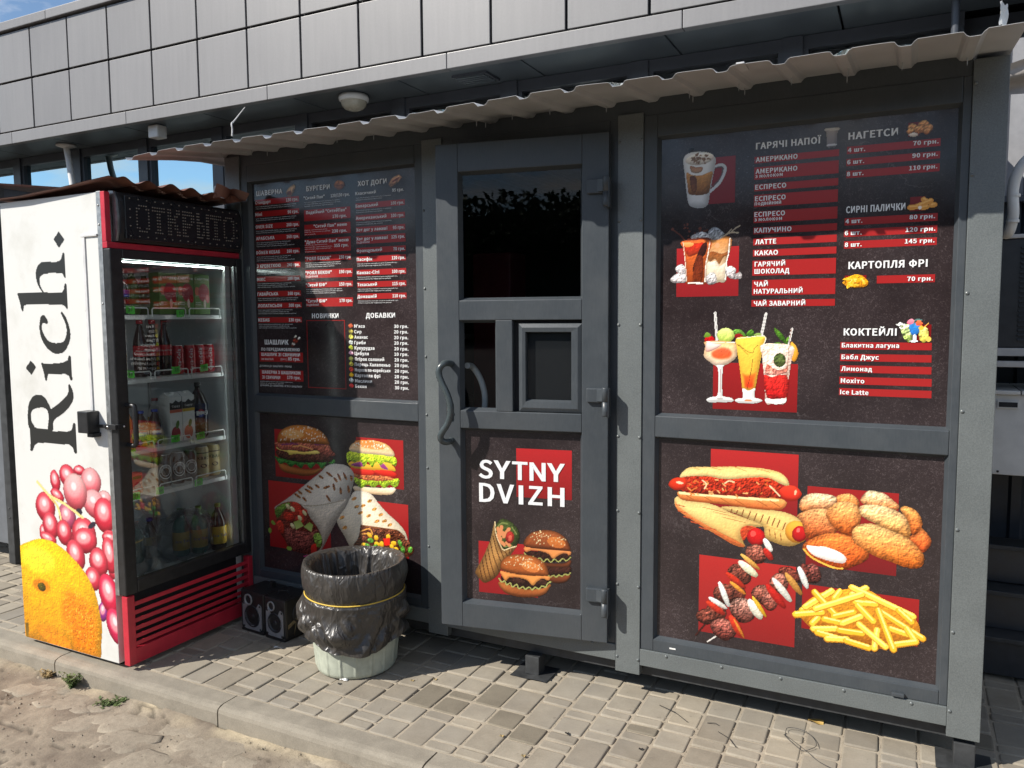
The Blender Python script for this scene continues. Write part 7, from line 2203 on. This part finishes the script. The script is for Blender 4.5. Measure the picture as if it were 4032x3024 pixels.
def bagf(i, j, nu=NB):
    a = 2 * PI * i / nu; ca, sa = math.cos(a), math.sin(a)
    # j : 0..14 inside going up, 15..17 rim, 18..30 outside down to the elastic, 31..60 loose skirt
    q1 = ridge(a * 6.05 + 3, j * .05 + 7) ** 3; q2 = ridge(a * 13.3, j * .09) ** 2; n3 = fbm(ca * 3 + 9, sa * 3 + j * .13, 4) - .47
    fold = ridge(ca * 2.6 + j * .11, sa * 2.6 - j * .07 + 4) ** 4; fold2 = ridge(ca * 5.2 - j * .16 + 8, sa * 5.2 + j * .10) ** 3
    if j <= 14:
        t = j / 14; z = .06 + .400 * t; r_ = .140 + .055 * t - (.034 * q1 + .010 * q2 + .02 * n3) * (1 - t ** 2 * .8)
    elif j <= 17:
        t = (j - 14) / 3; z = .461 + .014 * math.sin(t * PI * .62); r_ = .196 + .024 * t + .0015 * q2
    elif j <= 30:
        t = (j - 17) / 13; z = .473 - .133 * t; r_ = .2205 + .010 * math.sin(PI * min(1, t * 1.1)) - .008 * t + (.003 * q1 + .0025 * q2 + .012 * n3 + .006 * abs(math.sin(a * 13 + 5 * n3)) * t * t) * math.sin(PI * min(1, t * .9 + .1))
    else:
        t = (j - 30) / 30
        low = .140 + .050 * (vnoise(ca * 1.5 + 5, sa * 1.5 + 2) - .5) + .014 * math.sin(3 * a + 1)
        z = .339 + (low - .339) * t + .014 * n3 * math.sin(PI * t)
        gat = abs(math.sin(a * 13 + 5 * n3)) * math.exp(-t * 3.2)
        crs = abs(vnoise(ca * 2.2 + t * 2.1 + 3, sa * 2.2 - t * 1.6) - .5) + .6 * abs(vnoise(ca * 4.5 - t * 3.0, sa * 4.5 + t * 2.2 + 9) - .5)
        r_ = .2115 + .007 * min(1, t * 4) + .010 * gat * min(1, t * 6) + (.075 * crs - .014 + .014 * n3) * min(1, t * 1.8) - .004 * t
        r_ += .034 * max(0, math.cos(a - R(207))) ** 6 * math.sin(PI * min(1, .30 + t * .62)) * min(1, t * 3)
        r_ = max(r_, .176 + .13 * z + .006)
    return (r_ * ca, r_ * sa, z + .004 * math.sin(a * 2 + 1) * (1 if j > 8 else 0))
MB().grid(NB, 61, bagf, True).build('liner', 'bag', bag)
MB().tube([((.2165 + .001 * math.sin(5 * a)) * math.cos(a), (.2165 + .001 * math.sin(5 * a)) * math.sin(a), .341 + .004 * math.sin(a * 2 + 1) - .003 * math.cos(a - 1)) for a in [2 * PI * k / 60 for k in range(61)]], .0030, 6, False).build('elastic_cord', 'yellow', bag)

def rrect(w, h, r_, n=6):
    o = []
    for cx, cy, a0 in ((w - r_, h - r_, 0), (-w + r_, h - r_, 90), (-w + r_, -h + r_, 180), (w - r_, -h + r_, 270)):
        for k in range(n + 1): a = R(a0 + 90 * k / n); o.append((cx + r_ * math.cos(a), cy + r_ * math.sin(a)))
    return o
def speaker(x, y, rz, w, h, dp, label, extra):
    t = thing('speaker', label, 'speaker', 'pair of speakers', (x, y, 0), rz)
    MB().bbox(-w / 2, w / 2, 0, dp, .010, h, .010).bbox(-w / 2 + .006, w / 2 - .006, -.004, dp - .01, 0, .014, .004).build('cabinet', 'speaker', t)
    # silver surround plate of the woofer with a round hole, tweeter ring
    cz_ = h * .40; ow, oh, ra = w * .40, h * .33, w * .325
    out = rrect(ow, oh, .022); m_ = len(out)
    cut = [(p[0] if not (p[1] > oh * .55) else p[0], p[1]) for p in out]
    ang = [math.atan2(p[1], p[0]) for p in out]
    inn = [(ra * math.cos(a), ra * math.sin(a)) for a in ang]
    vv = [(p[0], -.003, cz_ + p[1]) for p in out] + [(p[0], -.003, cz_ + p[1]) for p in inn] + [(p[0], .0005, cz_ + p[1]) for p in out] + [(p[0], .004, cz_ + p[1]) for p in inn]
    skip = [k for k in range(m_) if -.2 * w < (out[k][0] + out[(k + 1) % m_][0]) / 2 < .22 * w and out[k][1] > 0]
    keep = [k for k in range(m_) if k not in skip]
    MB().add(vv, [(k, (k + 1) % m_, m_ + (k + 1) % m_, m_ + k) for k in keep] + [(2 * m_ + k, 2 * m_ + (k + 1) % m_, (k + 1) % m_, k) for k in keep] + [(m_ + k, m_ + (k + 1) % m_, 3 * m_ + (k + 1) % m_, 3 * m_ + k) for k in keep]).build('woofer_surround', 'spk_silver', t)
    MB().lathe([(ra, -.002), (ra * .94, -.006), (ra * .84, -.001), (ra * .8, .002)], (0, -.0005, cz_), 32, 'y').build('rubber_ring', 'cone', t)
    MB().lathe([(ra * .82, -.001), (ra * .5, .010), (ra * .35, .013), (ra * .33, .006), (ra * .2, .001), (.0005, -.001)], (0, -.0025, cz_), 32, 'y').build('woofer_cone', 'cone', t)
    for sx in (-1, 1):
        for sz in (-1, 1): MB().lathe([(.0055, 0), (.0045, -.002), (.0005, -.0022)], (sx * ow * .84, -.0031, cz_ + sz * oh * .84), 10, 'y').build('screw_hole', 'ink_black', t)
    tx, tz, tr = -w * .14, h * .79, w * .165
    MB().lathe([(tr, -.001), (tr, -.006), (tr * .92, -.007), (tr * .74, -.006), (tr * .7, .002)], (tx, -.001, tz), 28, 'y').build('tweeter_ring', 'spk_silver', t)
    MB().lathe([(tr * .72, -.0005), (tr * .5, .003), (.0005, -.002)], (tx, -.0012, tz), 24, 'y').build('tweeter', 'cone', t)
    MB().add([(tx - .006, -.0035, tz - tr), (tx + .012, -.0035, tz - tr), (tx + .026, -.0034, cz_ + oh * .80), (-ow * .9, -.0034, cz_ + oh * .88)], [(0, 1, 2, 3)]).build('bridge_plate', 'spk_silver', t)
    if extra:
        X = w / 2
        MB().lathe([(.050, .0005), (.050, .004), (.046, .005), (.036, .002), (.030, .006), (.02, .010), (.0005, .012)], (X, dp * .55, h * .60), 28, 'x').build('side_woofer', 'cone', t)
        MB().lathe([(.030, .006), (.030, .012), (.020, .014), (.0005, .013)], (X, dp * .62, h * .58), 20, 'x').build('side_magnet', 'wood', t)
        for (ya, za, yb, zb, ww) in ((.012, .060, dp * .85, .118, .020), (.05, .02, .06, .075, .018), (.09, .03, .10, .085, .016)):
            MB().add([(X + .0022, ya, za), (X + .0022, ya, za + ww), (X + .0045, yb, zb + ww), (X + .0045, yb, zb)], [(0, 1, 2, 3)]).build('tape_strip', plain('brown_tape', (.20, .16, .09), .3), t)
        MB().tube([(-.03, dp * .3, h), (-.028, dp * .32, h + .018), (.02, dp * .4, h + .02), (.06, dp * .3, h + .004)], .003, 6).build('loose_wire', 'black_metal', t)
    else:
        MB().bbox(.02, .045, dp * .55, dp * .72, h - .002, h + .028, .003).build('top_bracket', 'speaker', t)
    return t
speaker(-2.825, -.176, R(-6), .172, .205, .155, 'black speaker with silver woofer ring beside the fridge grille', False)
speaker(-2.664, -.193, R(-6), .150, .203, .165, 'black taped speaker with side woofer beside the trash bin', True)

# ================================================================== LEFT NEIGHBOUR, RIGHT SIDE
nb = thing('neighbour_kiosk', 'dark metal kiosk with brown roof edge standing left behind the fridge', 'kiosk', loc=(-6, .6, 0))
def N_(mb, nm, mat): mb.v = [(x + 6, y - .6, z) for x, y, z in mb.v]; return mb.build(nm, mat, nb)
N_(MB().bbox(-5.03, -4.965, -.035, .03, .004, 2.339, .004), 'post', 'base_beam')
N_(MB().bbox(-7.6, -7.535, -.035, .03, .004, 2.339, .004), 'post', 'base_beam')
N_(MB().bbox(-5.03, -4.965, .47, .535, .004, 2.37, .004), 'post', 'base_beam')
N_(MB().bbox(-7.534, -5.0305, -.015, .012, .12, 2.339, .004), 'front_panel', plain('neighbour_panel', (.13, .14, .155), .45))
N_(MB().bbox(-5.010, -4.985, .0305, .4695, .12, 2.339, .004), 'side_panel', 'winframe')
N_(MB().add([(-7.9, -.10, 2.340), (-4.93, -.10, 2.340), (-4.93, .58, 2.395), (-7.9, .58, 2.395), (-7.9, -.10, 2.352), (-4.93, -.10, 2.352), (-4.93, .58, 2.407), (-7.9, .58, 2.407)], [(0, 3, 2, 1), (4, 5, 6, 7), (0, 1, 5, 4), (1, 2, 6, 5), (2, 3, 7, 6), (3, 0, 4, 7)]), 'roof', 'rust_sheet')
for z in (.30, .36, 1.9): N_(MB().lathe([(.006, 0), (.005, -.003), (.0005, -.004)], (-4.995, -.0352, z), 10, 'y'), 'bolt', 'base_beam')

shed = thing('storage_shed', 'dark ribbed metal shed wall beyond the right end of the kiosk', 'shed', loc=(1, 1.3, 0))
def S_(mb, nm, mat, par=None): mb.v = [(x - 1, y - 1.3, z) for x, y, z in mb.v]; return mb.build(nm, mat, par or shed)
def ribwall(x0, x1, y, z0, z1, nm, mat):
    pr = []
    x = x0
    while x < x1:
        pr += [(x, y), (x + .05, y), (x + .062, y - .014), (x + .10, y - .014), (x + .112, y)]; x += .125
    n_ = len(pr); S_(MB().add([(a, b, z) for z in (z0, z1) for a, b in pr], [(k, k + 1, n_ + k + 1, n_ + k) for k in range(n_ - 1)]), nm, mat)
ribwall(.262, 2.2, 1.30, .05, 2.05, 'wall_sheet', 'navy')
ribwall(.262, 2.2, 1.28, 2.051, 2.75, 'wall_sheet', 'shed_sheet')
S_(MB().box(.262, 2.2, 1.315, 1.335, 0, 2.75), 'backing', 'dark_gap')
S_(MB().bbox(.262, 2.2, 1.235, 1.30, 2.03, 2.06, .003), 'cross_rail', 'winframe')

ac = thing('air_conditioner', 'outdoor air conditioner unit with black fins on the shed wall', 'air conditioner', loc=(.75, 1.0, 1.40))
def A_(mb, nm, mat): mb.v = [(x - .75, y - 1.0, z - 1.40) for x, y, z in mb.v]; return mb.build(nm, mat, ac)
A_(MB().bbox(.31, 1.12, .83, 1.12, 1.395, 1.835, .006), 'housing', 'ac_black')
for i in range(20): A_(MB().box(.395, 1.06, .818, .8295, 1.425 + i * .0195, 1.431 + i * .0195), 'fin', 'navy')
A_(MB().bbox(.30, 1.13, .82, 1.13, 1.836, 1.852, .003), 'top_cover', 'grey_sheet')
A_(MB().bbox(.29, 1.14, .82, .86, 1.362, 1.3945, .003), 'bracket', 'grey_sheet')
A_(MB().bbox(.29, 1.14, .80, .84, 1.318, 1.342, .003), 'bracket', 'grey_sheet')
pp = MB().tube(spl([(.52, .80, 2.12), (.46, .79, 2.16), (.405, .78, 2.145), (.366, .78, 2.09), (.352, .78, 2.02), (.357, .78, 1.93), (.350, .80, 1.87), (.340, .83, 1.853)], 5), .021, 12)
pipe = A_(pp, 'insulated_pipe', 'white')
for z in (1.90, 2.0): MB().lathe([(.0225, -.006), (.0235, 0), (.0225, .006)], (.356 - .75, -.22, z - 1.40), 14).build('tape_ring', 'paper', pipe)

cab = thing('metal_cabinet', 'pale grey metal cabinet with slot handle below the air conditioner', 'cabinet', loc=(.6, 1.0, .87))
def C_(mb, nm, mat): mb.v = [(x - .6, y - 1.0, z - .87) for x, y, z in mb.v]; return mb.build(nm, mat, cab)
C_(MB().bbox(.30, 1.0, .82, 1.22, .872, 1.205, .004), 'body', 'cab')
for i in range(6): C_(MB().bbox(.30 + i * .117, .413 + i * .117, .80, 1.22, 1.206, 1.222, .003), 'top_slat', 'cab')
C_(MB().bbox(.335, .412, .812, .8195, 1.148, 1.180, .002), 'handle_frame', 'cab'); C_(MB().box(.341, .406, .8105, .8118, 1.154, 1.174), 'handle_slot', 'dark_gap')
C_(MB().lathe([(.005, 0), (.004, -.003), (.0005, -.004)], (.348, .8195, .885), 10, 'y'), 'screw_head', 'black_metal')
stp = thing('entrance_steps', 'dark steel steps in the shade at the right edge', 'steps', loc=(.8, 1.1, 0))
for i, (z, y) in enumerate(((.185, .83), (.355, .92), (.53, 1.02))):
    for (nm, b) in (('tread', (.29 - .8, 1.5 - .8, y - .02 - 1.1, y + .13 - 1.1, z - .02, z)), ('riser', (.29 - .8, 1.5 - .8, y - 1.1, y + .012 - 1.1, z - .168, z - .0205))):
        MB().bbox(*b, .003).build(nm, 'base_beam' if nm == 'tread' else 'ac_black', stp)
tp = MB().grid(14, 9, lambda i, j: (.272 + .03 * i, .34 + .012 * j + .012 * math.sin(j * 1.3 + i * .2), 2.395 - j * .014 + .006 * i - .030 * (j / 8) * max(0, (4 - i)) / 4 * -1 + .006 * (vnoise(i * .5, j * .9) - .5)), smooth=True)
tag(tp.build('tarpaulin', 'tarp'), 'crumpled pale tarpaulin hanging at the top right corner', 'tarpaulin')
sc_ = MB().grid(8, 8, lambda i, j: (.196 + .003 * i + .006 * (vnoise(i, j * .8) - .5), -.36 + .006 * i, 2.318 + .009 * j + .004 * math.sin(i * 1.2)), smooth=False)
tag(sc_.build('plastic_scrap', 'paper'), 'white plastic scrap tied to the canopy right end', 'scrap')

# ================================================================== SMALL THINGS ON THE GROUND
def weed(x, y, n_, h, sp, seed, label, mat, flat=0.0):
    rr = random.Random(seed); t = thing('weed', label, 'weed', 'weeds in the kerb gutter', (x, y, road_z(x, y) - .004))
    st = MB(); lf = MB()
    for i in range(n_):
        a = rr.uniform(0, 2 * PI); L = h * rr.uniform(.5, 1.0); ln = sp * rr.uniform(.3, 1.0)
        pts_ = [Vector((0, 0, 0))]
        for k in range(1, 6):
            s = k / 5; pts_.append(Vector((math.cos(a) * ln * s + rr.uniform(-.004, .004), math.sin(a) * ln * s * .7 + rr.uniform(-.004, .004), L * (s - flat * s * s))))
        st.tube(pts_, [.0016, .0015, .0013, .0011, .0008, .0004], 4, False)
        for k in range(1, 6):
            for q in range(4):
                p = pts_[k]; b = rr.uniform(0, 2 * PI); l_ = rr.uniform(.008, .019); w_ = l_ * .28; up = rr.uniform(-.2, .7) * l_
                d_ = Vector((math.cos(b) * l_, math.sin(b) * l_, up)); s_ = Vector((-math.sin(b) * w_, math.cos(b) * w_, rr.uniform(-.3, .3) * w_))
                lf.add([p, p + d_ * .5 + s_, p + d_, p + d_ * .5 - s_], [(0, 1, 2, 3)])
    st.build('stems', 'dry' if mat == 'dry' else 'leaf', t); lf.build('leaves', mat, t)
weed(-3.255, -.825, 22, .070, .060, 3, 'small upright green weed in the gutter below the fridge', 'leaf')
weed(-2.94, -.845, 18, .036, .11, 8, 'low sprawling green weed in the gutter right of the fridge', 'leaf', .55)
weed(-3.44, -.815, 14, .045, .04, 5, 'dry yellow weed tuft at the kerb joint', 'dry')
gr = MB(); rg_ = random.Random(31)
for i in range(900):
    x = rg_.uniform(-4.2, -1.0); y = -.80 - abs(rg_.gauss(0, .28)); q = rg_.uniform(.0015, .0055)
    if rg_.random() < .35: y = -.80 - rg_.random() * .04
    z = road_z(x, y) - .002; a = rg_.uniform(0, 6.28)
    gr.add([(x + q * math.cos(a + k * 1.57) * rg_.uniform(.7, 1.3), y + q * math.sin(a + k * 1.57) * rg_.uniform(.7, 1.3), z) for k in range(4)] + [(x, y, z + q * 1.1)], [(0, 1, 4), (1, 2, 4), (2, 3, 4), (3, 0, 4)])
stuff(gr.build('grit', 'stone', road))
gp = MB()
for i in range(700):
    x = rg_.uniform(-2.9, .4); kk = round((x + .533) / PITCH_X); x = -.533 + kk * PITCH_X + rg_.gauss(0, .004); y = rg_.uniform(-.67, .08); q = rg_.uniform(.0009, .0028)
    gp.add([(x + q, y, -.004), (x, y + q, -.004), (x - q, y, -.004), (x, y - q, -.004), (x, y, -.004 + q * 1.6)], [(0, 1, 4), (1, 2, 4), (2, 3, 4), (3, 0, 4)])
stuff(gp.build('loose_grit', 'sand', pavement))
rr = random.Random(12)
pb_ = MB().grid(7, 5, lambda i, j: (-2.115 + i * .0062 + .004 * rr.random(), -.40 + j * .0055 + .004 * rr.random(), .002 + .014 * math.sin(i * .52) * math.sin(j * .78) + .004 * rr.random()), smooth=False)
tag(pb_.build('paper_scrap', 'paper'), 'small white crumpled paper in front of the bin', 'paper')
pb2 = MB().grid(4, 3, lambda i, j: (-2.60 + i * .012, -.275 + j * .008 + i * .003, .002 + .004 * math.sin(i + j)), smooth=False)
tag(pb2.build('paper_scrap', 'paper'), 'tiny white paper chip at the shadow edge near the speakers', 'paper')
wr = [(-.355, -.035), (-.352, .012), (-.30, .016), (-.262, -.012), (-.245, -.07), (-.262, -.108), (-.285, -.122), (-.315, -.098), (-.340, -.072), (-.356, -.04)]
tag(MB().tube(spl([(x, y, .003 + .006 * abs(math.sin(i))) for i, (x, y) in enumerate(wr)] + [(-.275, -.115, .004), (-.235, -.16, .003), (-.19, -.19, .004), (-.15, -.20, .003)], 4), .0011, 5).build('wire_loop', 'base_beam'), 'thin bent wire loop lying on the pavers', 'wire')
for i, (x0, y0, x1, y1) in enumerate(((-.83, -.02, -.70, -.10), (-.63, -.075, -.585, -.075), (-.58, -.12, -.50, -.20))):
    tag(MB().tube([(x0, y0, .003), ((x0 + x1) / 2 + .006, (y0 + y1) / 2 + .004, .007), (x1, y1, .003)], .0013, 5).build('twig', 'black_metal'), 'thin dark dry stalk on the pavers, %s' % ('longest one near the kiosk leg', 'short curved one', 'one pointing at the wire loop')[i], 'twig')
tag(MB().grid(6, 5, lambda i, j: (-.265 + (i - 2.5) * .011, .115 + (j - 2) * .012 * (1 - abs(i - 2.5) / 4), .006 + .006 * math.sin(i) * math.cos(j)), smooth=True).build('fallen_leaf', plain('yellow_leaf', (.50, .33, .10), .7)), 'yellow fallen leaf under the kiosk edge', 'leaf')
rr = random.Random(21)
for i in range(7):
    x = rr.uniform(-2.1, -.5); y = rr.uniform(-.62, -.12)
    tag(MB().grid(4, 4, lambda a, b: (x + a * .005, y + b * .004, .003 + .002 * math.sin(a * 2 + b)), smooth=False).build('dirt_crumb', 'black_metal' if i % 2 else 'dry'), 'tiny crumb of dirt lying on the sunlit pavers', 'crumb', 'crumbs on the pavers')
# white cord hanging by the door
tag(MB().tube(spl([(-1.79, -.012, .46), (-1.803, -.016, .40), (-1.818, -.02, .335), (-1.826, -.022, .305)], 4), .006, 8).build('cord', 'white'), 'short white cord hanging left of the kiosk door', 'cord')
# a far row of trees across the road behind the viewer (it shows only as the dark lower part of the reflections)
def far_trees():
    rr = np.random.RandomState(8); n = 60000
    x = rr.uniform(-75, 75, n); top = 6.3 + 3.4 * fbm(x / 6.0, x * 0 + 2, 4) * 1.5
    z = -.2 + rr.rand(n) ** .55 * (top + .2); y = -46 - rr.rand(n) * 6 + (x / 22.0) ** 2
    d = rr.normal(size=(n, 3)); d /= np.linalg.norm(d, axis=1)[:, None]; e = np.cross(d, rr.normal(size=(n, 3))); e /= np.linalg.norm(e, axis=1)[:, None]
    s = rr.uniform(.10, .32, n)[:, None]; c = np.stack([x, y, z], 1)
    V = np.stack([c - d * s, c + e * s * .7, c + d * s, c - e * s * .7], 1).reshape(-1, 3)
    F = np.arange(4 * n).reshape(-1, 4).tolist()
    xs2 = np.arange(-75, 75.1, .5); t2 = 5.9 + 3.4 * fbm(xs2 / 6.0, xs2 * 0 + 2, 4) * 1.5; y2 = -53 + (xs2 / 22.0) ** 2; m = len(xs2); o = len(V)
    V = V.tolist() + [(a, b, -.3) for a, b in zip(xs2, y2)] + [(a, b, c_) for a, b, c_ in zip(xs2, y2, t2)]
    F += [(o + i, o + i + 1, o + m + i + 1, o + m + i) for i in range(m - 1)]
    me = bpy.data.meshes.new('far_trees'); me.from_pydata(V, [], F)
    me.materials.append(plain('far_foliage', (.05, .075, .028), .8, var=.4, scale=.4)); return link('far_trees', me)
ft = stuff(far_trees()); tag(ft, 'far row of trees across the road, dark in the reflections', 'trees')
COL.objects.unlink(_to); bpy.data.objects.remove(_to)
